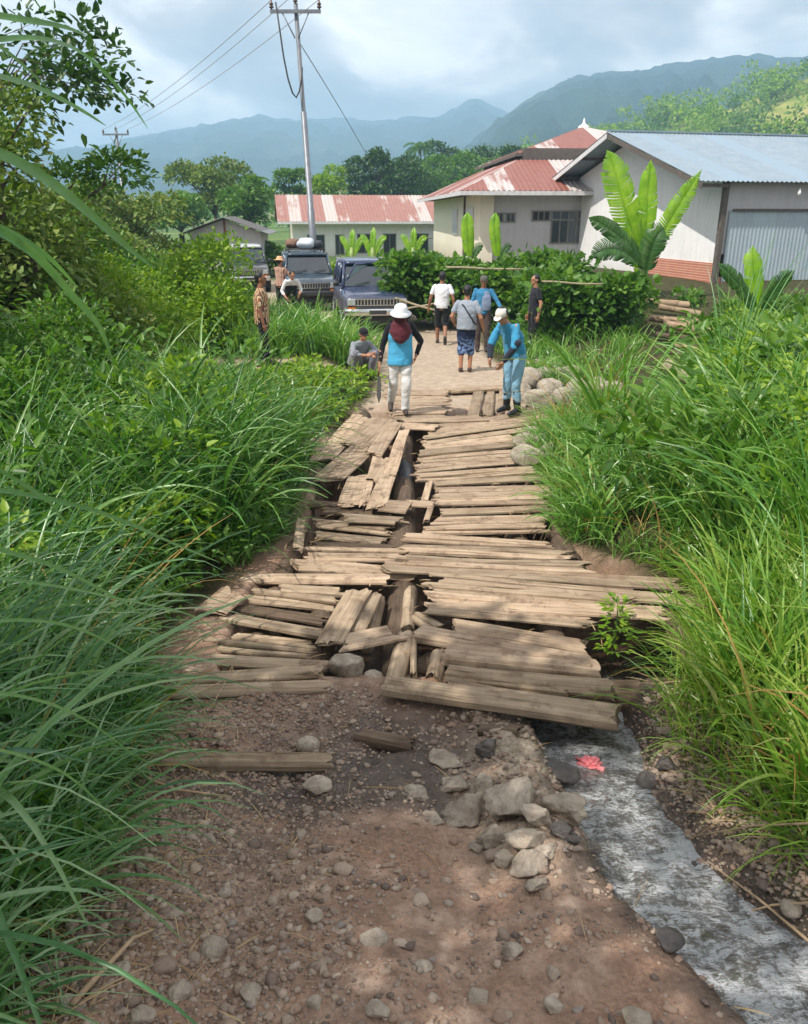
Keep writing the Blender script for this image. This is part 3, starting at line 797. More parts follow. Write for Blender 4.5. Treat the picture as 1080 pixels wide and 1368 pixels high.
def rock(px, py, wpx, hpx, lab, mat=ROCK, grp='rocks beside the bridge', z=None, sink=.35, rot=None, cat='rock'):
    p = hit(px, py + hpx * .35) if z is None else at(px, py + hpx * .3, z)
    k = FPX / ((p.y) * CP + (CAM_Z - p.z) * SP)
    r = wpx / 2 / k
    pseed[0] += 1
    o = link('rock', rock_mesh(r, pseed[0], (1, .9, min(1.05, max(.45, hpx / wpx * 1.05))), ang=grp.startswith('broken')), mat)
    o.location = (p.x, p.y, p.z + r * hpx / wpx * (.9 - sink))
    o.rotation_euler = (0, 0, random.uniform(-.5, .5) if rot is None else rot)
    return tag(o, lab, cat, grp)
for a in [(706, 505, 40, 34, 'large pale grey boulder at the left end of the rock pile, by the booted man'), (727, 500, 30, 22, 'small flat stone on top of the rock pile behind the pale boulder'),
          (735, 516, 36, 30, 'rounded tan stone in the middle of the rock pile'), (720, 532, 46, 30, 'long smooth tan boulder at the foot of the rock pile, touching the planks'), (752, 528, 30, 34, 'dark bluish stone between the tan boulders of the pile'),
          (775, 521, 46, 40, 'biggest round tan boulder at the right of the rock pile'), (765, 497, 40, 20, 'low brown stone at the back of the rock pile'), (795, 512, 30, 22, 'small grey stone right of the biggest round boulder'),
          (815, 517, 42, 20, 'flat pale stone at the right end of the rock pile in the grass'), (744, 494, 24, 16, 'tiny stone at the top edge of the rock pile under the weeds'), (700, 522, 22, 22, 'small brown stone tucked under the pale boulder'), (715, 486, 26, 16, 'small stone on the verge at the upper left of the pile')]:
    rock(*a)
for a in [(702, 589, 34, 22, 'brown rock on the deck edge, farthest of the rocks on the planks'), (723, 591, 30, 24, 'bluish grey square rock at the right edge of the deck'), (706, 610, 50, 30, 'large smooth tan rock resting on the right edge of the deck'), (733, 603, 24, 24, 'grey rock half in the grass next to the large tan rock'), (716, 576, 26, 12, 'small flat stone at the planks\' right ends by the grass')]:
    rock(*a, z=.02, sink=.15)
rock(465, 890, 52, 44, 'round pale boulder propping the boards at the near hole', ROCKM, z=-.1)
rock(498, 905, 30, 20, 'dark stone in the mud right of the propping boulder', ROCKM, z=-.12)
G2 = 'broken crust rocks along the stream'
for a in [(742, 1028, 62, 36, 'dark wet rock at the head of the row beside the stream'), (690, 1045, 92, 52, 'large pale crusty rock in the middle of the row along the stream'), (754, 1072, 76, 44, 'brown split rock jutting into the stream'), (718, 1086, 46, 40, 'grey rock between the pale crusty rock and the brown split rock'),
          (600, 1012, 60, 24, 'flat pale slab of crust on the road above the rock row'), (628, 1072, 78, 44, 'broad low slab of crust on the road side of the rock row'), (660, 1108, 60, 36, 'rough slab of crust below the broad slab'), (702, 1120, 56, 34, 'pale grey rock on the stream bank below the split rock'), (704, 1152, 60, 34, 'lowest pale rock of the row with a dark hollow under it'),
          (752, 1108, 40, 24, 'dark wet rock low at the water below the split rock'), (560, 1055, 48, 26, 'brown clod at the road end of the broken crust'), (650, 1000, 50, 26, 'dark wet rock under the broken bridge end'), (648, 1040, 44, 34, 'knobbly rock left of the large pale crusty rock'), (600, 1046, 50, 26, 'low brown clod beside the pothole'), (672, 1080, 34, 24, 'small knobbly rock between the broad slab and the grey rock'), (640, 1126, 40, 22, 'low clod of crust left of the rough slab'), (676, 1140, 36, 24, 'small pale rock left of the lowest rock'), (726, 1132, 34, 22, 'small grey stone at the water below the split rock'), (610, 1040, 40, 20, 'flat clod right of the pothole'), (580, 1090, 44, 18, 'flat cracked clod on the road above the broad slab'), (700, 1066, 30, 22, 'dark wet stone wedged in the middle of the row'), (766, 1118, 30, 18, 'wet stone in the stream edge below the split rock'), (720, 1178, 40, 22, 'last low stone at the tail of the row')]:
    rock(*a, mat=ROCKW if 'wet' in a[4] else ROCKM, grp=G2, sink=.45 if a[0] > 695 else .8)
G3 = 'stones in the stream'
for a in [(840, 1195, 34, 18, 'dark stone in the middle of the stream'), (946, 1180, 26, 22, 'dark blue stone at the right edge of the stream'), (806, 1085, 30, 18, 'black stone just below the pink bag'), (835, 1050, 20, 12, 'small black stone right of the pink bag'), (880, 1195, 50, 14, 'flat dark stone downstream of the middle'), (960, 1230, 24, 16, 'black stone by the twiggy bank'), (868, 1042, 40, 20, 'brown stone at the grassy edge of the stream'), (890, 1020, 34, 18, 'grey stone below the bright grass'), (1058, 1212, 34, 22, 'pale stone on the twiggy soil right of the stream'), (850, 1165, 36, 12, 'flat stone washed over in mid stream'), (895, 1255, 44, 14, 'flat wet stone in the near bend of the stream'), (930, 1160, 30, 16, 'wet stone on the right shore above the blue stone'), (1000, 1262, 36, 16, 'dark wet stone at the near right edge of the water'), (790, 1130, 30, 14, 'dark stone at the left edge of the white water')]:
    rock(*a, mat=ROCKW if 'pale' not in a[4] else ROCKM, grp=G3, sink=.35)
G4 = 'stones lying on the near road'
for a in [(240, 1320, 36, 22, 'pale oval stone on the lower left road'), (285, 1262, 40, 20, 'blue-grey flat stone on the left of the road'), (500, 1250, 38, 18, 'pale flat stone in the middle of the road'), (420, 1222, 26, 14, 'small tan stone left of the middle stones'), (640, 1330, 32, 16, 'grey stone on the near right of the road'), (505, 1348, 34, 18, 'tan stone at the bottom of the road'), (850, 1358, 44, 22, 'pale stone by the near bend of the stream'), (160, 1290, 30, 18, 'tan stone in front of the dead stalk'), (740, 1340, 30, 18, 'brown stone low on the stream verge'), (335, 1325, 34, 20, 'brown stone right of the pale oval stone'), (685, 1268, 30, 18, 'tan stone on the stream side of the road'), (412, 992, 32, 26, 'tilted grey stone standing in the mud near the broken boards'), (425, 1050, 44, 16, 'dark clod below the end of the sunken plank'), (92, 1335, 34, 20, 'tan stone in the lower left corner'), (566, 1290, 24, 12, 'tiny grey stone right of the middle stones'), (300, 1190, 22, 12, 'tiny grey stone on the left grit'), (190, 1355, 36, 18, 'grey stone at the bottom left edge of the road'), (420, 1340, 26, 14, 'small grey stone at the bottom of the road, left of the tan one')]:
    rock(*a, mat=ROCKM, grp=G4, sink=.55, cat='stone')

# ------------------------------------------------------------------ gravel and straw on the near road
def pebbles(n):
    import bmesh
    bm = bmesh.new(); bmesh.ops.create_icosphere(bm, subdivisions=1, radius=1)
    bv = np.array([v.co for v in bm.verts]); bf = np.array([[v.index for v in f.verts] for f in bm.faces]); bm.free()
    y = rng.uniform(1.5, 4.6, n * 6); xl, xr = left_edge(y) - .1, np.interp(y, *SXL)
    x = rng.uniform(-1.6, 2.4, n * 6)
    gw = np.clip((-.1 - x) / .7, 0, 1) * .75 + .07 + .35 * (vnoise(x * 3, y * 3, 77) > .62)
    right = (x > np.interp(y, *SXR) - .05) & (x < np.interp(y, *SXR) + .5)
    ok = (x > xl) & (((x < xr) & (rng.random(len(x)) < gw)) | right)
    x, y = x[ok][:n], y[ok][:n]; n = len(x)
    s = np.clip(rng.lognormal(-5.0, .55, n), .0025, .032)
    z = gz(x, y)
    q = rng.normal(size=(n, 3, 3)); q, _ = np.linalg.qr(q)
    sc = np.stack([s * rng.uniform(.8, 1.3, n), s * rng.uniform(.7, 1, n), s * rng.uniform(.3, .6, n)], 1)
    ang = rng.uniform(0, 6.28, n); ca, sa = np.cos(ang), np.sin(ang)
    b = bv[None] * (1 + .22 * (rng.random((n, len(bv), 1)) - .5)) * sc[:, None, :]
    P = np.stack([b[..., 0] * ca[:, None] - b[..., 1] * sa[:, None], b[..., 0] * sa[:, None] + b[..., 1] * ca[:, None], b[..., 2]], 2)
    P += np.stack([x, y, z + sc[:, 2] * .25], 1)[:, None, :]
    F = bf[None] + (np.arange(n) * len(bv))[:, None, None]
    return mesh_np('gravel', P.reshape(-1, 3), F.reshape(-1, 3), True)
t_ = NT('gravel')
rn = t_.n('ShaderNodeNewGeometry').outputs['Random Per Island']
gc = t_.ramp(rn, [(0, lin(110, 96, 88)), (.25, lin(146, 126, 112)), (.5, lin(166, 150, 134)), (.7, lin(150, 124, 106)), (.9, lin(186, 168, 150)), (1, lin(138, 128, 120))])
gc = t_.mix(.5, gc, t_.ramp(t_.noise(t_.coord('Position'), 90, 4, .6), [(.3, (.5, .48, .46)), (.7, (1, 1, 1))]), 'MULTIPLY')
t_.done(t_.bsdf(gc, .8, Specular_IOR_Level=.3))
def flat_stones(n):
    import bmesh
    bm = bmesh.new(); bmesh.ops.create_icosphere(bm, subdivisions=2, radius=1)
    bv = np.array([v.co for v in bm.verts]); bf = np.array([[v.index for v in f.verts] for f in bm.faces]); bm.free()
    y = rng.uniform(1.5, 4.7, n * 8); x = rng.uniform(-1.5, 2.2, n * 8)
    xl, xr = np.interp(y, *SXL), np.interp(y, *SXR)
    inw = (x > xl - .06) & (x < xr + .45)
    lipz = (x > xl - .55) & (x < xl) & (y > 2.5)
    pr_ = np.where(inw, .9, np.where(lipz, .85, .07 + .75 * np.clip((-.15 - x) / .7, 0, 1) * np.clip((3.4 - y) / .8, 0, 1) + .25 * (vnoise(x * 2.2, y * 2.2, 99) > .6)))
    ok = (x > left_edge(y) - .15) & (rng.random(len(x)) < pr_)
    x, y = x[ok][:n], y[ok][:n]; n = len(x)
    s = np.clip(rng.lognormal(-4.25, .42, n), .007, .045)
    sc = np.stack([s * rng.uniform(.8, 1.35, n), s * rng.uniform(.7, 1, n), s * rng.uniform(.28, .6, n)], 1)
    ang = rng.uniform(0, 6.28, n); ca, sa = np.cos(ang), np.sin(ang)
    sd_ = rng.integers(0, 999, n)
    wob_ = 1 + .34 * (vnoise(bv[None, :, 0] * 1.5 + sd_[:, None], bv[None, :, 1] * 1.5 + bv[None, :, 2] * 1.2 + sd_[:, None] * .37, 7) - .5) * 2
    ub = bv[None] * np.ones((n, 1, 1))
    for _ in range(7):
        nn = rng.normal(size=(n, 3)); nn /= np.linalg.norm(nn, axis=1, keepdims=True); hh_ = rng.uniform(.45, .8, n)
        dd_ = np.einsum('nvk,nk->nv', ub, nn) - hh_[:, None]
        ub = ub - np.where(dd_ > 0, dd_, 0)[:, :, None] * nn[:, None, :]
    b = ub * 1.15 * wob_[:, :, None] * sc[:, None, :]
    P = np.stack([b[..., 0] * ca[:, None] - b[..., 1] * sa[:, None], b[..., 0] * sa[:, None] + b[..., 1] * ca[:, None], b[..., 2]], 2)
    P += np.stack([x, y, gz(x, y) + sc[:, 2] * rng.uniform(-.25, .4, n)], 1)[:, None, :]
    F = bf[None] + (np.arange(n) * len(bv))[:, None, None]
    return mesh_np('cobbles', P.reshape(-1, 3), F.reshape(-1, 3), False)
tag(link('cobbles', flat_stones(2600), t_.m), 'flat stones bedded in the road surface, the crumbling edge and the stream bed', kind='stuff')
tag(link('gravel', pebbles(20000), t_.m), 'small grey and brown pebbles scattered over the near dirt road', kind='stuff')

def litter(n):
    y = rng.uniform(1.4, 4.8, n * 6); x = rng.uniform(-2, 2.6, n * 6)
    dl = x - left_edge(y); dr = x - np.interp(y, *SXR)
    pr_ = np.where((dl > -.5) & (dl < .9), .9 * np.exp(-np.clip(dl, 0, 9) / .28), 0) + np.where((dr > .1) & (dr < .9), .8, 0) + .025
    ch = (x > np.interp(y, *SXL) - .05) & (dr < .1)
    ok = (rng.random(len(x)) < pr_) & ~ch
    x, y = x[ok][:n], y[ok][:n]; n = len(x)
    root = np.stack([x, y, gz(x, y) + .006], 1)
    return blades(root, rng.uniform(0, 6.28, n), rng.lognormal(-2.3, .5, n), rng.uniform(.003, .008, n), rng.uniform(.0, .3, n), rng.uniform(.2, .6, n), 3)
LV, LF = litter(2600)
n_ = 420; yy_ = rng.uniform(4.7, 12.6, n_); xx_ = rng.uniform(-1.1, 1.6, n_)
dv, df = blades(np.stack([xx_, yy_, np.full(n_, .045)], 1), rng.uniform(0, 6.28, n_), rng.lognormal(-2.6, .5, n_), rng.uniform(.004, .012, n_), rng.uniform(0, .15, n_), rng.uniform(.1, .4, n_), 3)
LV, LF = join([(LV, LF), (dv, df)])
tag(link('straw', mesh_np('straw', LV, LF), foliage('dry_straw', [lin(120, 92, 64), lin(168, 138, 98), lin(196, 172, 132), lin(140, 104, 72)], .1, .8)), 'dry straw and dead leaf bits littering the road edges', kind='stuff')
def stick(pts, r, lab, mat, cat='stick', grp='dead stalks and twigs on the ground'):
    P = [hit(px, py) + Vector((0, 0, h)) for px, py, h in pts]
    rr = [r * (1 - .5 * k / (len(P) - 1)) for k in range(len(P))]
    b = MB().tube(P, rr, 7)
    c = sum(P, Vector()) / len(P)
    b.v = [tuple(Vector(v) - c) for v in b.v]
    o = b.build('dead_stalk', mat, None, c)
    return tag(o, lab, cat, grp)
STK = simple('dead_stalk', lin(176, 150, 120), .85, .3, 20)
stick([(98, 1352, .03), (140, 1310, .04), (180, 1268, .05), (205, 1252, .03)], .012, 'pale broken stalk lying diagonally on the lower left road', STK)
stick([(20, 1165, .12), (50, 1205, .05), (70, 1228, .01)], .008, 'brown twig hanging out of the long left grass', STK)
stick([(130, 1020, .1), (180, 1045, .06), (235, 1062, .03), (310, 1068, .01)], .012, 'long curved dry stalk left of the sunken plank', STK)
stick([(190, 985, .03), (240, 950, .06), (305, 925, .1)], .007, 'thin dry stalk under the left boards', STK)
stick([(280, 955, .02), (300, 935, .1), (312, 915, .14)], .006, 'forked twig standing in the mud below the left boards', STK)
stick([(1080, 1290, .1), (1010, 1220, .07), (950, 1165, .03)], .007, 'long thin twig across the right bank soil', STK)
stick([(1080, 1235, .1), (1030, 1225, .06), (980, 1232, .03)], .006, 'short twig on the right bank above the pale stone', STK)
stick([(1075, 1150, .2), (1000, 1140, .15), (930, 1130, .06)], .006, 'dry stem hanging from the right grass over the bank', STK)
# the pink bag in the water
bp = at(789, 1020, -.12)
import bmesh
bm = bmesh.new(); bmesh.ops.create_icosphere(bm, subdivisions=4, radius=1)
co = np.array([v.co for v in bm.verts])
q = .62 + .9 * np.abs(fbm(co[:, 0] * 2.2 + 3, co[:, 1] * 2.2 + co[:, 2] * 1.7, 61, 4) - .5) * 2 + .25 * (fbm(co[:, 0] * 7, co[:, 1] * 7 + co[:, 2] * 6, 63, 3) - .5)
co = co * q[:, None] * np.array([.088, .06, .05])
for v, c_ in zip(bm.verts, co): v.co = c_
me = bpy.data.meshes.new('plastic_bag'); bm.to_mesh(me); bm.free()
tag(link('plastic_bag', me, simple('pink_plastic', lin(244, 140, 144), .35, .12, 20), None, (bp.x, bp.y, -.13), (0, 0, -.4)), 'crumpled pink plastic bag caught in the stream', 'plastic bag')
# ------------------------------------------------------------------ building materials
def plaster(name, c, stain, amt=.5):
    t = NT(name); v = t.coord('Object')
    n = t.noise(v, .9, 6, .65); n2 = t.noise(t.n('ShaderNodeMapping', i_Vector=v, i_Scale=(5, 5, .6)).outputs[0], 1.3, 5, .65); n3 = t.noise(v, 14, 5, .6)
    f = t.ramp(t.math('ADD', t.math('MULTIPLY', n, .5), t.math('MULTIPLY', n2, .5)), [(.42, (0, 0, 0)), (.68, (1, 1, 1))])
    cc = t.mix(t.math('MULTIPLY', f, amt), c, stain)
    cc = t.mix(.18, cc, t.ramp(n3, [(.3, (.7, .7, .7)), (.7, (1, 1, 1))]), 'MULTIPLY')
    # damp rising from the foot of the wall
    z = t.n('ShaderNodeSeparateXYZ', i_0=v).outputs[2]
    d = t.math('MULTIPLY', t.n('ShaderNodeMapRange', i_0=t.math('ADD', z, t.math('MULTIPLY', n2, .8)), i_1=.35, i_2=1.1, i_3=1.0, i_4=0.0).outputs[0], .45)
    cc = t.mix(d, cc, lin(150, 132, 108))
    return t.done(t.bsdf(cc, .9, t.bump(n3, .3, .01), Specular_IOR_Level=.2))
def roof_mat(name, base, rust, rust2, amt, sheet=.85, rough=.5):
    t = NT(name); v = t.coord('Object')
    sp = t.n('ShaderNodeSeparateXYZ', i_0=v)
    ix = t.math('FLOOR', t.math('DIVIDE', sp.outputs[0], sheet))
    wn = t.n('ShaderNodeTexWhiteNoise', noise_dimensions='1D'); t.set(wn.inputs['W'], ix)
    str_ = t.noise(t.n('ShaderNodeMapping', i_Vector=v, i_Scale=(3.5, .35, .35)).outputs[0], 1.0, 6, .65)
    blot = t.noise(v, .5, 5, .65)
    f = t.math('ADD', t.math('MULTIPLY', wn.outputs[0], .5), t.math('ADD', t.math('MULTIPLY', str_, .6), t.math('MULTIPLY', blot, .55)))
    f = t.ramp(f, [(.80 - amt * .3, (0, 0, 0)), (.92 - amt * .3, (1, 1, 1))])
    rc = t.mix(t.noise(v, 2.5, 4, .6), rust, rust2)
    c = t.mix(f, base, rc)
    return t.done(t.bsdf(c, rough, t.bump(t.noise(v, 8, 4, .6), .15, .01), Specular_IOR_Level=.5))
RED = roof_mat('rusty_red_roof', lin(190, 180, 176), lin(126, 70, 58), lin(152, 102, 90), .60, 1.05)
REDF = roof_mat('faded_red_roof', lin(190, 178, 172), lin(140, 88, 78), lin(168, 126, 114), .42)
BLUE = roof_mat('pale_blue_roof', lin(134, 153, 168), lin(150, 162, 170), lin(112, 132, 148), .4, rough=.6)
TINW = roof_mat('tin_wall', lin(168, 184, 192), lin(178, 188, 194), lin(148, 166, 178), .3, .8, .5)
GREYR = roof_mat('grey_tin_roof', lin(120, 122, 122), lin(98, 92, 88), lin(84, 80, 78), .4)
WALLC = plaster('cream_plaster', lin(236, 228, 208), lin(206, 194, 170))
WALLW = plaster('white_plaster', lin(236, 234, 232), lin(200, 198, 196))
WALLG = plaster('grey_and_shade_plaster', lin(196, 194, 196), lin(164, 160, 160))
EAVE = simple('eave_timber', lin(96, 88, 82), .8, .25, 8)
FASCIA = simple('fascia_board', lin(206, 204, 204), .6, .15, 6)
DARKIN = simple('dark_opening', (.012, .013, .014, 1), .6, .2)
GLASS = simple('window_glass', (.03, .045, .05, 1), .08, .2, 2, 0, 0, .6)
FRAME = simple('window_frame', lin(120, 118, 112), .6, .2)
t_ = NT('red_brick'); v_ = t_.coord('Object')
mpv = t_.n('ShaderNodeMapping', i_Vector=v_, i_Rotation=(math.pi / 2, 0, 0)).outputs[0]
bk = t_.n('ShaderNodeTexBrick', i_Vector=mpv, i_Color1=lin(204, 132, 106), i_Color2=lin(184, 110, 88), i_Mortar=lin(206, 184, 166), i_Scale=1.0)
bk.inputs['Brick Width'].default_value = .22; bk.inputs['Row Height'].default_value = .075; bk.inputs['Mortar Size'].default_value = .009
nn_ = t_.noise(v_, 3, 5, .6)
t_.done(t_.bsdf(t_.mix(.5, bk.outputs['Color'], t_.ramp(nn_, [(.3, (.72, .68, .66)), (.7, (1.05, 1.03, 1))]), 'MULTIPLY'), .9, t_.bump(bk.outputs['Fac'], -.4, .01)))
BRICK = t_.m

def corrugated(Lx, pts, pitch=.16, amp=.018, thick=.012):
    """corrugated sheet: runs along x from 0 to Lx, its slope given by (y, z) points"""
    n = max(4, int(Lx / pitch * 4)); x = np.linspace(0, Lx, n + 1)
    off = amp * np.sin(np.arange(n + 1) * math.pi / 2)
    P = np.array(pts); k = len(P)
    top = np.stack([np.repeat(x, k), np.tile(P[:, 0], n + 1), np.tile(P[:, 1], n + 1) + np.repeat(off, k)], 1)
    bot = top - np.array([0, 0, thick])
    V = np.concatenate([top, bot]); m = len(top)
    i = (np.arange(k - 1)[None, :] + k * np.arange(n)[:, None]).reshape(-1, 1)
    q = np.array([[0, k, k + 1, 1]]) + i
    return V, np.concatenate([q, q[:, ::-1] + m])

def frame_at(o, xdir, up=Vector((0, 0, 1))):
    x = Vector(xdir).normalized(); y = up.cross(x).normalized()
    M = Matrix((x, y, up)).transposed().to_4x4(); M.translation = Vector(o)
    return M

# ------------------------------------------------------------------ hall with the pale blue roof, on the right
# local frame: x along the long side wall away from the corner, y back along the gable (0 .. 11.3)
hall = empty('village_hall', (9.25, 25.2, .55), 0, 'white walled hall with pale blue metal roof and brick footing, behind the big banana plant', 'building')
hall.matrix_world = frame_at((9.25, 25.2, .55), (.97, .24, 0))
GW, HE, HR = 11.2, 3.22, 4.85   # gable width, eave height, ridge height
LW = 15.0
wb = MB()
wb.poly([(0, 0, .95), (0, GW, .95), (0, GW, HE), (0, GW / 2, HR - .12), (0, 0, HE)], (.16, 0, 0))
wall = wb.build('gable_wall', WALLW, hall)
MB().box(-.03, .19, .0, 4.6, -.8, .95).build('brick_footing', BRICK, hall)
MB().box(.0, .16, 4.6, GW, -.8, .95).build('wall_base', WALLW, hall)
MB().box(.16, LW, .0, .14, 1.2, HE).build('side_wall', WALLG, hall)
MB().box(.19, LW, -.02, .16, -.8, .55).build('brick_footing', BRICK, hall)
sv, sf = corrugated(LW - .3, [(0, .42), (0.001, 2.45)], .13, .014)
# upright tin sheets: map (x, z) with the waves along y
sh = np.stack([sv[:, 0], -.05 - (sv[:, 2] - np.where(np.arange(len(sv)) % 2 == 0, .42, 2.45)), np.where(np.arange(len(sv)) % 2 == 0, .42, 2.42)], 1)
ts = link('tin_cladding', mesh_np('tin_cladding', sh, sf[: len(sf) // 2], True), TINW, hall, (.28, 0, 0))
MB().box(-.05, .10, -.16, -.02, -.4, HE - .02).build('corner_post', EAVE, hall)
for yy in (0.02,):
    MB().box(.35, LW, -.12, -.085, 2.40, 2.47).build('cladding_batten', EAVE, hall)
sl = (HR - HE) / (GW / 2)
ov = .95
ovf = .42
rv = [(-ovf, HE - sl * ovf), (GW / 2, HR)]
V1, F1 = corrugated(LW + 1.1, rv)
r1 = link('roof', mesh_np('roof', V1, F1, True), BLUE, hall, (-1.0, 0, .1))
rv2 = [(GW / 2, HR), (GW + ov + .3, HE - sl * (ov + .3))]
V2, F2 = corrugated(LW + 1.1, rv2)
r2 = link('roof', mesh_np('roof', V2, F2, True), BLUE, hall, (-1.0, 0, .1))
MB().poly([(-1.0, -ovf - .02, HE - sl * (ovf + .02) + .06), (-1.0, GW / 2, HR + .06), (-1.0, GW / 2, HR - .10), (-1.0, -ovf - .02, HE - sl * (ovf + .02) - .10)], (.03, 0, 0)).build('barge_board', EAVE, hall)
MB().poly([(-1.0, GW / 2, HR + .06), (-1.0, GW + 1.25, HE - sl * 1.25 + .06), (-1.0, GW + 1.25, HE - sl * 1.25 - .10), (-1.0, GW / 2, HR - .10)], (.03, 0, 0)).build('barge_board', FASCIA, hall)
MB().box(-1.0, LW, -.07, .07, 0, .05).build('ridge_cap', BLUE, hall, (0, GW / 2, HR + .12))
for k in range(7):
    yk = -.3 + k * 1.98
    zk = HE + sl * (yk if yk < GW / 2 else GW - yk) - .03
    MB().box(-.97, .0, yk - .04, yk + .04, zk - .06, zk + .04).build('purlin', EAVE, hall)
bl = MB().ell((0, 0, 0), (.05, .05, .07)); bl.box(-.02, .02, -.02, .02, .05, .12)
bl.build('lamp_bulb', simple('bulb_glass', (.85, .85, .82, 1), .15, .05), hall, (2.3, -.35, HE - .32))

# ------------------------------------------------------------------ two-tier hipped-roof prayer house in the middle
mq = empty('prayer_house', (3.1, 34, .75), 0, 'cream walled prayer house with two tier rusty red hipped roof', 'building')
mq.matrix_world = frame_at((3.1, 34, .75), (.998, .057, 0))
WX, WY, EH = 12.5, 21.0, 3.05
mw = MB().box(0, WX, 0, .15, -.9, EH)
mw.build('front_wall', WALLG, mq)  # shade on this front put into a greyer plaster than the side
MB().box(-.002, .15, .15, WY, -.9, EH).build('side_wall', WALLC, mq)
MB().box(-.12, .42, -.14, .0, -.9, EH).build('corner_pilaster', WALLC, mq)
MB().box(1.9, WX, -.05, .0, -.9, .45).build('wall_plinth', plaster('ochre_plaster', lin(180, 158, 122), lin(140, 116, 84)), mq)
def win(par, x0, x1, z0, z1, y=-.02, cols=3, rows=1, mat=GLASS, fr=FRAME, transom=None):
    f = MB(); th = .05
    f.box(x0 - th, x1 + th, y - .03, y + .03, z0 - th, z0); f.box(x0 - th, x1 + th, y - .03, y + .03, z1, z1 + th)
    for k in range(cols + 1):
        xx = x0 + (x1 - x0) * k / cols
        f.box(xx - th / 2, xx + th / 2, y - .029, y + .029, z0, z1)
    if transom: f.box(x0, x1, y - .028, y + .028, transom - .03, transom + .03)
    fo = f.build('window', fr, par)
    MB().box(x0, x1, y - .004, y + .012, z0, z1).build('pane', mat, fo)
    return fo
win(mq, 2.78, 4.1, 1.05, 2.2, cols=4, transom=1.9)
win(mq, 2.0, 2.68, 1.9, 2.2, cols=3, mat=DARKIN)
win(mq, .5, .82, 1.85, 2.12, cols=2); win(mq, .95, 1.28, 1.85, 2.12, cols=2)
# windows of the side wall
for y0, y1 in ((2.4, 4.6), (8.0, 10.0)):
    f = MB(); f.box(-.06, -.004, y0, y1, 1.15, 2.35); fo = f.build('window', FASCIA, mq)
    MB().box(-.068, -.058, y0 + .15, y1 - .15, 1.28, 2.22).build('pane', simple('pale_curtain', lin(178, 190, 196), .4, .15), fo)
f = MB().box(-.09, -.004, 5.2, 5.35, -.9, EH).build('wall_post', EAVE, mq)
def hip(par, x0, x1, y0, y1, z0, ax0, ax1, ay0, ay1, z1, mat, name='roof'):
    """four sloping corrugated faces between an eave and an upper rectangle"""
    quads = [((x0, y0), (x1, y0), (ax1, ay0), (ax0, ay0)), ((x1, y0), (x1, y1), (ax1, ay1), (ax1, ay0)), ((x1, y1), (x0, y1), (ax0, ay1), (ax1, ay1)), ((x0, y1), (x0, y0), (ax0, ay0), (ax0, ay1))]
    for q in quads:
        a = Vector((*q[0], z0)); b = Vector((*q[1], z0)); c = Vector((*q[2], z1)); d = Vector((*q[3], z1))
        xl = (b - a).length; xd = (b - a).normalized(); n = xd.cross(d - a).normalized(); yd = n.cross(xd)
        Lh = (d - a).dot(yd); xa, xb = (d - a).dot(xd), (c - a).dot(xd)
        m = max(8, int(xl / .2 * 4)); rows = 10
        V, F = [], []
        for j in range(rows + 1):
            u = j / rows; s0, s1 = xa * u, xl + (xb - xl) * u
            for k in range(m + 1):
                x = xl * k / m
                xc = min(max(x, s0), s1)
                V.append((xc, Lh * u, .02 * math.sin(k * math.pi / 2) if s0 < x < s1 else 0))
        for j in range(rows):
            for k in range(m):
                i0 = j * (m + 1) + k
                F.append((i0, i0 + 1, i0 + m + 2, i0 + m + 1))
        o = link(name, mesh_np(name, V, np.array(F), True), mat, par)
        M = Matrix((xd, yd, n)).transposed().to_4x4(); M.translation = a
        o.matrix_local = M
E0 = EH - .1
hip(mq, -1.0, WX + 1, -1.0, WY + 1, E0, 1.9, WX - 2.2, 3.2, WY - 6, E0 + 1.32, RED)
ss = MB().box(-1.0, WX + 1, -1.02, -.98, E0 - .16, E0 - .01); ss.box(-1.02, -.98, -1.0, WY + 1, E0 - .16, E0 - .012); ss.build('fascia', FASCIA, mq)
MB().box(-.95, WX + .95, -.95, WY + .95, E0 - .09, E0 - .05).build('soffit', EAVE, mq)
MB().box(2.2, WX - 2.4, 3.5, WY - 6.3, E0 + 1.0, E0 + 1.80).build('clerestory_wall', EAVE, mq)
UZ = E0 + 1.62
hip(mq, 1.9, WX - 1.9, 3.6, WY - 5.2, UZ, 6.1, 6.3, 9.0, 9.3, UZ + 1.5, RED)
ss = MB().box(1.9, WX - 1.9, 3.58, 3.62, UZ - .14, UZ - .01); ss.box(1.88, 1.92, 3.6, WY - 5.2, UZ - .14, UZ - .012); ss.build('fascia', EAVE, mq)
fn = MB().tube([(0, 0, -.1), (0, 0, .06), (0, 0, .14), (0, 0, .2), (0, 0, .42)], [.3, .26, .1, .07, .012], 10)
fn.build('roof_finial', simple('white_paint', (.8, .8, .8, 1), .5, .08), mq, (6.2, 9.15, UZ + 1.5))

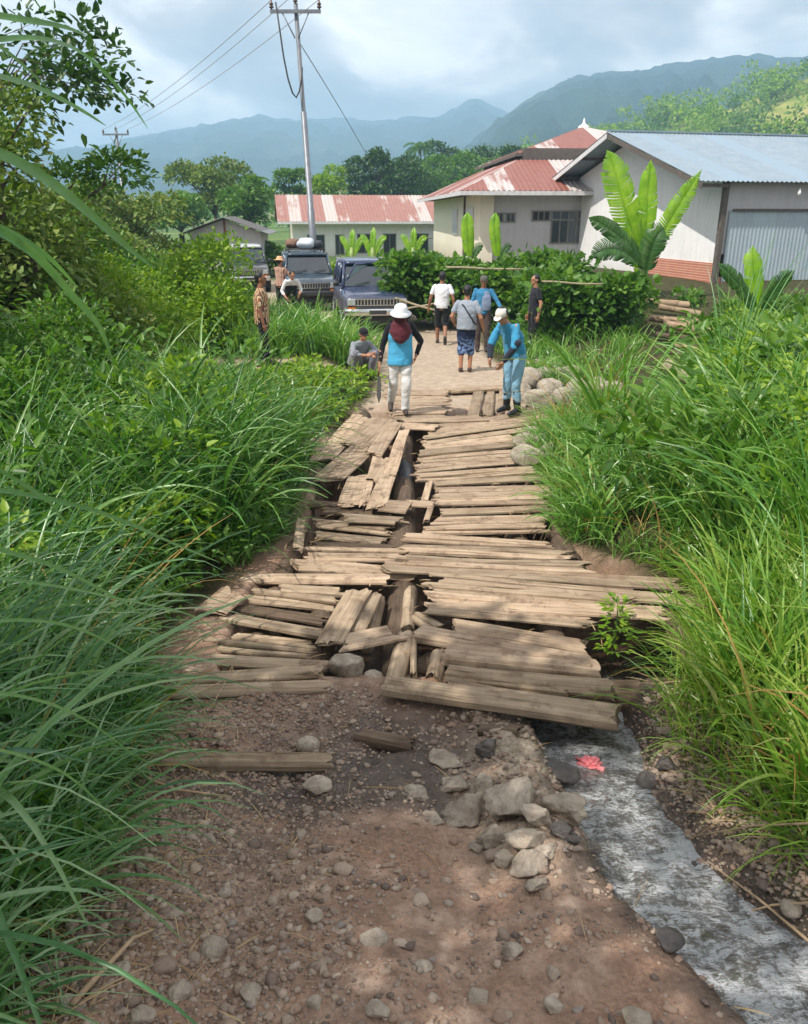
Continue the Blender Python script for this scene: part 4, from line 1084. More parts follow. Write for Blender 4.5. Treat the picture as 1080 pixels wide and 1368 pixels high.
# ------------------------------------------------------------------ long school block at the back
lb = empty('school_block', (-7.9, 61, -.3), 0, 'long low white block with a faded red gabled metal roof behind the utility pole', 'building')
lb.matrix_world = frame_at((-7.9, 61, -.3), (.985, .17, 0))
LX, LY = 14.5, 7.0
EH2, RH2 = 2.95, 4.4
lw_ = MB().box(0, LX, 0, .15, -.6, EH2); lw_.build('front_wall', WALLW, lb)
gw_ = MB(); gw_.poly([(0, .15, -.6), (0, LY, -.6), (0, LY, EH2), (0, LY / 2, RH2 - .2), (0, .15, EH2)], (.15, 0, 0)); gw_.build('side_wall', WALLC, lb)
MB().poly([(-.02, .3, EH2 - .35), (-.02, LY - .3, EH2 - .35), (-.02, LY / 2, RH2 - .2)], (.02, 0, 0)).build('gable_boarding', EAVE, lb)
sl2 = (RH2 - EH2) / (LY / 2)
for pts in ([(-.9, EH2 - .9 * sl2), (LY / 2, RH2)], [(LY / 2, RH2), (LY + .9, EH2 - .9 * sl2)]):
    V1, F1 = corrugated(LX + 1.6, pts, .25, .02)
    link('roof', mesh_np('roof', V1, F1, True), REDF, lb, (-1.1, 0, .08))
MB().box(-1.1, LX + .5, -.93, -.9, EH2 - .9 * sl2 - .1, EH2 - .9 * sl2 + .07).build('fascia', FASCIA, lb)
for x0, x1, z0, z1 in ((1.0, 2.2, -.6, 1.7), (3.0, 3.6, .4, 1.7), (4.6, 5.7, .5, 1.75), (6.5, 7.4, .5, 1.75), (8.6, 9.8, .5, 1.75), (11.0, 12.2, .4, 1.75)):
    win(lb, x0, x1, z0, z1, cols=2, mat=DARKIN if x0 > 4 else GLASS)
MB().box(9.2, LX, -2.4, -.9, 1.5, 1.56).build('porch_roof', GREYR, lb)

# ------------------------------------------------------------------ small shed at the left
sd_ = empty('small_shed', (-10.0, 40, .0), 0, 'small whitewashed shed with a low gabled roof, left of the parked vehicles', 'building')
sd_.matrix_world = frame_at((-10.05, 40, .0), (.99, .08, 0))
SX, SY = 3.3, 4.5
MB().poly([(0, 0, -.5), (SX, 0, -.5), (SX, 0, 2.05), (SX / 2, 0, 2.62), (0, 0, 2.05)], (0, .12, 0)).build('gable_wall', WALLG, sd_)
MB().box(0, .12, .12, SY, -.5, 2.05).build('side_wall', WALLG, sd_); MB().box(SX - .12, SX, .12, SY, -.5, 2.05).build('side_wall', WALLG, sd_)
for sg in (0, 1):
    q = [(-.45, 1.98), (SX / 2, 2.72)] if sg == 0 else [(SX / 2, 2.72), (SX + .45, 1.98)]
    # ridge runs along y: swap axes
    V1, F1 = corrugated(SY + .8, q, .2, .015)
    V1 = np.stack([V1[:, 1], V1[:, 0] - .5, V1[:, 2]], 1)
    link('roof', mesh_np('roof', V1, F1[:, ::-1], True), GREYR, sd_)
MB().box(SX / 2 - .05, SX / 2 + .05, -.05, -.004, -.3, 2.6).build('middle_post', simple('brown_post', lin(140, 96, 78), .8), sd_)
win(sd_, .95, 1.5, 1.0, 1.55, cols=1, mat=DARKIN)
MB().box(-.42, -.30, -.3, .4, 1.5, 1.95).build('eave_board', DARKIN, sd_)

# ------------------------------------------------------------------ poles and wires
STEEL = simple('galvanised_steel', lin(122, 126, 132), .45, .18, 5, .2, .35)
PORC = simple('porcelain', (.10, .055, .04, 1), .25, .2)
WIRE = simple('wire', (.05, .05, .055, 1), .6, .1)
WIREG = simple('aluminium_wire', lin(150, 156, 166), .5, .1)
def pole(base, top, r0, r1, name, lab, arm_px=1.63, azz=0.0, brace=True):
    b, t_ = Vector(base), Vector(top)
    root = empty(name, b, 0, lab, 'utility pole')
    d = t_ - b
    MB().tube([(0, 0, -.6), d * .33, d * .331, d * .66, d * .661, d], [r0, r0, r0 * .86, r0 * .8, r1 * 1.05, r1], 12).build('pole_shaft', STEEL, root)
    u = Vector((math.cos(azz), math.sin(azz), 0)); v = Vector((-u.y, u.x, 0))
    c = d - Vector((0, 0, .25)) - v * (r1 + .045)
    M = Matrix((u, v, Vector((0, 0, 1)))).transposed().to_4x4(); M.translation = c
    MB().box(-arm_px / 2, arm_px / 2, -.04, .04, -.05, .05, M).build('crossarm', STEEL, root)
    if brace:
        for s in (-1, 1):
            MB().tube([c + u * s * .42 - Vector((0, 0, .05)), c + v * .05 - Vector((0, 0, .75)) + u * s * .05], .02, 6).build('brace', STEEL, root)
    for s in (-.94, 0, .94):
        p = c + u * s * arm_px / 2 + (v * (r1 + .0) if s == 0 else Vector())
        q = [(0, .03), (.05, .03), (.06, .07), (.1, .075), (.11, .045), (.14, .045), (.15, .07), (.19, .06), (.22, .03), (.27, .03)]
        MB().tube([p + Vector((0, 0, z_ + (.22 if s == 0 else .04))) for z_, _ in q], [r_ for _, r_ in q], 10).build('insulator', PORC, root)
    return root, b + c, u
top1 = atd(395, 4, 30)
base1 = Vector((-3.12, 30, gz1(-3.12, 30)))
P1, arm1, u1 = pole(base1, top1, .12, .07, 'utility_pole', 'tall grey steel utility pole with a crossarm, rising behind the parked vehicles')
top2 = atd(155, 174, 58)
P2, arm2, u2 = pole((top2.x, 58, -.2), top2, .14, .09, 'utility_pole', 'distant utility pole whose crossarm stands against the sky above the left trees', 1.7)
top3 = atd(205, 128, 58)
def wire(a, b, sag, r, lab, mat, n=24, grp='overhead wires'):
    a, b = Vector(a), Vector(b)
    pts = [a.lerp(b, k / n) - Vector((0, 0, sag * 4 * (k / n) * (1 - k / n))) for k in range(n + 1)]
    b_ = MB().tube([p - a for p in pts], r, 5)
    return tag(b_.build('overhead_wire', mat, None, a), lab, 'wire', grp)
for k, s in enumerate((-.94, 0, .94)):
    wire(arm1 + u1 * s * .8 + Vector((0, 0, .32 if s else .5)), arm2 + u2 * s * .83 + Vector((0, 0, .3)), .35, .012, ['leftmost of the three wires running from the tall pole to the distant pole', 'middle one of the three wires between the two poles', 'right-hand one of the three wires between the two poles'][k], WIREG)
# drop cable looping down beside the shaft
a = arm1 - u1 * .62 + Vector((0, 0, .25))
pd = [a, atd(374, 40, 29.7), atd(379, 75, 29.7), atd(385, 105, 29.7), atd(391, 124, 29.7), atd(396, 130, 29.8), atd(400, 122, 29.85), atd(403, 106, 29.9), atd(404, 90, 29.95)]
MB_ = MB().tube([p - a for p in pd], .028, 6)
tag(MB_.build('drop_cable', WIRE, None, a), 'thick black cable looping down beside the tall utility pole', 'cable')
wire(top1 - Vector((0, 0, 1.0)), Vector((-1.2, 61.5, 4.2)), -.2, .014, 'thin black service wire falling from the tall pole to the right', WIRE)
# ------------------------------------------------------------------ foliage materials
G_LEFT = foliage('grass_blade_deep', [lin(44, 84, 40), lin(64, 112, 50), lin(90, 142, 62), lin(128, 168, 92), lin(176, 188, 134)], .34, .32, .6)
G_NEAR = foliage('grass_blade_bluish', [lin(50, 94, 58), lin(74, 124, 74), lin(106, 152, 94), lin(150, 182, 134), lin(176, 190, 150)], .34, .30, .6)
G_RIGHT = foliage('grass_blade_fresh', [lin(54, 98, 38), lin(80, 132, 48), lin(108, 158, 62), lin(148, 184, 88), lin(186, 190, 130)], .36, .34, .55)
G_YEL = foliage('grass_blade_yellow', [lin(66, 108, 36), lin(96, 142, 46), lin(130, 170, 60), lin(164, 186, 86), lin(196, 182, 118)], .38, .36, .5)
L_DARK = foliage('leaf_dark', [lin(36, 62, 26), lin(50, 84, 34), lin(70, 106, 42), lin(96, 130, 54)], .32, .42, .45)
L_MID = foliage('leaf_mid', [lin(52, 88, 30), lin(74, 116, 38), lin(100, 142, 48), lin(134, 166, 66)], .38, .42, .45)
L_LIME = foliage('leaf_lime', [lin(78, 120, 30), lin(110, 150, 36), lin(146, 178, 50), lin(180, 196, 76)], .42, .42, .45)
L_OLIVE = foliage('leaf_olive', [lin(66, 92, 40), lin(94, 122, 52), lin(124, 148, 66), lin(166, 158, 98)], .3, .5, .35)
L_DRY = foliage('leaf_dry', [lin(120, 92, 50), lin(168, 134, 78), lin(198, 168, 108), lin(186, 130, 60)], .35, .7, .2)
BARK = simple('bark', lin(96, 80, 66), .9, .35, 9, .6, bdist=.02)
STEM = simple('green_stem', lin(86, 112, 50), .7, .3, 10)

def clumps(cx, cy, cz, nb, L, W, e0=(1.15, 1.55), bend=(.8, 2.0), spread=.12, az=None, azsd=9, segs=6, fold=False, pw=1.4):
    n = len(cx)
    k = np.repeat(np.arange(n), nb)
    m = len(k)
    a0 = rng.uniform(0, 2 * np.pi, m) if az is None else az + rng.normal(0, azsd, m)
    rr = spread * np.sqrt(rng.random(m)); aa = rng.uniform(0, 6.28, m)
    root = np.stack([np.asarray(cx)[k] + rr * np.cos(aa), np.asarray(cy)[k] + rr * np.sin(aa), np.asarray(cz)[k] - .03], 1)
    sz = np.repeat(rng.uniform(.7, 1.15, n), nb)
    Ls = rng.uniform(*L, m) * sz
    return blades(root, a0, Ls, rng.uniform(*W, m), rng.uniform(*e0, m), rng.uniform(*bend, m), segs, pw=pw, fold=fold)

def scatter(n, x0, x1, y0, y1, cond, dens=None):
    x = rng.uniform(x0, x1, n * 8); y = rng.uniform(y0, y1, n * 8)
    ok = cond(x, y)
    x, y = x[ok][:n], y[ok][:n]
    return x, y, gz(x, y)

def lump_line(x, y, z, r, rz):
    return np.stack([x, y, z, np.full(len(x), r) * rng.uniform(.7, 1.25, len(x)), np.full(len(x), rz) * rng.uniform(.7, 1.25, len(x))], 1)

# ------------------------------------------------------------------ left bank: arching grass
x, y, z = scatter(105, -3.4, -1.0, 1.5, 4.6, lambda x, y: (x < left_edge(y) - .52))
P = [clumps(x, y, z, 20, (.9, 1.75), (.014, .044), (1.05, 1.55), (.8, 2.3), .14, 0.0, 1.5, 10, True)]
x, y, z = scatter(70, -2.6, -1.2, 1.5, 4.8, lambda x, y: (x < left_edge(y) - .2) & (x > left_edge(y) - .7))
P.append(clumps(x, y, z, 20, (.5, 1.0), (.010, .022), (.9, 1.45), (1.0, 2.3), .1, 0.0, 1.3, 7))
V, F = join(P)
tag(link('tall_grass', mesh_np('tall_grass', V, F), G_NEAR), 'bluish green arching grass crowding the near left of the road', kind='stuff')
x, y, z = scatter(620, -7, -.9, 4.5, 12.9, lambda x, y: (x < left_edge(y) - .16 - .42 * (y < 6.6)) & (vnoise(x * 1.5, y * 1.5, 21) > .30) & ((y < 9.9) | (x < -3.9) | ((x > -1.7) & (y < 11.6))))
ed = np.clip((left_edge(y) - x) / 1.2, 0, 1)
nr = y < 9.8
P = [clumps(x[nr], y[nr], z[nr], 24, (.9, 1.75), (.016, .046), (1.1, 1.55), (.6, 2.2), .13, -.2, 1.9, 9, True),
     clumps(x[~nr], y[~nr], z[~nr], 22, (.6, 1.1), (.020, .044), (1.1, 1.5), (.8, 1.9), .15)]
x, y, z = scatter(120, -2.4, -.6, 4.8, 12.2, lambda x, y: (x < left_edge(y) - .05 - .3 * (y < 6.6)) & (x > left_edge(y) - .6))
P.append(clumps(x, y, z, 18, (.3, .7), (.008, .018), (.8, 1.4), (.9, 2.2), .1))
V, F = join(P)
tag(link('tall_grass', mesh_np('tall_grass', V, F), G_LEFT), 'deep green arching grass on the bank left of the bridge', kind='stuff')
# low leafy weeds among it
x, y, z = scatter(330, -6.5, -.5, 4.6, 14.3, lambda x, y: (x < left_edge(y) - .1) & ((y < 12.8) | (x > -1.9) | (x < -3.9)) & ((y > 10.4) | (rng.random(len(x)) < .25)))
lm = lump_line(x, y, z + .16, .3, .20)
hi = (y < 9.5); lm[hi, 2] += rng.uniform(.2, .9, hi.sum())
V, F = leaf_cloud(lm, 24000, .10, .05)
tag(link('weeds', mesh_np('weeds', V, F), L_LIME), 'lime green low leafy weeds left of the far bridge end', kind='stuff')
x, y, z = scatter(240, -2.6, -1.0, 2.0, 9, lambda x, y: (x < left_edge(y) - .15) & (x > left_edge(y) - 1.1))
V, F = leaf_cloud(lump_line(x, y, z + .18, .2, .2), 7500, .095, .038)
tag(link('weeds', mesh_np('weeds', V, F), L_MID), 'mid green leafy weeds at the foot of the left grass', kind='stuff')
# grass between the side path and the cars
x, y, z = scatter(430, -7.5, -.7, 15.9, 21.0, lambda x, y: (x < left_edge(y) - .15 + .2 * (y > 17)) & (x > -7.5))
V, F = join([clumps(x, y, z, 28, (.55, 1.1), (.022, .042), (1.1, 1.52), (.5, 1.7), .2, segs=6)])
tag(link('verge_grass', mesh_np('verge_grass', V, F), G_RIGHT), 'bright green knee high grass in front of the parked vehicles', kind='stuff')

# ------------------------------------------------------------------ right bank
x, y, z = scatter(105, 1.5, 3.6, 2.75, 5.6, lambda x, y: (x > right_edge(y) + .16))
P = [clumps(x, y, z, 27, (.55, 1.15), (.012, .032), (1.05, 1.55), (.4, 1.8), .13, segs=7)]
x, y, z = scatter(70, 1.4, 3.2, 2.3, 6.3, lambda x, y: (x > right_edge(y) + .0) & (x < right_edge(y) + .5))
P.append(clumps(x, y, z, 20, (.3, .75), (.007, .016), (.7, 1.4), (.9, 2.2), .1, 3.1, 1.4, segs=6))
V, F = join(P)
tag(link('tall_grass', mesh_np('tall_grass', V, F), G_YEL), 'sunlit yellow green grass on the near right bank of the stream', kind='stuff')
x, y, z = scatter(560, 1.3, 7.5, 5.4, 12.2, lambda x, y: (x > right_edge(y) + .14) & ((y < 9.6) | (x > 2.5 + (y - 9.6) * .75)) & (vnoise(x * 1.5, y * 1.5, 23) > .30))
sh = np.clip((x - right_edge(y)) / 1.3, 0, 1)
lo = (sh < .35) | ((x - right_edge(y) < 1.15) & (y > 7.4))
Ll = np.where((y > 7.4) & lo, .62, 1.0)
CORR = lambda x, y: (y > 5.2) & (x / y > .285) & (x / y < .39)
P = [clumps(x[lo & (Ll < 1)], y[lo & (Ll < 1)], z[lo & (Ll < 1)], 24, (.45, .8), (.012, .028), (1.0, 1.5), (.8, 2.0), .14, segs=7), clumps(x[lo & (Ll == 1)], y[lo & (Ll == 1)], z[lo & (Ll == 1)], 26, (.7, 1.25), (.016, .038), (1.0, 1.5), (.8, 2.0), .14, segs=8), clumps(x[~lo & CORR(x, y)], y[~lo & CORR(x, y)], z[~lo & CORR(x, y)], 22, (.55, .95), (.014, .034), (1.0, 1.5), (.8, 2.0), .14, segs=7), clumps(x[~lo & ~CORR(x, y)], y[~lo & ~CORR(x, y)], z[~lo & ~CORR(x, y)], 26, (1.0, 1.8), (.018, .046), (1.1, 1.54), (.7, 1.9), .14, segs=8)]
x, y, z = scatter(130, 1.3, 3.2, 6.2, 11.6, lambda x, y: (x > right_edge(y) + .02) & (x < right_edge(y) + .35 + .9 * (y > 9.4)))
P.append(clumps(x, y, z, 20, (.35, .8), (.009, .02), (.8, 1.4), (.9, 2.2), .1, segs=6))
V, F = join(P)
tag(link('tall_grass', mesh_np('tall_grass', V, F), G_RIGHT), 'fresh green arching grass on the bank right of the bridge', kind='stuff')
x, y, z = scatter(360, 1.6, 9.5, 6.0, 19.0, lambda x, y: (x > right_edge(y) + .5) & (x > 2.4 + np.clip(y - 9, 0, 3) * .62 + np.clip(y - 12, 0, 9) * .05) & ((y > 9) | (rng.random(len(x)) < .6)))
lm = lump_line(x, y, z + .3, .36, .30); lm[:, 2] += rng.uniform(0, 1.0, len(x)) * sstep((x - 2.2) / 1.5) * (1 - .9 * sstep((y - 9) / 5))
lm = lm[~CORR(lm[:, 0], lm[:, 1]) & ~((lm[:, 1] > 8.3) & (lm[:, 0] / lm[:, 1] < .29))]
V, F = leaf_cloud(lm, 20000, .095, .048)
tag(link('weeds', mesh_np('weeds', V, F), L_LIME), 'yellow green leafy weeds and creepers over the right bank', kind='stuff')
x, y, z = scatter(260, 2.0, 10.5, 12.8, 21.5, lambda x, y: (x > right_edge(y) + .25) & ((y > 14.6) | (x > 4.2)) & ~CORR(x, y))
V, F = clumps(x, y, z, 24, (.3, .75), (.018, .032), (1.0, 1.5), (.5, 1.8), .2, segs=5)
tag(link('verge_grass', mesh_np('verge_grass', V, F), G_RIGHT), 'short grass where the man in black stands, right of the road', kind='stuff')
x, y, z = scatter(110, 2.6, 8, 6.0, 12.5, lambda x, y: (x > right_edge(y) + .9) & ((x / y < .27) | (x / y > .39)) & ((y < 9.4) | (x > 3.4)))
V, F = clumps(x, y, z, 26, (.9, 1.7), (.016, .04), (1.15, 1.56), (.3, 1.6), .14, segs=8)
tag(link('tall_grass', mesh_np('tall_grass', V, F), G_YEL), 'taller yellow green grass standing among the weeds of the right bank', kind='stuff')
x, y, z = scatter(26, 1.7, 3.4, 2.8, 5.6, lambda x, y: (x > right_edge(y) + .25))
V, F = clumps(x, y, z, 16, (.6, 1.15), (.018, .034), (1.1, 1.55), (.4, 1.5), .1, segs=8, fold=True)
tag(link('broad_grass', mesh_np('broad_grass', V, F), G_RIGHT), 'broad bladed grass tufts on the near right bank', kind='stuff')
# dead blades and stems standing among the green
x, y, z = scatter(150, -5.5, 6.5, 2.2, 12.0, lambda x, y: ((x < left_edge(y) - .25) & (x > left_edge(y) - 2.2)) | ((x > right_edge(y) + .15) & (x < right_edge(y) + 2.6)))
V, F = clumps(x, y, z, 8, (.5, 1.35), (.006, .02), (.7, 1.5), (.4, 2.2), .15, segs=7)
tag(link('dead_grass', mesh_np('dead_grass', V, F), L_DRY), 'dry straw coloured blades standing among the green grass of both banks', kind='stuff')
# broad leaved weeds on the right bank and the left foot
x, y, z = scatter(130, 1.6, 6.5, 4.9, 12.0, lambda x, y: (x > right_edge(y) + .35) & ((y < 8.3) | (x > 3.2)))
lm = lump_line(x, y, z + .55, .34, .34); lm[:, 2] += rng.uniform(0, .6, len(x)) * np.clip((x - right_edge(y)) / 1.2, 0, 1)
V, F = leaf_cloud(lm, 2800, .17, .085, .5)
tag(link('broad_weeds', mesh_np('broad_weeds', V, F), L_MID), 'broad leaved weeds growing through the right bank grass', kind='stuff')
x, y, z = scatter(80, -5, -1.2, 5.5, 11.0, lambda x, y: (x < left_edge(y) - .5))
lm = lump_line(x, y, z + .75, .36, .36); lm[:, 2] += rng.uniform(0, .5, len(x))
V, F = leaf_cloud(lm, 1300, .14, .06, .5)
tag(link('broad_weeds', mesh_np('broad_weeds', V, F), L_MID), 'broad leaved weeds growing through the left bank grass', kind='stuff')
# vine thicket
n = 210
x = np.concatenate([rng.uniform(-.5, 4.6, n), rng.uniform(3.0, 7.5, 110)]); y = np.concatenate([rng.uniform(21.8, 24.6, n), rng.uniform(18.4, 21.8, 110)])
kx = ~((y < 21.5) & (x / y > .275) & (x / y < .39)); x, y = x[kx], y[kx]; n2 = len(x) - n
top = np.concatenate([np.full(n, 1.55), np.full(n2, 1.42)]) * np.where(x > 5.2, .62, 1) * (.78 + .5 * vnoise(x * 1.3, y * .9, 5))
zz = gz(x, y) * .4 + rng.uniform(.25, 1, len(x)) ** .7 * (top - gz(x, y) * .4) - .3
V, F = leaf_cloud(lump_line(x, y, zz, .46, .36), 26000, .18, .125, .6)
tag(link('vine_thicket', mesh_np('vine_thicket', V, F), L_MID), 'dark leafy vine thicket in front of the halls, behind the walking men', kind='stuff')
k = zz > top - .75
V, F = leaf_cloud(lump_line(x[k], y[k], zz[k] + .25, .48, .25), 12000, .18, .13, .8)
tag(link('vine_leaves', mesh_np('vine_leaves', V, F), L_MID), 'paler creeper leaves lying over the top of the vine thicket', kind='stuff')

# ------------------------------------------------------------------ fence rails and timber among the thicket
RAIL = simple('old_bamboo', lin(150, 138, 112), .8, .25, 12)
def rail(a, b, r, lab, grp='rails and logs in the right thicket', cat='rail', mat=RAIL, name='bamboo_rail'):
    A_, B_ = Vector(a), Vector(b); c = (A_ + B_) / 2
    pts = [A_.lerp(B_, k / 6) - c + Vector((0, 0, .008 * math.sin(k * 1.3))) for k in range(7)]
    return tag(MB().tube(pts, [r * (1.06 - .03 * k) for k in range(7)], 8).build(name, mat, None, c), lab, cat, grp)
rail(atd(596, 357, 21.7), atd(700, 360, 21.5), .028, 'pale bamboo rail above the cap of the man in the blue shirt')
rail(atd(724, 376, 18.3), atd(806, 380, 18.0), .022, 'thin rail right of the man in black')
rail(atd(520, 396, 21.4), atd(586, 416, 20.8), .03, 'rail slanting down beside the bonnet of the front car')
rail(atd(536, 414, 21.2), atd(596, 402, 20.8), .025, 'crossing stick by the verge left of the man in white')
TIMB = wood_mat('stacked_timber', [(.25, lin(112, 92, 74)), (.5, lin(168, 144, 118)), (.75, lin(198, 178, 152))])
stackx = [(864, 402, 922, 408, .085, .42, 'highest pale log of the timber stack in the right weeds'), (880, 410, 936, 420, .07, .40, 'second log from the top of the timber stack'), (868, 424, 930, 432, .08, .26, 'middle pale log of the timber stack'), (886, 433, 952, 444, .10, .22, 'thickest log of the timber stack in the right weeds'), (876, 446, 956, 456, .06, .16, 'slim dark log under the thickest one of the stack'), (892, 458, 944, 470, .07, .12, 'short log low in the timber stack'), (898, 470, 936, 482, .06, .08, 'lowest brown log in front of the timber stack'), (930, 424, 962, 470, .05, .2, 'log slanting down across the right end of the timber stack')]
for x0, y0, x1, y1, r_q, up_, lab_ in stackx:
    A_, B_ = hit(x0, y0 + up_ * 40) + Vector((0, 0, up_)), hit(x1, y1 + up_ * 40) + Vector((0, 0, up_))
    d_ = (A_.y + B_.y) / 2
    A_, B_ = atd(x0, y0, d_ + .2), atd(x1, y1, d_ - .2)
    ax_ = B_ - A_; L_ = ax_.length; ax_.normalize(); pseed[0] += 1
    yv = Vector((0, 0, 1)).cross(ax_).normalized(); M_ = Matrix((ax_, yv, ax_.cross(yv))).transposed().to_4x4(); M_.translation = (A_ + B_) / 2
    o = link('cut_log', plank_mesh(L_, r_q * 2.2, r_q * 2, pseed[0], .03, .95), TIMB if 'dark' not in lab_ and 'brown' not in lab_ else WOODD); o.matrix_world = M_
    tag(o, lab_, 'log', 'logs of the timber stack')
rail(atd(888, 486, 9.6), atd(946, 522, 9.3), .07, 'pale fallen stalk leaning in the grass right of the rocks', cat='stalk', name='fallen_stalk')
rail(hit(806, 502) + Vector((0, 0, .03)), hit(840, 486) + Vector((0, 0, .35)), .03, 'dark stick leaning out of the grass behind the rock pile', cat='stick', mat=BARK, name='leaning_stick')
rail(hit(692, 488) + Vector((0, 0, .05)), hit(750, 490) + Vector((0, 0, .05)), .05, 'flat grey board on the verge above the rock pile', cat='board', name='verge_board')

# ------------------------------------------------------------------ banana plants
t_ = NT('banana_leaf'); p_ = t_.coord('Object')
nb_ = t_.noise(p_, 2.2, 4, .6); nv_ = t_.noise(t_.n('ShaderNodeMapping', i_Vector=p_, i_Scale=(14, 14, 3)).outputs[0], 2, 4, .6)
bc = t_.ramp(t_.math('ADD', t_.math('MULTIPLY', nb_, .7), t_.math('MULTIPLY', nv_, .3)), [(.3, lin(92, 140, 26)), (.5, lin(136, 184, 40)), (.7, lin(178, 208, 72))])
pb = t_.bsdf(bc, .35, t_.bump(nv_, .3, .02), Specular_IOR_Level=.5); tb = t_.n('ShaderNodeBsdfTranslucent', i_Color=t_.mix(1, bc, (1.3, 1.3, .4, 1), 'MULTIPLY'))
t_.done(t_.n('ShaderNodeMixShader', i_0=.45, i_1=pb.outputs[0], i_2=tb.outputs[0]).outputs[0]); BAN = t_.m
BAND = foliage('banana_leaf_old', [lin(50, 86, 40), lin(70, 112, 52), lin(96, 134, 70)], .3, .4, .5)
BSTEM = simple('banana_stem', lin(138, 158, 88), .5, .3, 6)
def banana_leaf(name, pts, wid, par, mat, seed, tear=.25, facing=Vector((0, -1, .15)), droop=.25):
    """blade along 3D points, with strips torn along its side veins"""
    r = np.random.default_rng(seed)
    P = [Vector(p) for p in pts]
    # smooth sampling
    def bez(u):
        Q = list(P)
        while len(Q) > 1: Q = [Q[i].lerp(Q[i + 1], u) for i in range(len(Q) - 1)]
        return Q[0]
    N_ = 40
    C = [bez(k / N_) for k in range(N_ + 1)]
    b = MB(); o = P[0]
    for sg in (-1, 1):
        gap = [False] + [r.random() < tear for _ in range(N_)]
        prevtop = None; dr = r.uniform(-.1, .1)
        for k in range(N_):
            if k < 4: continue
            u0, u1 = k / N_, (k + 1) / N_
            wd = lambda u: wid * .5 * (math.sin(math.pi * min(1, (u * .92 + .04))) ** .45) * (1 if u < .75 else max(.03, 1 - ((u - .75) / .25) ** 2.2))
            d = (C[k + 1] - C[k]).normalized()
            s = d.cross(facing).normalized() * sg; nn = s.cross(d).normalized() * sg
            if gap[k]: dr = r.uniform(-.5, .35)
            def edge(u, c, slip):
                w_ = wd(u); 
                q1 = c + s * w_ * .5 + nn * w_ * (.20 + droop * .3) + d * w_ * .12
                q2 = c + s * w_ * .97 + nn * w_ * (.22 - droop + dr) + d * (w_ * .32 + slip)
                return q1, q2
            sl = -.010 if gap[k] else 0
            a1, a2 = edge(u0, C[k], 0); e1, e2 = edge(u1, C[k + 1], 0)
            if gap[k] or (k + 1 <= N_ - 1 and gap[k + 1]):
                if gap[k]: a2 = a2.lerp(e2, .45); a1 = a1.lerp(e1, .12)
            vs = [C[k] - o, C[k + 1] - o, e1 - o, a1 - o, e2 - o, a2 - o]
            b.add(vs, [(0, 1, 2, 3), (3, 2, 4, 5)] if sg > 0 else [(3, 2, 1, 0), (5, 4, 2, 3)], True)
    b.tube([c - o - facing * -.004 for c in C[::2]], [max(.006, wid * .032 * (1 - k / (N_ / 2 + 1))) for k in range(N_ // 2 + 1)], 6)
    return b.build(name, mat, par)
def banana(base, lab, specs, stem_h, stem_r, grp='banana plants'):
    root = empty('banana_plant', base, 0, lab, 'banana plant', grp)
    b = Vector(base)
    MB().tube([(0, 0, -.2), (.01, 0, stem_h * .5), (0, 0, stem_h)], [stem_r * 1.15, stem_r, stem_r * .6], 10).build('stem', BSTEM, root)
    for k, (pts, w_, old, tear) in enumerate(specs):
        P = [Vector(p) for p in pts]
        o = banana_leaf('leaf', P, w_, root, BAND if old else BAN, 40 + k, tear)
        o.location = P[0] - b
    return root
D = 22.0
L3 = lambda l: [atd(px, py, D + dd) for px, py, dd in l]
bz = gz1(6.25, D)
banana((6.25, D, bz), 'large banana plant with tall torn bright leaves against the white gable wall', [
    (L3([(858, 352, 0), (846, 300, -.1), (822, 262, -.2), (828, 225, -.1), (811, 200, 0)]), .74, False, .4),
    (L3([(862, 350, .2), (864, 300, .2), (866, 255, .2), (870, 213, .25)]), .5, False, .12),
    (L3([(866, 355, 0), (882, 310, -.1), (908, 275, -.2), (938, 226, -.1)]), .5, False, .6),
    (L3([(858, 350, -.3), (838, 318, -.4), (812, 302, -.5), (786, 290, -.5)]), .42, True, .3),
    (L3([(858, 358, -.5), (838, 330, -.6), (812, 322, -.7), (790, 345, -.7)]), .6, True, .6),
    (L3([(862, 372, -.4), (866, 335, -.5), (878, 310, -.6), (888, 305, -.4)]), .66, True, .4),
    (L3([(860, 380, .3), (856, 330, .3), (846, 300, .4), (848, 280, .4)]), .6, False, .15)], 1.5, .13)
D = 14.6
bx = atd(1010, 400, D)
banana((bx.x, D, gz1(bx.x, D)), 'young banana plant with one broad leaf at the right edge, before the tin wall', [
    (L3([(1012, 420, 0), (1010, 390, 0), (1006, 355, 0), (1006, 328, .1)]), .34, False, .3),
    (L3([(1010, 420, 0), (1000, 390, -.2), (978, 366, -.3), (960, 352, -.3)]), .26, True, .1),
    (L3([(1014, 420, 0), (1030, 395, -.1), (1040, 372, -.2), (1062, 362, -.3)]), .3, True, .2)], .5, .06)
D = 26.5
for px, lab, w_ in ((626, 'single upright yellow green banana leaf before the cream wall corner', .42), (664, 'slim upright banana leaf before the small louvre windows', .36)):
    bx = atd(px, 340, D)
    banana((bx.x, D, gz1(bx.x, D)), lab, [(L3([(px + 2, 350, 0), (px, 325, 0), (px - (2 if px < 640 else 6), 300, 0), (px - 1, 283, .1)]), w_, False, .1), (L3([(px + 4, 350, 0), (px + 8, 335, 0), (px + 14, 325, 0), (px + 20, 330, .1)]), w_ * .7, True, .2)], .5, .07)
D = 45.0
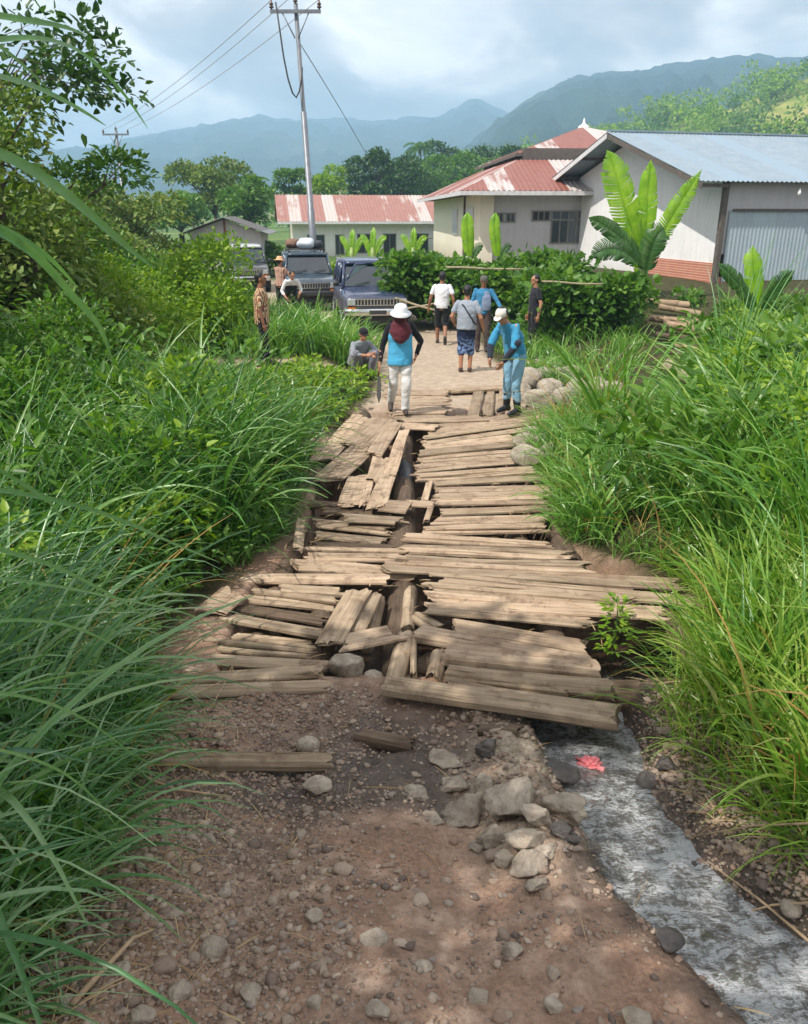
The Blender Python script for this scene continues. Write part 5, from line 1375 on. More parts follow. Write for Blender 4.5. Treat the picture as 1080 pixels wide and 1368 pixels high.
for px, lab in ((498, 'banana plant with pale leaves before the school block, right of the pole'), (552, 'banana plant at the right end of the school block'), (470, 'small banana plant beside the front car roof, before the school block')):
    bx = atd(px, 340, D)
    sc_ = .7 if px == 470 else 1
    banana((bx.x, D, 0.2), lab, [(L3([(px, 348, 0), (px + 3 * q_, 334, 0), (px + 8 * q_, 318 - 4 * sc_, 0), (px + 13 * q_, 310 - 8 * sc_ + abs(q_) * 9, .3)]), .36, False, .3) for q_ in (-1.3, .1, 1.5)], 1.0, .15)

# ------------------------------------------------------------------ reeds / cane clumps
def cane(base, lab, nb, L, W, mat, az=None, e0=(1.0, 1.5), bend=(.4, 1.5), spread=.25, dry=0):
    root = empty('cane_clump', base, 0, lab, 'cane grass')
    V, F = clumps([0], [0], [0], nb, L, W, e0, bend, spread, az, 1.2, 10, True)
    link('blades', mesh_np('blades', V, F), mat, root)
    b = MB()
    for k in range(max(3, nb // 8)):
        a = random.uniform(0, 6.28); h = L[0] * random.uniform(.5, .8); r = spread * .6
        b.tube([(r * math.cos(a), r * math.sin(a), -.1), (r * 1.3 * math.cos(a), r * 1.3 * math.sin(a), h * .5), (r * 1.8 * math.cos(a), r * 1.8 * math.sin(a), h)], [.012, .01, .006], 6)
    b.build('stalks', STEM, root)
    return root
def gp(px, d): 
    x = (px - CX) / FPX * d * .985
    return (x, d, gz1(x, d))
cane(gp(832, 9.8), 'tall pale cane clump standing above the weeds right of the rock pile', 46, (1.1, 1.9), (.03, .055), G_RIGHT)
cane(gp(985, 12.5), 'narrow cane clump with upright blades before the tin wall', 26, (1.6, 2.6), (.02, .04), G_NEAR, bend=(.1, .7), spread=.15)
cane(gp(990, 10.2), 'cane clump right of the fallen stalk', 30, (1.0, 1.6), (.025, .045), G_RIGHT)
cane(gp(1040, 6.6), 'arching cane clump on the right bank above the long planks', 50, (1.1, 1.7), (.016, .03), G_NEAR, 3.3, (1.0, 1.5), (.9, 1.9), .2)
cane(gp(250, 15.6), 'cane tuft by the side path, left of the man in the patterned shirt', 26, (.9, 1.5), (.02, .035), G_RIGHT)
cane(gp(300, 11.0), 'bright cane tuft rising above the left bank grass', 36, (1.0, 1.6), (.014, .026), G_YEL)

# great blades leaning in from the left, close to the photographer
def near_blade(pts, w_, name, lab, mat, d0, seed):
    P = [atd(px, py, d0 + dd) for px, py, dd in pts]
    def bez(u):
        k = min(int(u * (len(P) - 1)), len(P) - 2); f = u * (len(P) - 1) - k
        p0, p1, p2, p3 = P[max(k - 1, 0)], P[k], P[k + 1], P[min(k + 2, len(P) - 1)]
        return .5 * ((2 * p1) + (p2 - p0) * f + (2 * p0 - 5 * p1 + 4 * p2 - p3) * f * f + (3 * p1 - p0 - 3 * p2 + p3) * f ** 3)
    n = 26; C = [bez(k / n) for k in range(n + 1)]
    b = MB(); vs = []
    for k, c in enumerate(C):
        d = (C[min(k + 1, n)] - C[max(k - 1, 0)]).normalized()
        s = d.cross(Vector((.25, -1, .35))).normalized(); u = s.cross(d)
        u_ = k / n; ww = w_ * .33 * min(1, .7 + u_) * max(0.02, 1 - u_ ** 3) ** .8
        vs += [c - s * ww + u * ww * .35, c, c + s * ww + u * ww * .35]
    fs = []
    for k in range(n):
        for j in (0, 1): fs.append((3 * k + j, 3 * k + j + 1, 3 * k + j + 4, 3 * k + j + 3))
    b.add(vs, fs, True)
    return b.build(name, mat)
root = empty('giant_cane', (-1.55, 1.75, gz1(-1.55, 1.75)), 0, 'giant cane grass beside the photographer, its long blades arching in from the left edge', 'cane grass')
gcan = [([(-130, 30, 0), (-40, 18, .05), (40, 28, .1), (85, 36, .15), (118, 48, .2)], .024, 1.9), ([(-150, 90, 0), (-30, 58, 0), (55, 52, .1), (115, 75, .25), (165, 125, .35), (198, 172, .45)], .02, 1.9),
        ([(-150, 20, 0), (-60, 30, .1), (0, 62, .15), (40, 95, .2), (70, 125, .25)], .014, 2.0), ([(-150, 110, 0), (-50, 98, 0), (10, 105, .1), (60, 122, .2), (110, 148, .3), (142, 168, .35)], .024, 1.8),
        ([(-160, 190, 0), (-60, 190, 0), (10, 210, .05), (70, 245, .1), (125, 290, .15), (170, 330, .2), (206, 358, .25)], .036, 1.7), ([(-160, 290, 0), (-40, 296, 0), (40, 335, .1), (100, 398, .2), (135, 440, .25), (152, 490, .3)], .03, 1.7),
        ([(-140, 350, 0), (-50, 300, 0), (0, 305, .05), (60, 340, .1), (105, 385, .2)], .028, 1.75), ([(-160, 620, 0), (-60, 600, 0), (20, 640, .1), (70, 675, .15), (100, 720, .2)], .018, 2.0),
        ([(-160, 690, 0), (-40, 655, 0), (60, 665, .1), (150, 690, .25), (230, 725, .4), (295, 752, .5)], .022, 2.1), ([(-160, 745, 0), (-40, 730, 0), (60, 752, .1), (140, 790, .2), (205, 830, .3)], .02, 2.0),
        ([(-160, 800, 0), (-40, 772, 0), (70, 782, .1), (160, 800, .2), (250, 820, .35), (300, 850, .45)], .014, 2.2), ([(-150, 880, 0), (-40, 835, 0), (60, 830, .1), (130, 850, .2), (190, 885, .3)], .016, 2.0),
        ([(-150, 30, 0), (-20, -40, 0), (30, -20, .05), (50, 5, .1), (62, 24, .12)], .008, 1.9), ([(-150, 950, 0), (-40, 925, 0), (50, 935, .1), (120, 965, .2), (180, 1010, .3)], .016, 1.9), ([(-150, 1040, 0), (-40, 1000, 0), (60, 1020, .1), (120, 1060, .2), (160, 1110, .25)], .015, 1.8)]
inv = root.matrix_world.inverted()
for k, (pts, w_, d0) in enumerate(gcan):
    o = near_blade(pts, w_, 'blade', '', G_NEAR, d0, k); o.parent = root
    o.location = (1.55, -1.75, -gz1(-1.55, 1.75))
b = MB()
for k in range(9):
    a = k * .7; r = .12
    b.tube([(r * math.cos(a) - .25, r * math.sin(a), -.1), (1.6 * r * math.cos(a) - .5, 1.6 * r * math.sin(a), 1.0), (2.2 * r * math.cos(a) - .75, r * math.sin(a), 2.0), (3 * r * math.cos(a) - .8, r * math.sin(a), 2.9)], [.016, .014, .011, .006], 7)
b.build('stalks', STEM, root)
# ------------------------------------------------------------------ shrubs and trees
def shrub(base, r, h, n, leaf, mat, lab, grp='shrubs', lumps=9, name='shrub', sy=1.0):
    root = empty(name, base, 0, lab, 'shrub', grp)
    lm = []
    for k in range(lumps):
        a = random.uniform(0, 6.28); q = r * math.sqrt(random.random()) * .72
        hz_ = h * random.uniform(.3, .85) * (1 - .35 * (q / r) ** 2)
        rr = r * random.uniform(.26, .46)
        lm.append((q * math.cos(a), q * math.sin(a) * sy, hz_, rr, min(rr, hz_ * .8)))
    for k in range(lumps // 2):
        a = 6.28 * k / (lumps // 2); lm.append((r * .7 * math.cos(a), r * .7 * math.sin(a) * sy, h * .25, r * .35, h * .25))
    V, F = leaf_cloud(lm, n, leaf, leaf * .5, .5)
    link('foliage', mesh_np('foliage', V, F), mat, root)
    b = MB()
    for k in range(7):
        l = lm[k % len(lm)]
        b.tube([(0.1 * math.cos(k), .1 * math.sin(k), -.1), (l[0] * .4, l[1] * .4, l[2] * .5), (l[0], l[1], l[2])], [.03, .02, .01], 5)
    b.build('stems', BARK, root)
    return root
def gpz(px, d): return gp(px, d)
shrub(gp(250, 17.2), 1.75, 2.0, 12000, .11, L_LIME, 'rounded yellow green shrub left of the man in the patterned shirt', lumps=14)
shrub(gp(175, 19.0), 1.6, 1.6, 6000, .12, L_MID, 'green shrub left of the rounded yellow green one')
shrub(gp(330, 20.5), 1.0, .9, 4000, .11, L_MID, 'small green shrub behind the rounded yellow green one, before the dark car')
shrub(gp(60, 12.0), 1.6, 2.3, 6500, .11, L_OLIVE, 'tall olive shrub at the left edge behind the grass')
shrub(gp(150, 14.0), 1.4, 1.9, 6500, .10, L_LIME, 'lime shrub on the left bank beside the olive shrub')
shrub(gp(10, 8.6), 1.3, 2.0, 8000, .09, L_MID, 'leafy shrub at the left edge above the arching grass')
shrub(gp(185, 27), 2.0, 2.6, 5500, .17, L_OLIVE, 'brownish shrub below the distant pole')
shrub(gp(222, 33), 1.6, 2.0, 4000, .2, L_OLIVE, 'reddish olive shrub left of the small shed')
shrub(gp(110, 23), 2.4, 3.0, 7000, .16, L_MID, 'wide green shrub at the back of the left thicket')
shrub(gp(362, 42), 1.0, 1.9, 1800, .2, L_MID, 'dark shrub between the small shed and the school block')
shrub(gp(560, 29), 1.2, 1.15, 3500, .16, L_LIME, 'light green shrub before the side wall of the prayer house')
shrub(gp(460, 36), 1.3, .9, 2500, .18, L_LIME, 'light green shrub behind the front car roof')
shrub(gp(1020, 15.5), 1.1, .7, 5500, .12, L_MID, 'low bush in front of the brick footing')
shrub(gp(1066, 11.2), 1.0, 1.1, 4500, .11, L_LIME, 'lime bush at the right edge below the young banana plant')
shrub(gp(1030, 19), 1.4, .6, 4500, .13, L_MID, 'wide low bush against the brick footing of the hall')

def tree(base, h, cr, n, leaf, mat, lab, grp='trees behind the village', lumps=11, trunk=.16, cz=.62, name='tree', lean=(0, 0), flat=.75, open_=.45, fork_h=.62):
    root = empty(name, base, 0, lab, 'tree', grp)
    rnd = random.Random(int(abs(base[0] * 13 + base[1] * 7)) + n)
    lm = []; b = MB()
    fork = Vector((lean[0] * .5, lean[1] * .5, h * cz * fork_h))
    b.tube([(0, 0, -.4), (lean[0] * .2, lean[1] * .2, h * .2), fork], [trunk * 1.2, trunk, trunk * .75], 8)
    for k in range(lumps):
        a = 6.28 * k / lumps + rnd.uniform(-.4, .4); q = cr * rnd.uniform(.25, .85) if k > 1 else cr * .15
        zz = h * cz + (h * (1 - cz)) * rnd.uniform(-.75, .72) * (1 - .4 * q / cr)
        c = Vector((lean[0] + q * math.cos(a), lean[1] + q * math.sin(a), zz))
        rr = cr * rnd.uniform(.26, .42)
        lm.append((c.x, c.y, c.z, rr, rr * flat))
        mid = fork.lerp(c, .5) + Vector((rnd.uniform(-.1, .1) * cr, rnd.uniform(-.1, .1) * cr, .08 * h))
        b.tube([fork - Vector((0, 0, h * .04)), mid, c], [trunk * .5, trunk * .3, trunk * .1], 6)
        for m in range(3):
            e = c + Vector((rnd.uniform(-1, 1), rnd.uniform(-1, 1), rnd.uniform(-.4, .8))) * rr * .8
            b.tube([mid.lerp(c, .6), e], [trunk * .16, trunk * .05], 4)
    b.build('trunk', BARK, root)
    V, F = leaf_cloud(lm, n, leaf, leaf * .55, .3, open_)
    link('crown', mesh_np('crown', V, F), mat, root)
    return root
tree(gp(20, 12.5), 4.6, 2.2, 8500, .13, L_OLIVE, 'dense vine draped tree filling the upper left edge', 'trees in the left thicket', 16, .14, .5, flat=1.0)
tree(gp(90, 16.0), 4.9, 2.0, 5000, .15, L_MID, 'olive tree behind the vine draped one', 'trees in the left thicket', 12, .12, .5)
tree((-9.6, 16.5, .3), 6.2, 1.8, 900, .2, L_DARK, 'slender tree leaning in from the left edge, its leafy spray against the sky', 'trees in the left thicket', 15, .035, .78, lean=(3.5, 0), flat=.9, open_=.8, fork_h=.9)
tree(gp(170, 34), 4.6, 2.6, 5000, .22, L_OLIVE, 'bare topped greyish tree under the distant pole', 'trees in the left thicket', 11, .14, .55)
tree(gp(345, 66), 6.2, 2.6, 3000, .34, L_MID, 'tall green tree right behind the small shed')
tree(gp(300, 74), 7.6, 3.6, 4200, .36, L_OLIVE, 'broad olive tree behind the small shed')
tree(gp(255, 70), 4.6, 3.4, 3000, .36, L_MID, 'low spreading tree left of the small shed')
tree(gp(405, 90), 7.6, 3.0, 3000, .38, L_MID, 'small round tree above the left end of the school roof')
tree(gp(446, 92), 7.7, 3.8, 3800, .38, L_LIME, 'yellow green tree above the school roof, right of the pole')
tree(gp(500, 100), 10.2, 4.4, 5200, .42, L_DARK, 'dark green tree rising highest above the school roof')
tree(gp(535, 104), 10.8, 4.6, 5200, .42, L_DARK, 'wide dark tree right of the highest one')
tree(gp(575, 112), 10.0, 4.8, 4600, .46, L_MID, 'mid green tree at the right of the dark pair')
tree(gp(625, 120), 11, 5.0, 4600, .48, L_MID, 'pale green tree above the prayer house roof edge')
tree(gp(670, 130), 12.8, 5.4, 4600, .5, L_DARK, 'tree left of the upper prayer house roof')
tree(gp(590, 150), 15, 5.6, 4200, .55, L_DARK, 'dark tree on the slope behind the mid green one')
tree(gp(150, 88), 5.0, 4.0, 3000, .42, L_MID, 'far left tree on the flat below the mountain')
def palm(base, h, lab, n=14, fl=1.9):
    root = empty('palm_tree', base, 0, lab, 'palm', 'palms behind the small shed')
    MB().tube([(0, 0, -.3), (.1, 0, h * .5), (.15, 0, h)], [.16, .12, .1], 7).build('trunk', BARK, root)
    P = []
    for k in range(n):
        a = 6.28 * k / n + random.uniform(-.2, .2); e = random.uniform(.1, 1.1)
        m = 22; u = np.linspace(.1, 1, m)
        ang = e - 1.5 * u ** 1.4
        hh = np.cumsum(np.cos(ang)) * fl / m; zz = np.cumsum(np.sin(ang)) * fl / m
        c = np.stack([.15 + hh * math.cos(a), hh * math.sin(a), h + zz], 1)
        for s in (-1, 1):
            d = np.stack([np.full(m, math.cos(a)) * .45 - s * math.sin(a), np.full(m, math.sin(a)) * .45 + s * math.cos(a), np.full(m, -.35)], 1)
            P.append(leaves(c, d, np.tile([0.0, 0, 1.0], (m, 1)) + .01, np.full(m, fl * .34), np.full(m, .07), .25))
    V, F = join(P)
    link('crown', mesh_np('crown', V, F), L_MID, root)
palm(gp(315, 84), 6.3, 'taller palm above the small shed')
palm(gp(270, 92), 4.6, 'short palm left of the taller one')
palm(gp(348, 96), 6.2, 'small palm between the shed and the school roof')
palm(gp(560, 160), 14.2, 'palm rising over the dark trees behind the school block', 14, 3.2)

# ------------------------------------------------------------------ woods on the hillside
def woods(n, az0, az1, d0, d1, leaf, per, mat, lab, seed, cond=None, hmul=1.0):
    r = np.random.default_rng(seed)
    a = r.uniform(az0, az1, n); d = np.sqrt(r.uniform(d0 ** 2, d1 ** 2, n))
    x, y = np.sin(a) * d, np.cos(a) * d
    keep = fbm(x * .03 + 9, y * .03, seed, 3) > .42 if cond is None else cond(x, y)
    x, y = x[keep], y[keep]
    z = np.array([hill_z(p, q) for p, q in zip(x, y)])
    lm = []
    for X_, Y_, Z_ in zip(x, y, z):
        s = r.uniform(.7, 1.4) * hmul
        for k in range(5):
            lm.append((X_ + r.normal() * 1.3 * s, Y_ + r.normal() * 1.3 * s, Z_ + s * r.uniform(1.4, 4.6), 1.5 * s * r.uniform(.6, 1.1), 1.3 * s * r.uniform(.6, 1.1)))
    V, F = leaf_cloud(lm, per * len(x), leaf, leaf * .62, .4, .4)
    tag(link('woods', mesh_np('woods', V, F), mat), lab, kind='stuff')
woods(700, .0, .75, 150, 330, 1.0, 70, L_MID, 'mixed green woods on the hillside behind the halls', 3)
woods(260, .05, .75, 150, 335, 1.1, 110, L_LIME, 'sunlit yellow green trees dotted over the right hill', 5, hmul=1.5)
woods(260, .02, .45, 135, 240, 1.0, 70, L_DARK, 'dark grove at the foot of the hill behind the prayer house', 9)
woods(380, -.55, .12, 140, 420, 1.2, 60, L_MID, 'tree belt on the valley floor below the mountain', 12, hmul=.8)

# ------------------------------------------------------------------ unseen tree, added to shade the near road
tree((-4.6, -.4, .5), 9.0, 3.1, 5200, .26, L_DARK, 'broad leafy tree out of view left of the photographer, added to shade the road', 'added shade tree', 18, .22, .66, flat=.8)

# small weed on the planks
wp = at(822, 842, .0)
root = empty('weed_plant', (wp.x, wp.y, -.05), 0, 'small lime green weed growing up through the right end of the near planks', 'weed')
MB().tube([(0, 0, -.25), (.01, 0, .12), (0, .01, .3)], [.008, .006, .003], 6).build('stem', STEM, root)
k = 130; zz = rng.uniform(-.1, .30, k); a = rng.uniform(0, 6.28, k); rr = .03 + .11 * rng.random(k) * (1 - np.clip(zz, 0, 1) * 1.6)
V, F = leaves(np.stack([rr * np.cos(a), rr * np.sin(a), zz], 1), np.stack([np.cos(a), np.sin(a), rng.uniform(-.1, .6, k)], 1), np.tile([0, 0, 1.0], (k, 1)) + .05, rng.uniform(.05, .09, k), rng.uniform(.022, .036, k))
link('foliage', mesh_np('foliage', V, F), L_LIME, root)
# ------------------------------------------------------------------ vehicles: front faces -y, x across, ground at z = 0
def paint(name, c):
    t = NT(name); v = t.coord('Object')
    n = t.noise(v, 3, 5, .6)
    z = t.n('ShaderNodeSeparateXYZ', i_0=v).outputs[2]
    dust = t.math('MULTIPLY', t.n('ShaderNodeMapRange', i_0=t.math('ADD', z, t.math('MULTIPLY', n, .5)), i_1=.5, i_2=1.3, i_3=.5, i_4=.05).outputs[0], 1)
    cc = t.mix(dust, c, lin(150, 134, 112))
    return t.done(t.bsdf(cc, t.math('ADD', .22, t.math('MULTIPLY', dust, .5)), None, Coat_Weight=.5, Specular_IOR_Level=.6))
CHROME = simple('chrome', (.6, .61, .62, 1), .22, .1, 4, 0, .9)
TYRE = simple('tyre', (.03, .03, .032, 1), .85, .3)
BLACKP = simple('black_trim', (.022, .023, .025, 1), .5, .3)
LENS = simple('headlight_lens', (.55, .58, .60, 1), .1, .15, 20, .3, .4)
AMBER = simple('amber_lens', lin(214, 120, 40), .2, .1)
SEAT = simple('car_seat', (.06, .06, .065, 1), .8, .2)
RIM = simple('steel_rim', (.35, .36, .37, 1), .4, .2, 5, .1, .6)
WIND = simple('car_glass', (.018, .03, .042, 1), .04, .3, 1.2, 0, 0, .8)
PLATE = simple('number_plate', (.04, .04, .045, 1), .5, .1)
def suv(name, loc, rz, col_, lab, door_open=False, roof_rack=False, group='vehicles parked on the far road', roofc=None):
    root = empty(name, loc, rz, lab, 'car', group)
    pm = paint('car_paint', col_); rm = paint('roof_paint', roofc) if roofc else pm
    def sect(y, hw, z0, z1, r=.08):
        return [Vector(p) for p in ((-hw + r, y, z0), (hw - r, y, z0), (hw, y, z0 + r), (hw + .012, y, (z0 + z1) * .5), (hw, y, z1 - r), (hw - r * 1.3, y, z1), (0, y, z1 + .018), (-hw + r * 1.3, y, z1), (-hw, y, z1 - r), (-hw - .012, y, (z0 + z1) * .5), (-hw, y, z0 + r))]
    b = MB()
    b.loft([sect(-2.02, .76, .56, .86, .06), sect(-1.98, .79, .50, .95), sect(-1.85, .80, .45, 1.0), sect(-1.2, .81, .42, 1.05), sect(-.78, .82, .40, 1.10), sect(.0, .82, .38, 1.10), sect(1.2, .82, .38, 1.10), sect(2.0, .81, .42, 1.08), sect(2.12, .77, .5, 1.0)])
    body = b.build('body', pm, root)
    # wheel arches (dark flares proud of the side)
    for sx in (-1, 1):
        for yy in (-1.28, 1.32):
            a = MB(); pts = [(sx * .815, yy + .40 * math.cos(q), .36 + .40 * math.sin(q)) for q in np.linspace(-.15, math.pi + .15, 14)]
            a.tube(pts, .035, 6); a.build('wheel_arch', BLACKP, root)
            d = MB(); d.tube([(sx * .70, yy, .37), (sx * .835, yy, .37)], .385, 20); d.build('arch_shadow', BLACKP, root)
            w_ = MB(); w_.tube([(sx * .68, 0, 0), (sx * .70, 0, 0), (sx * .86, 0, 0), (sx * .88, 0, 0)], [.31, .345, .345, .31], 24)
            wh = w_.build('wheel', TYRE, root, (0, yy, .345))
            rr = MB(); rr.tube([(sx * .865, 0, 0), (sx * .889, 0, 0), (sx * .884, 0, 0)], [.21, .2, .05], 18); rr.build('rim', RIM, wh)
    # greenhouse: pillars, roof, glass
    bl, bf, bb = .765, -.74, 2.02          # belt half width, cowl and tail
    tl, tf, tb_ = .655, -.18, 1.90         # roof half width, front and back
    zb, zt = 1.10, 1.70
    cab = MB()
    P = lambda sx, y, u: Vector((sx * (bl + (tl - bl) * u), y, zb + (zt - zb) * u))
    yat = lambda y0, y1, u: y0 + (y1 - y0) * u
    for sx in (-1, 1):
        for y0, y1, r in ((bf, tf, .04), (.42, .48, .045), (1.22, 1.24, .04), (bb, tb_, .05)):
            cab.tube([P(sx, y0, -.03), P(sx, yat(y0, y1, .5), .5), P(sx, y1, 1)], r, 6)
        cab.tube([P(sx, tf - .02, 1), P(sx, tb_, 1)], .05, 6)
        cab.tube([P(sx, bf, .0), P(sx, bb, .0)], .035, 6)
    cab.tube([P(-1, bb, 0), P(1, bb, 0)], .05, 6)
    cab.build('pillars', pm, root)
    r_ = MB(); ring = lambda y, hw, z: [Vector((-hw, y, z - .05)), Vector((hw, y, z - .05)), Vector((hw + .02, y, z - .015)), Vector((hw * .82, y, z + .03)), Vector((0, y, z + .045)), Vector((-hw * .82, y, z + .03)), Vector((-hw - .02, y, z - .015))]
    r_.loft([ring(tf - .10, tl - .03, zt - .01), ring(tf + .1, tl + .01, zt + .015), ring(.8, tl + .02, zt + .03), ring(tb_ - .1, tl + .01, zt + .015), ring(tb_ + .06, tl - .03, zt - .02)])
    r_.build('roof', rm, root)
    g_ = MB(); g_.poly([P(-1, bf, .03) + Vector((.05, 0, 0)), P(1, bf, .03) - Vector((.05, 0, 0)), P(1, tf, .97) - Vector((.05, 0, 0)), P(-1, tf, .97) + Vector((.05, 0, 0))], (0, .012, .005)); g_.build('windshield', WIND, root)
    g_ = MB(); g_.poly([P(-1, bb, .03), P(1, bb, .03), P(1, tb_, .97), P(-1, tb_, .97)], (0, -.012, 0)); g_.build('rear_window', WIND, root)
    for sx in (-1, 1):
        for (a0, a1), (c0, c1) in (((bf, tf), (.42, .48)), ((.42, .48), (1.22, 1.24)), ((1.22, 1.24), (bb, tb_))):
            if door_open and sx < 0 and a0 == bf: continue
            g_ = MB(); g_.poly([P(sx, a0 + .04, .04), P(sx, c0 - .03, .04), P(sx, c1 - .03, .96), P(sx, a1 + .04, .96)], (-sx * .012, 0, 0)); g_.build('side_window', WIND, root)
    wp_ = MB()
    for x0 in (-.45, .15):
        wp_.tube([(x0, bf - .02, zb + .05), (x0 + .42, bf + .06, zb + .13)], .012, 5)
    wp_.build('wipers', BLACKP, root)
    # front
    fb = MB().box(-.56, .56, -2.045, -1.97, .74, .90); f = fb.build('grille', BLACKP, root); 
    gs = MB()
    for k in range(13):
        x = -.5 + k * 1.0 / 12
        gs.box(x - .014, x + .014, -2.062, -2.04, .755, .885)
    gs.box(-.57, .57, -2.064, -2.038, .885, .91); gs.box(-.57, .57, -2.064, -2.038, .735, .757)
    gs.build('grille_bars', CHROME, f)
    for sx in (-1, 1):
        h_ = MB().box(sx * .66 - .105, sx * .66 + .105, -2.05, -1.95, .745, .90); bevel(h_.build('headlight', LENS, root), .015)
        h_ = MB().box(sx * .66 - .1, sx * .66 + .1, -2.075, -2.0, .655, .70); h_.build('turn_signal', AMBER, root)
        m_ = MB().ell((sx * .93, -.62, 1.18), (.09, .045, .07), 10, 6); m_.tube([(sx * .80, -.62, 1.12), (sx * .90, -.62, 1.16)], .018, 6); m_.build('wing_mirror', BLACKP, root)
    bp_ = MB().loft([[Vector((x, -2.02 - .11 * (1 - (abs(x) / .86) ** 3), z)) + Vector((0, dy, 0)) for dy, z in ((.06, .48), (-.02, .50), (-.03, .60), (-.01, .66), (.06, .67))] for x in np.linspace(-.84, .84, 11)]); bp_.build('bumper', CHROME if not roof_rack else BLACKP, root)
    MB().box(-.22, .22, -2.17, -2.155, .53, .63).build('number_plate', PLATE, root)
    MB().box(-.7, .7, -1.9, 1.9, .25, .45).build('underbody', BLACKP, root)
    # inside: seats seen through the open door
    s_ = MB()
    for sx in (-.36, .36):
        s_.box(sx - .24, sx + .24, -.1, .42, .9, 1.08); s_.box(sx - .22, sx + .22, .36, .5, 1.02, 1.45)
    s_.build('seats', SEAT, root)
    if door_open:
        hinge = Matrix.Translation((-.83, -.66, 0)) @ Matrix.Rotation(R(-62), 4, 'Z')
        d = MB(); d.loft([[hinge @ Vector((x, y, z)) for x, z in ((-.03, .44), (.02, .44), (.035, .75), (.02, 1.08), (-.03, 1.08))] for y in (0, .3, .7, 1.06)])
        dr = d.build('door', pm, root)
        fr = MB()
        for a, c in (((0.02, .04, 1.08), (.0, .50, 1.66)), ((.0, .50, 1.66), (.0, 1.05, 1.66)), ((0.02, 1.06, 1.08), (.0, 1.05, 1.66)), ((0.02, .0, 1.08), (.02, 1.06, 1.08))):
            fr.tube([hinge @ Vector(a), hinge @ Vector(c)], .024, 6)
        fr.build('window_frame', pm, dr)
        gl = MB(); gl.poly([hinge @ Vector(p) for p in ((.02, .09, 1.10), (.02, 1.03, 1.10), (.0, 1.02, 1.64), (.0, .51, 1.64))], (.008, .004, 0)); gl.build('pane', simple('clear_pane', lin(150, 172, 176), .08, .2, 3, 0, 0), dr)
        hd = MB(); hd.box(-.05, -.03, .85, 1.0, .96, 1.0, hinge); hd.build('handle', CHROME, dr)
    if roof_rack:
        k = MB()
        for x in (-.58, .58): k.tube([(x, -.1, 1.84), (x, 1.85, 1.84)], .02, 6)
        for y in (-.1, .4, .9, 1.4, 1.85): k.tube([(-.58, y, 1.84), (.58, y, 1.84)], .016, 6)
        for x in (-.58, .58):
            for y in (-.05, .9, 1.8): k.tube([(x, y, 1.72), (x, y, 1.84)], .018, 6)
        k.build('roof_rack', BLACKP, root)
    return root
def gr(px, d, dz=0): 
    x = (px - CX) / FPX * d * .99
    return (x, d, gz1(x, d) + dz)
c1 = suv('parked_car', gr(493, 23.2), R(9), lin(34, 52, 88), 'navy blue off-road car nearest the bridge, facing us with its front door open', door_open=True)
c2 = suv('parked_car', gr(414, 28.5), R(11), lin(36, 62, 80), 'dark teal off-road car with luggage on its roof, behind the navy car', roof_rack=True)
c3 = suv('parked_car', gr(336, 34.5), R(12), lin(52, 58, 66), 'dark car with a pale roof farthest back, half hidden by the shrubs', roofc=lin(196, 200, 200))
# luggage on the roof rack
def bag(loc, r, mat, lab, seed, grp='luggage on the car roof'):
    import bmesh
    bm = bmesh.new(); bmesh.ops.create_icosphere(bm, subdivisions=3, radius=1)
    co = np.array([v.co for v in bm.verts]); co = np.sign(co) * np.abs(co) ** .75
    co = co * (1 + .35 * (fbm(co[:, 0] * 2 + seed, co[:, 1] * 2 + co[:, 2] * 2, seed, 3) - .5))[:, None] * np.array(r)
    for v, c in zip(bm.verts, co): v.co = c
    me = bpy.data.meshes.new('luggage_bag'); bm.to_mesh(me); bm.free()
    me.polygons.foreach_set('use_smooth', [True] * len(me.polygons))
    o = link('luggage_bag', me, mat, None, loc); return tag(o, lab, 'bag', grp)
def on(root, x, y, z): return root.matrix_world @ Vector((x, y, z)) if False else Matrix.Translation(root.location) @ Matrix.Rotation(root.rotation_euler.z, 4, 'Z') @ Vector((x, y, z))
bag(on(c2, .05, .4, 2.02), (.30, .34, .17), simple('white_sack', lin(206, 214, 222), .8, .12, 5), 'white sack on the roof rack of the teal car', 3)
bag(on(c2, .42, .5, 1.98), (.2, .3, .13), simple('dark_bag', (.04, .045, .055, 1), .7, .2, 5), 'black bag beside the white sack on the car roof', 5)
bag(on(c2, -.38, 1.0, 2.0), (.24, .3, .15), simple('brown_bag', lin(120, 92, 74), .8, .2, 5), 'brown bag at the back of the teal car\'s roof', 8)

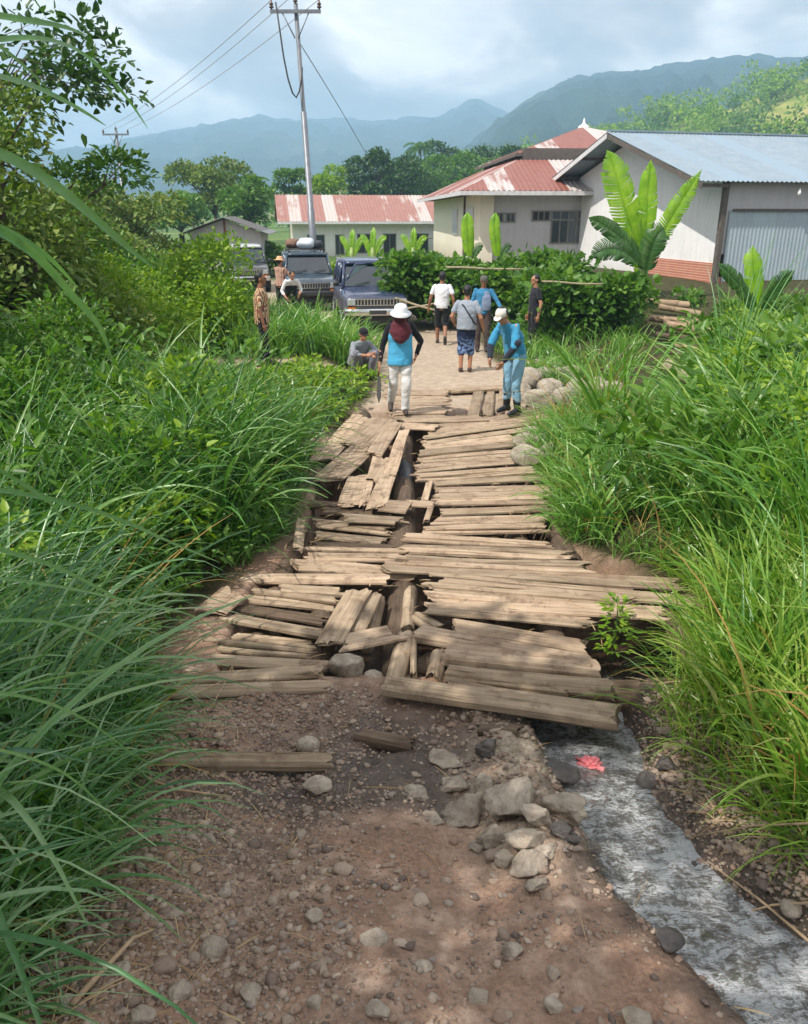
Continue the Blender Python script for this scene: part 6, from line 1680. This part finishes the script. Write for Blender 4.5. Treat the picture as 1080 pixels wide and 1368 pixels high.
# ------------------------------------------------------------------ people: local frame faces -y, x to the picture's right when facing us
def cloth(name, c, rough=.85, var=.14):
    t = NT(name); v = t.coord('Object')
    n = t.noise(v, 5, 4, .6); f = t.noise(v, 22, 4, .6, .8)
    cc = t.mix(.55, c, t.ramp(n, [(.3, (.74, .74, .76)), (.7, (1, 1, 1))]), 'MULTIPLY')
    return t.done(t.bsdf(cc, rough, t.bump(f, .35, .02), Specular_IOR_Level=.2, Sheen_Weight=.15))
SKIN = simple('skin', lin(172, 122, 94), .55, .1, 6, .1); SKIND = simple('skin_dark', lin(146, 100, 76), .55, .1, 6, .1)
HAIR = simple('black_hair', (.012, .011, .011, 1), .5, .3, 40, .5)
EYEW = simple('eye', (.03, .02, .015, 1), .2, .1); 
def baked(mb, name, voxel, mat, parent, sm=4, wr=0.0, wf=9.0, seed=1):
    me = mb.mesh(name + '_tmp'); o = bpy.data.objects.new('tmp', me); col.objects.link(o)
    r_ = o.modifiers.new('r', 'REMESH'); r_.mode = 'VOXEL'; r_.voxel_size = voxel; r_.use_smooth_shade = True
    s_ = o.modifiers.new('s', 'SMOOTH'); s_.factor = .5; s_.iterations = sm
    dg = bpy.context.evaluated_depsgraph_get(); dg.update()
    out = bpy.data.meshes.new_from_object(o.evaluated_get(dg))
    bpy.data.objects.remove(o); bpy.data.meshes.remove(me)
    out.name = name
    n = len(out.vertices); co = np.empty(n * 3); out.vertices.foreach_get('co', co); co = co.reshape(-1, 3)
    if wr:
        no = np.empty(n * 3); out.vertex_normals.foreach_get('vector', no); no = no.reshape(-1, 3)
        q = fbm(co[:, 0] * wf + co[:, 1] * wf * .7 + seed, co[:, 2] * wf * 1.2 - co[:, 0] * 2.5, seed, 3) - .5
        co = co + no * (q * 2 * wr)[:, None]
        out.vertices.foreach_set('co', co.ravel())
    out.polygons.foreach_set('use_smooth', np.ones(len(out.polygons), bool))
    out.update()
    return link(name, out, mat, parent)
def limb(mb, a, b, ra, rb, n=12):
    a, b = Vector(a), Vector(b); mb.tube([a, a.lerp(b, .5), b], [ra, (ra * .55 + rb * .45) * 1.02, rb], n); mb.ell(a, (ra,) * 3, 12, 8); mb.ell(b, (rb,) * 3, 12, 8)
def ringloft(mb, rings, n=20):
    """rings: (centre, rx, ry, yaw)"""
    out = []
    for c, rx, ry, yw in rings:
        c = Vector(c); ca, sa = math.cos(yw), math.sin(yw)
        out.append([c + Vector((rx * math.cos(q) * ca - ry * math.sin(q) * sa, rx * math.cos(q) * sa + ry * math.sin(q) * ca, 0)) for q in [2 * math.pi * k / n for k in range(n)]])
    mb.loft(out)
def hand(mb, w, d, palm, h, side, curl=.7):
    """palm and five bent fingers; d points along the forearm, palm is the palm's normal"""
    d = Vector(d).normalized(); pn = (Vector(palm) - d * Vector(palm).dot(d)).normalized(); s = d.cross(pn).normalized() * side
    k = h / 1.7
    M = Matrix((s, pn, d)).transposed()
    c = Vector(w) + d * .05 * k
    mb.ell(c, (.040 * k, .017 * k, .052 * k), 12, 8, M)
    for j, (off, L) in enumerate(((-.030, .062), (-.010, .072), (.011, .068), (.030, .052))):
        p = c + s * off * k + d * .042 * k; pts = [p]; a = .15; dd = d
        for m in range(3):
            a = curl * (.35 + .5 * m)
            dd = d * math.cos(a) + pn * math.sin(a)
            p = p + dd * L * k * (.42, .33, .25)[m]; pts.append(p)
        mb.tube(pts, [.0095 * k, .009 * k, .008 * k, .0065 * k], 7)
        mb.ell(pts[-1], (.0068 * k,) * 3, 7, 5)
    p = c - s * .034 * k - d * .02 * k
    q = p - s * .022 * k + d * .03 * k + pn * .012 * k; r = q + d * .032 * k + pn * .016 * k + s * .004 * k
    mb.tube([p, q, r], [.013 * k, .0105 * k, .0085 * k], 7); mb.ell(r, (.0085 * k,) * 3, 7, 5)

def person(loc, yaw, lab, J, h=1.66, shirt=None, pants=None, sleeve=.5, leg=1.0, shoes=None, hair=True, skin=None, hy=0.0, hp=0.0, hr=0.0, boots=0.0, shirt_hem=.50, belly=1.0, bare_foot=False, curl=.7, sarong=False, shirt_w=1.0):
    """J: joints in units of h that differ from standing"""
    skin = skin or SKIN
    root = empty('person', loc, yaw, lab, 'person', 'people at the bridge')
    D_ = dict(hip=(0, 0, .52), chest=(0, 0, .72), neck=(0, 0, .825), head=(0, -.012, .925),
              hl=(.056, 0, .52), hrr=(-.056, 0, .52), kl=(.06, -.015, .285), kr=(-.06, -.015, .285), al=(.06, .012, .045), ar=(-.06, .012, .045),
              sl=(.112, .0, .805), sr=(-.112, .0, .805), el=(.14, .015, .625), er=(-.14, .015, .625), wl=(.145, -.03, .475), wr=(-.145, -.03, .475),
              fl=(0, -1, 0), fr=(0, -1, 0), pl=(-1, 0, 0), pr=(1, 0, 0))
    D_.update(J)
    dirs = ('fl', 'fr', 'pl', 'pr')
    j = {k: (Vector(v) if k in dirs else Vector(v) * h) for k, v in D_.items()}
    k = h / 1.7
    sh_yaw = math.atan2(j['sl'].y - j['sr'].y, j['sl'].x - j['sr'].x); hip_yaw = math.atan2(j['hl'].y - j['hrr'].y, j['hl'].x - j['hrr'].x)
    up_t = (j['neck'] - j['chest']).normalized()
    b = MB()
    ringloft(b, [(j['hip'] - Vector((0, 0, .05 * h)), .10 * k, .085 * k, hip_yaw), (j['hip'], .155 * k, .11 * k, hip_yaw), (j['hip'].lerp(j['chest'], .5), .135 * k, .10 * k, (hip_yaw + sh_yaw) / 2), (j['chest'], .155 * k, .11 * k, sh_yaw), (j['chest'].lerp(j['neck'], .7), .15 * k, .085 * k, sh_yaw), (j['neck'], .06 * k, .06 * k, sh_yaw)])
    limb(b, j['neck'] - up_t * .02, j['head'] - Vector((0, 0, .03 * h)), .056 * k, .05 * k)
    Mh = Matrix.Rotation(hy, 3, 'Z') @ Matrix.Rotation(hp, 3, 'X') @ Matrix.Rotation(hr, 3, 'Y')
    H = lambda x, y, z: j['head'] + Mh @ (Vector((x, y, z)) * k)
    b.ell(H(0, .008, .015), (.074 * k, .092 * k, .098 * k), 18, 12, Mh)
    b.ell(H(0, -.022, -.05), (.052 * k, .062 * k, .06 * k), 16, 10, Mh)
    b.ell(H(0, -.086, -.012), (.013 * k, .02 * k, .024 * k), 10, 8, Mh); b.ell(H(0, -.1, -.022), (.014 * k, .012 * k, .011 * k), 10, 8, Mh)
    b.ell(H(0, -.078, .024), (.05 * k, .018 * k, .011 * k), 12, 8, Mh)
    b.ell(H(0, -.08, -.054), (.024 * k, .012 * k, .006 * k), 10, 6, Mh); b.ell(H(0, -.078, -.064), (.021 * k, .012 * k, .007 * k), 10, 6, Mh)
    b.ell(H(0, -.074, -.092), (.02 * k, .016 * k, .014 * k), 10, 6, Mh)
    for s in (-1, 1):
        b.ell(H(s * .076, .008, -.008), (.01 * k, .02 * k, .032 * k), 8, 8, Mh)
    for S, E, W_, sd, pk in (('sl', 'el', 'wl', 1, 'pl'), ('sr', 'er', 'wr', -1, 'pr')):
        limb(b, j[S].lerp(j['chest'], .10), j[E], .047 * k, .038 * k); limb(b, j[E], j[W_], .041 * k, .027 * k)
        hand(b, j[W_], j[W_] - j[E], j[pk], h, sd, curl)
    for Hp, K_, A_, fk in (('hl', 'kl', 'al', 'fl'), ('hrr', 'kr', 'ar', 'fr')):
        limb(b, j[Hp], j[K_], .082 * k, .056 * k); limb(b, j[K_], j[A_], .058 * k, .036 * k)
        f = j[fk].normalized()
        a = j[A_]
        b.ell(a - Vector((0, 0, .02 * h)) - f * .02 * h, (.036 * k, .04 * k, .036 * k))
        limb(b, a - Vector((0, 0, .012 * h)) + f * .02 * h, a - Vector((0, 0, .027 * h)) + f * .09 * h, .036 * k, .026 * k)
    baked(b, 'body', .0068, skin, root, 3)
    e_ = MB()
    for s in (-1, 1):
        o = MB().ell(H(s * .031, -.079, .004), (.0115 * k, .009 * k, .0075 * k), 10, 6, Mh).build('eye', EYEW, root)
    if shirt is not None:
        s_ = MB(); w = shirt_w
        hem = j['hip'].lerp(j['chest'], 0) + (j['hip'] - j['chest']) * ((.52 - shirt_hem) / .2)
        ringloft(s_, [(hem, .175 * k * w, .128 * k * w * belly, hip_yaw), (j['hip'].lerp(j['chest'], .2), .176 * k * w, .13 * k * w * belly, hip_yaw), (j['hip'].lerp(j['chest'], .55), .165 * k * w, .126 * k * w * belly, (hip_yaw + sh_yaw) / 2), (j['chest'], .18 * k * w, .128 * k * w, sh_yaw), (j['chest'].lerp(j['neck'], .55), .185 * k, .112 * k, sh_yaw), (j['chest'].lerp(j['neck'], .82), .155 * k, .085 * k, sh_yaw), (j['neck'] + up_t * .01, .068 * k, .066 * k, sh_yaw)])
        for S, E, W_ in (('sl', 'el', 'wl'), ('sr', 'er', 'wr')):
            if sleeve <= 1:
                limb(s_, j[S].lerp(j['chest'], .10), j[S].lerp(j[E], sleeve), .054 * k, .056 * k * w)
            else:
                limb(s_, j[S].lerp(j['chest'], .10), j[E], .056 * k, .048 * k); limb(s_, j[E], j[E].lerp(j[W_], sleeve - 1), .048 * k, .038 * k)
        baked(s_, 'shirt', .011, shirt, root, 3, .015, 11, len(lab))
    if pants is not None:
        p_ = MB()
        wq = j['hip'].lerp(j['chest'], .18)
        ringloft(p_, [(j['hip'] - Vector((0, 0, .035 * h)), .12 * k, .10 * k, hip_yaw), (j['hip'], .168 * k, .122 * k, hip_yaw), (wq, .152 * k, .115 * k, hip_yaw)])
        for Hp, K_, A_ in (('hl', 'kl', 'al'), ('hrr', 'kr', 'ar')):
            limb(p_, j[Hp], j[K_], .097 * k, .076 * k)
            if leg > .0: limb(p_, j[K_], j[K_].lerp(j[A_], leg), .076 * k, (.062 if leg > .5 else .08) * k)
        if sarong:
            m = (j['kl'] + j['kr']) / 2
            ringloft(p_, [(m - Vector((0, 0, .07 * h)), .15 * k, .125 * k, hip_yaw), (m, .15 * k, .12 * k, hip_yaw), (j['hip'], .168 * k, .122 * k, hip_yaw)])
        baked(p_, 'trousers', .011, pants, root, 3, .014, 10, len(lab) + 7)
    if shoes is not None:
        for nm, A_, K_, fk in (('shoe', 'al', 'kl', 'fl'), ('shoe', 'ar', 'kr', 'fr')):
            s_ = MB(); f = j[fk].normalized(); a = j[A_]
            s_.ell(a - Vector((0, 0, .016 * h)) - f * .02 * h, (.046 * k, .05 * k, .046 * k))
            limb(s_, a - Vector((0, 0, .010 * h)) + f * .02 * h, a - Vector((0, 0, .022 * h)) + f * .1 * h, .046 * k, .036 * k)
            if boots: limb(s_, a, a.lerp(j[K_], boots), .052 * k, .066 * k)
            baked(s_, 'boot' if boots else nm, .010, shoes, root, 3)
    if hair:
        hb = MB(); hb.ell(H(0, .024, .034), (.083 * k, .092 * k, .093 * k), 18, 12, Mh); hb.ell(H(0, .05, -.01), (.07 * k, .06 * k, .07 * k), 14, 10, Mh)
        baked(hb, 'hair', .009, HAIR, root, 2, .006, 30, 3)
    return root, j, H, Mh, k
def hatmesh(root, H, Mh, k, rings, mat, name='hat', dy=0.0, tilt=0.0):
    b = MB(); Mt = Mh @ Matrix.Rotation(tilt, 3, 'X'); c = H(0, 0, 0); n = 24; rr = []
    for r, z in rings:
        rr.append([c + Mt @ (Vector((r * math.cos(2 * math.pi * q / n), dy + r * 1.14 * math.sin(2 * math.pi * q / n), z)) * k) for q in range(n)])
    b.loft(rr); return b.build(name, mat, root)
BUCKET = [(.150, .012), (.152, .018), (.100, .052), (.094, .06), (.088, .115), (.07, .135), (.02, .142)]
def cap(root, H, Mh, k, mat, name='cap'):
    b = MB(); b.ell(H(0, .008, .042), (.086 * k, .104 * k, .082 * k), 18, 12, Mh)
    v = []
    for s_, zo in ((1, 0), (1, -.006)):
        v.append([H(.075 * math.sin(q), -.075 - .085 * math.cos(q), .046 + zo - .02 * math.cos(q)) for q in np.linspace(-1.5, 1.5, 14)])
    b.loft(v)
    return baked(b, name, .008, mat, root, 2)

# the woman walking towards us
WHITE = cloth('white_cotton', lin(232, 230, 228)); 
r_, j, H, Mh, k = person((*at(535, 553, .03)[:2], .03), R(4), 'woman in white hat, maroon headscarf and sky blue vest walking towards us on planks',
    dict(hl=(.052, .0, .52), hrr=(-.052, .0, .52), kl=(.05, -.05, .29), al=(.045, -.02, .05), kr=(-.06, .02, .29), ar=(-.075, .17, .085), fr=(-.1, -1, -.45), chest=(0, -.025, .715), neck=(0, -.05, .815), head=(.0, -.085, .90), sl=(.108, -.04, .80), sr=(-.108, -.035, .80), el=(.185, .02, .655), wl=(.14, -.03, .535), er=(-.155, .0, .63), wr=(-.185, -.05, .475)), 1.66,
    shirt=cloth('black_sleeves', (.016, .016, .02, 1)), pants=WHITE, sleeve=1.85, leg=.98, shoes=simple('dark_shoe', (.05, .035, .03, 1), .6), hair=False, hp=R(22), shirt_hem=.47)
vb = MB()
ringloft(vb, [((0, -.01, .455 * 1.66), .195, .148, 0), ((0, -.012, .53 * 1.66), .188, .142, 0), ((0, -.02, .63 * 1.66), .178, .14, 0), ((0, -.04, .715 * 1.66), .185, .14, 0), ((0, -.062, .775 * 1.66), .165, .118, 0), ((0, -.075, .80 * 1.66), .10, .09, 0)])
baked(vb, 'vest', .011, cloth('sky_blue_vest', lin(84, 178, 222)), r_, 4, .012, 9, 3)
hj = MB(); c = H(0, 0, 0)
N_ = j['neck']
ringloft(hj, [(N_ + Vector((0, -.085, -.27)), .04, .06, 0), (N_ + Vector((0, -.055, -.20)), .12, .115, 0), (N_ + Vector((0, -.02, -.10)), .175, .14, 0), (N_ + Vector((0, -.01, -.0)), .135, .12, 0), (H(0, .015, -.12), .105, .11, 0), (H(0, .02, -.02), .092, .105, 0), (H(0, .018, .06), .086, .100, 0), (H(0, .018, .1), .05, .06, 0)])
baked(hj, 'headscarf', .010, cloth('maroon_headscarf', lin(92, 40, 48)), r_, 3, .012, 10, 5)
fm = MB().ell(H(0, -.055, -.045), (.066, .062, .075), 14, 10, Mh); fm.build('face_mask', cloth('maroon_mask', lin(78, 32, 40)), r_)
hatmesh(r_, H, Mh, k * 1.06, BUCKET, cloth('white_hat', lin(234, 236, 238)), 'hat', .008, R(-8))
hd_ = j['wr'] + (j['wr'] - j['er']).normalized() * .085
mt = MB().tube([hd_ + Vector((.0, .02, .05)), hd_, hd_ + Vector((-.01, -.03, -.1))], .014, 8)
bl_ = MB().poly([(-.01, 0, 0), (.03, 0, -.02), (.035, -.02, -.30), (.0, -.03, -.40), (-.03, -.02, -.28)], (.004, .003, 0))
M_ = Matrix.Translation(hd_ + Vector((-.01, -.03, -.1)))
bl_.v = [tuple(M_ @ Vector(v)) for v in bl_.v]
kn = empty('machete', r_.location, R(4), 'machete with a dark blade hanging from the walking woman\'s hand', 'machete')
mt.build('handle', simple('knife_grip', lin(90, 60, 40), .6), kn); bl_.build('blade', simple('knife_steel', (.18, .18, .18, 1), .4, .2, 9, .1, .7), kn)

# squatting man in grey
sq = dict(hip=(.0, .10, .17), chest=(.0, .03, .33), neck=(.0, -.045, .42), head=(0.0, -.085, .50), hl=(.055, .10, .17), hrr=(-.055, .10, .17), kl=(.12, -.13, .30), kr=(-.12, -.13, .30), al=(.10, -.02, .045), ar=(-.10, -.02, .045),
          sl=(.108, -.02, .39), sr=(-.108, -.02, .39), el=(.15, -.12, .29), er=(-.15, -.12, .29), wl=(.03, -.22, .30), wr=(-.02, -.22, .285), pl=(-.3, .4, -1), pr=(.3, .4, -1))
r_, j, H, Mh, k = person((*gr(482, 15.3)[:2], gr(482, 15.3)[2]), R(28), 'squatting man in loose grey shirt and dark cap by the left grass', sq, 1.68, shirt=cloth('grey_shirt', lin(140, 146, 152)), pants=cloth('grey_trousers', lin(124, 122, 134)), sleeve=1.5, leg=1.0, shoes=simple('sandal', (.05, .05, .05, 1), .7), hp=R(16), shirt_w=1.12, shirt_hem=.49)
cap(r_, H, Mh, k, cloth('black_cap', (.014, .014, .018, 1)))

# man in the patterned shirt on the side path
t_ = NT('patterned_shirt'); v_ = t_.coord('Object')
st_ = t_.n('ShaderNodeTexWave', wave_type='BANDS', bands_direction='X', i_Vector=v_, i_Scale=9.0, i_Distortion=1.2, i_Detail=2.0).outputs['Fac']
bt = t_.mix(t_.ramp(st_, [(.45, (0, 0, 0)), (.55, (1, 1, 1))]), lin(206, 184, 142), lin(146, 88, 72)); bt = t_.mix(t_.ramp(t_.noise(v_, 26, 2, .5), [(.55, (0, 0, 0)), (.62, (1, 1, 1))]), bt, lin(62, 66, 58))
t_.done(t_.bsdf(bt, .85, t_.bump(t_.noise(v_, 16, 3, .6), .3, .02), Specular_IOR_Level=.2)); BATIK = t_.m
BLK = cloth('black_trousers', (.014, .014, .017, 1))
px_ = gr(352, 14.9)
r_, j, H, Mh, k = person(px_, R(98), 'bareheaded man in brown patterned shirt standing on the side path left of the cars', dict(kl=(.05, -.01, .285), al=(.045, -.04, .045), ar=(-.05, .05, .045), wl=(.15, -.02, .475), wr=(-.15, -.02, .475)), 1.68, shirt=BATIK, pants=BLK, sleeve=.8, leg=1.0, shoes=simple('black_sandal', (.03, .03, .03, 1), .7), skin=SKIND, hy=R(-6), shirt_hem=.46, shirt_w=1.05)

# man in the white T-shirt walking away
r_, j, H, Mh, k = person((*at(590, 456, 0)[:2], gz1(at(590, 456)[0], at(590, 456)[1])), R(176), 'man in white T-shirt and dark shorts walking away along the road', dict(kl=(.06, -.06, .285), al=(.06, -.07, .045), kr=(-.05, -.02, .28), ar=(-.055, .17, .11), fr=(0, -.6, -.8), el=(.165, .01, .625), wl=(.19, -.04, .49), er=(-.16, .03, .625), wr=(-.18, .0, .475)), 1.68, shirt=cloth('white_tshirt', lin(236, 236, 240)), pants=cloth('black_shorts', (.016, .016, .02, 1)), sleeve=.55, leg=.12, shoes=simple('flip_flop', (.05, .045, .04, 1), .7), skin=SKIND, shirt_w=1.05)

# man in the grey T-shirt, seen from behind, in a blue sarong
t_ = NT('sarong_cloth'); v_ = t_.coord('Object')
zz_ = t_.n('ShaderNodeSeparateXYZ', i_0=v_).outputs[2]
sc1 = t_.mix(t_.math('MULTIPLY', t_.ramp(t_.noise(v_, 18, 3, .6), [(.45, (0, 0, 0)), (.55, (1, 1, 1))]), t_.n('ShaderNodeMapRange', i_0=zz_, i_1=.72, i_2=.5, i_3=0.0, i_4=1.0).outputs[0]), lin(34, 42, 66), lin(110, 134, 176))
t_.done(t_.bsdf(sc1, .85, t_.bump(t_.noise(v_, 14, 3, .6), .3, .02), Specular_IOR_Level=.2))
GREYT = cloth('grey_tshirt', lin(156, 164, 176))
p0 = at(622, 493, 0)
r_, j, H, Mh, k = person((p0.x, p0.y, gz1(p0.x, p0.y)), R(172), 'man in grey T-shirt and blue sarong seen from behind, bag strap across his back', dict(kl=(.055, -.02, .285), al=(.055, .02, .045), kr=(-.055, -.03, .285), ar=(-.05, .0, .045), el=(.17, .03, .645), wl=(.155, -.09, .56), er=(-.165, .02, .63), wr=(-.19, -.07, .50)), 1.67, shirt=GREYT, pants=t_.m, sleeve=.6, leg=.25, shoes=simple('brown_sandal', lin(70, 52, 42), .7), sarong=True, skin=SKIN, shirt_w=1.12, belly=1.1)
sb = MB(); kk = 1.67
sb.tube([(.16 * 1, -.02, .80 * kk), (.06, .125, .775 * kk), (-.05, .152, .68 * kk), (-.165, .105, .575 * kk), (-.205, .0, .55 * kk)], .014, 6, flat=1.0)
sb.build('bag_strap', cloth('dark_strap', (.02, .024, .035, 1)), r_)

# man in blue facing us behind him, with a cap and a grey shoulder cloth
r_, j, H, Mh, k = person(gr(644, 18.6), R(-8), 'man in blue shirt with grey shoulder cloth facing us behind the man in grey', dict(el=(.19, -.03, .66), wl=(.26, -.10, .56), er=(-.15, -.02, .63), wr=(-.12, -.12, .53)), 1.68, shirt=cloth('mid_blue_shirt', lin(60, 128, 168)), pants=cloth('brown_trousers', lin(84, 70, 66)), sleeve=1.85, leg=1.0, shoes=simple('work_shoe', (.05, .04, .035, 1), .7), skin=SKIND, hp=R(12))
cap(r_, H, Mh, k, cloth('khaki_cap', lin(92, 92, 84)))
sc = MB(); ringloft(sc, [((.07, -.10, .55 * kk), .08, .045, .1), ((.08, -.11, .62 * kk), .11, .055, .1), ((.075, -.10, .72 * kk), .10, .05, .1), ((.06, -.06, .80 * kk), .06, .04, .1)])
baked(sc, 'shoulder_cloth', .010, cloth('grey_cloth', lin(126, 140, 166)), r_, 3, .01)
gb = MB(); wv = j['wl'] + (j['wl'] - j['el']).normalized() * .05; gb.ell(wv, (.055, .05, .06), 12, 8); limb(gb, wv, j['wl'], .05, .045)
baked(gb, 'glove', .009, WHITE, r_, 2, .004)

# man in black standing in the grass on the right
r_, j, H, Mh, k = person(gr(712, 18.2), R(-78), 'man all in black standing in the grass right of the road', dict(el=(.145, .03, .63), wl=(.15, .0, .485), er=(-.14, .02, .63), wr=(-.14, -.03, .48)), 1.68, shirt=cloth('black_tshirt', (.018, .019, .024, 1)), pants=BLK, sleeve=.6, leg=1.0, shoes=simple('black_shoe', (.02, .02, .02, 1), .7), skin=SKIN, hy=R(10))

# stooping man in the teal shirt, white cap and rubber boots
r_, j, H, Mh, k = person((*at(680, 553, .03)[:2], .03), R(-52), 'stooping man in bright blue shirt, pale cap and black boots by the rocks', dict(hip=(0, .05, .53), chest=(0, -.01, .715), neck=(0, -.085, .81), head=(0.02, -.155, .875), hl=(.056, .05, .53), hrr=(-.056, .05, .53), kl=(.07, -.0, .285), kr=(-.06, .03, .285), al=(.075, .03, .045), ar=(-.08, .05, .045), sl=(.11, -.06, .79), sr=(-.11, -.05, .785), el=(.13, -.10, .62), wl=(.06, -.16, .485), er=(-.13, -.13, .615), wr=(-.06, -.20, .50)), 1.70, shirt=cloth('bright_blue_shirt', lin(66, 150, 190)), pants=cloth('pale_blue_trousers', lin(132, 176, 200)), sleeve=.95, leg=.62, shoes=simple('rubber_boot', (.012, .013, .016, 1), .4), boots=.72, hp=R(34), hy=R(8), shirt_w=1.08, shirt_hem=.48)
cap(r_, H, Mh, k, cloth('cream_cap', lin(222, 214, 204)))
for S in (('el', 'wl'), ('er', 'wr')):
    gq = MB(); limb(gq, j[S[0]].lerp(j[S[1]], -.25), j[S[0]].lerp(j[S[1]], .85), .056, .042); baked(gq, 'arm_sleeve', .009, cloth('dark_arm_sleeve', lin(46, 52, 64)), r_, 2, .004)

# people at the cars
r_, j, H, Mh, k = person(gr(392, 22.3, .02), R(20), 'person in white top and black vest bending beside the open car door', dict(hip=(0, .04, .52), chest=(0, -.04, .70), neck=(0, -.12, .785), head=(0, -.17, .86), el=(.15, -.10, .62), wl=(.10, -.2, .55), er=(-.17, -.08, .60), wr=(-.12, -.18, .50), sl=(.11, -.09, .765), sr=(-.11, -.09, .765)), 1.6, shirt=WHITE, pants=BLK, sleeve=1.6, leg=1.0, shoes=simple('plain_shoe', (.05, .05, .05, 1), .7), hp=R(20))
vs_ = MB(); ringloft(vs_, [((0, .035, .545 * 1.6), .178, .135, 0), ((0, -.03, .66 * 1.6), .172, .132, 0), ((0, -.085, .745 * 1.6), .15, .115, 0), ((0, -.11, .765 * 1.6), .09, .09, 0)]); baked(vs_, 'vest', .011, BLK, r_, 3)
t_ = NT('striped_cloth'); st_ = t_.n('ShaderNodeTexWave', wave_type='BANDS', bands_direction='X', i_Vector=t_.coord('Object'), i_Scale=7.0).outputs['Fac']
t_.done(t_.bsdf(t_.mix(t_.ramp(st_, [(.45, (0, 0, 0)), (.55, (1, 1, 1))]), lin(196, 170, 150), lin(132, 74, 62)), .85))
r_, j, H, Mh, k = person(gr(379, 25.2, .05), R(150), 'person in brown striped shirt and straw hat leaning on the teal car', dict(el=(-.0, -.1, .70), er=(-.17, -.08, .68), wr=(-.13, -.2, .72), wl=(.08, -.22, .72), el2=(0, 0, 0), chest=(0, -.02, .72)), 1.66, shirt=t_.m, pants=BLK, sleeve=.9, leg=1.0, shoes=simple('tan_shoe', (.2, .15, .1, 1), .7), hp=R(6))
hatmesh(r_, H, Mh, k, [(.185, .03), (.187, .034), (.10, .06), (.094, .07), (.086, .12), (.06, .15), (.02, .155)], simple('straw', lin(222, 170, 128), .8, .15, 20), 'straw_hat', .008)
for o in list(bpy.data.objects):
    if o.type == 'MESH' and len(o.data.vertices) == 0: bpy.data.objects.remove(o)
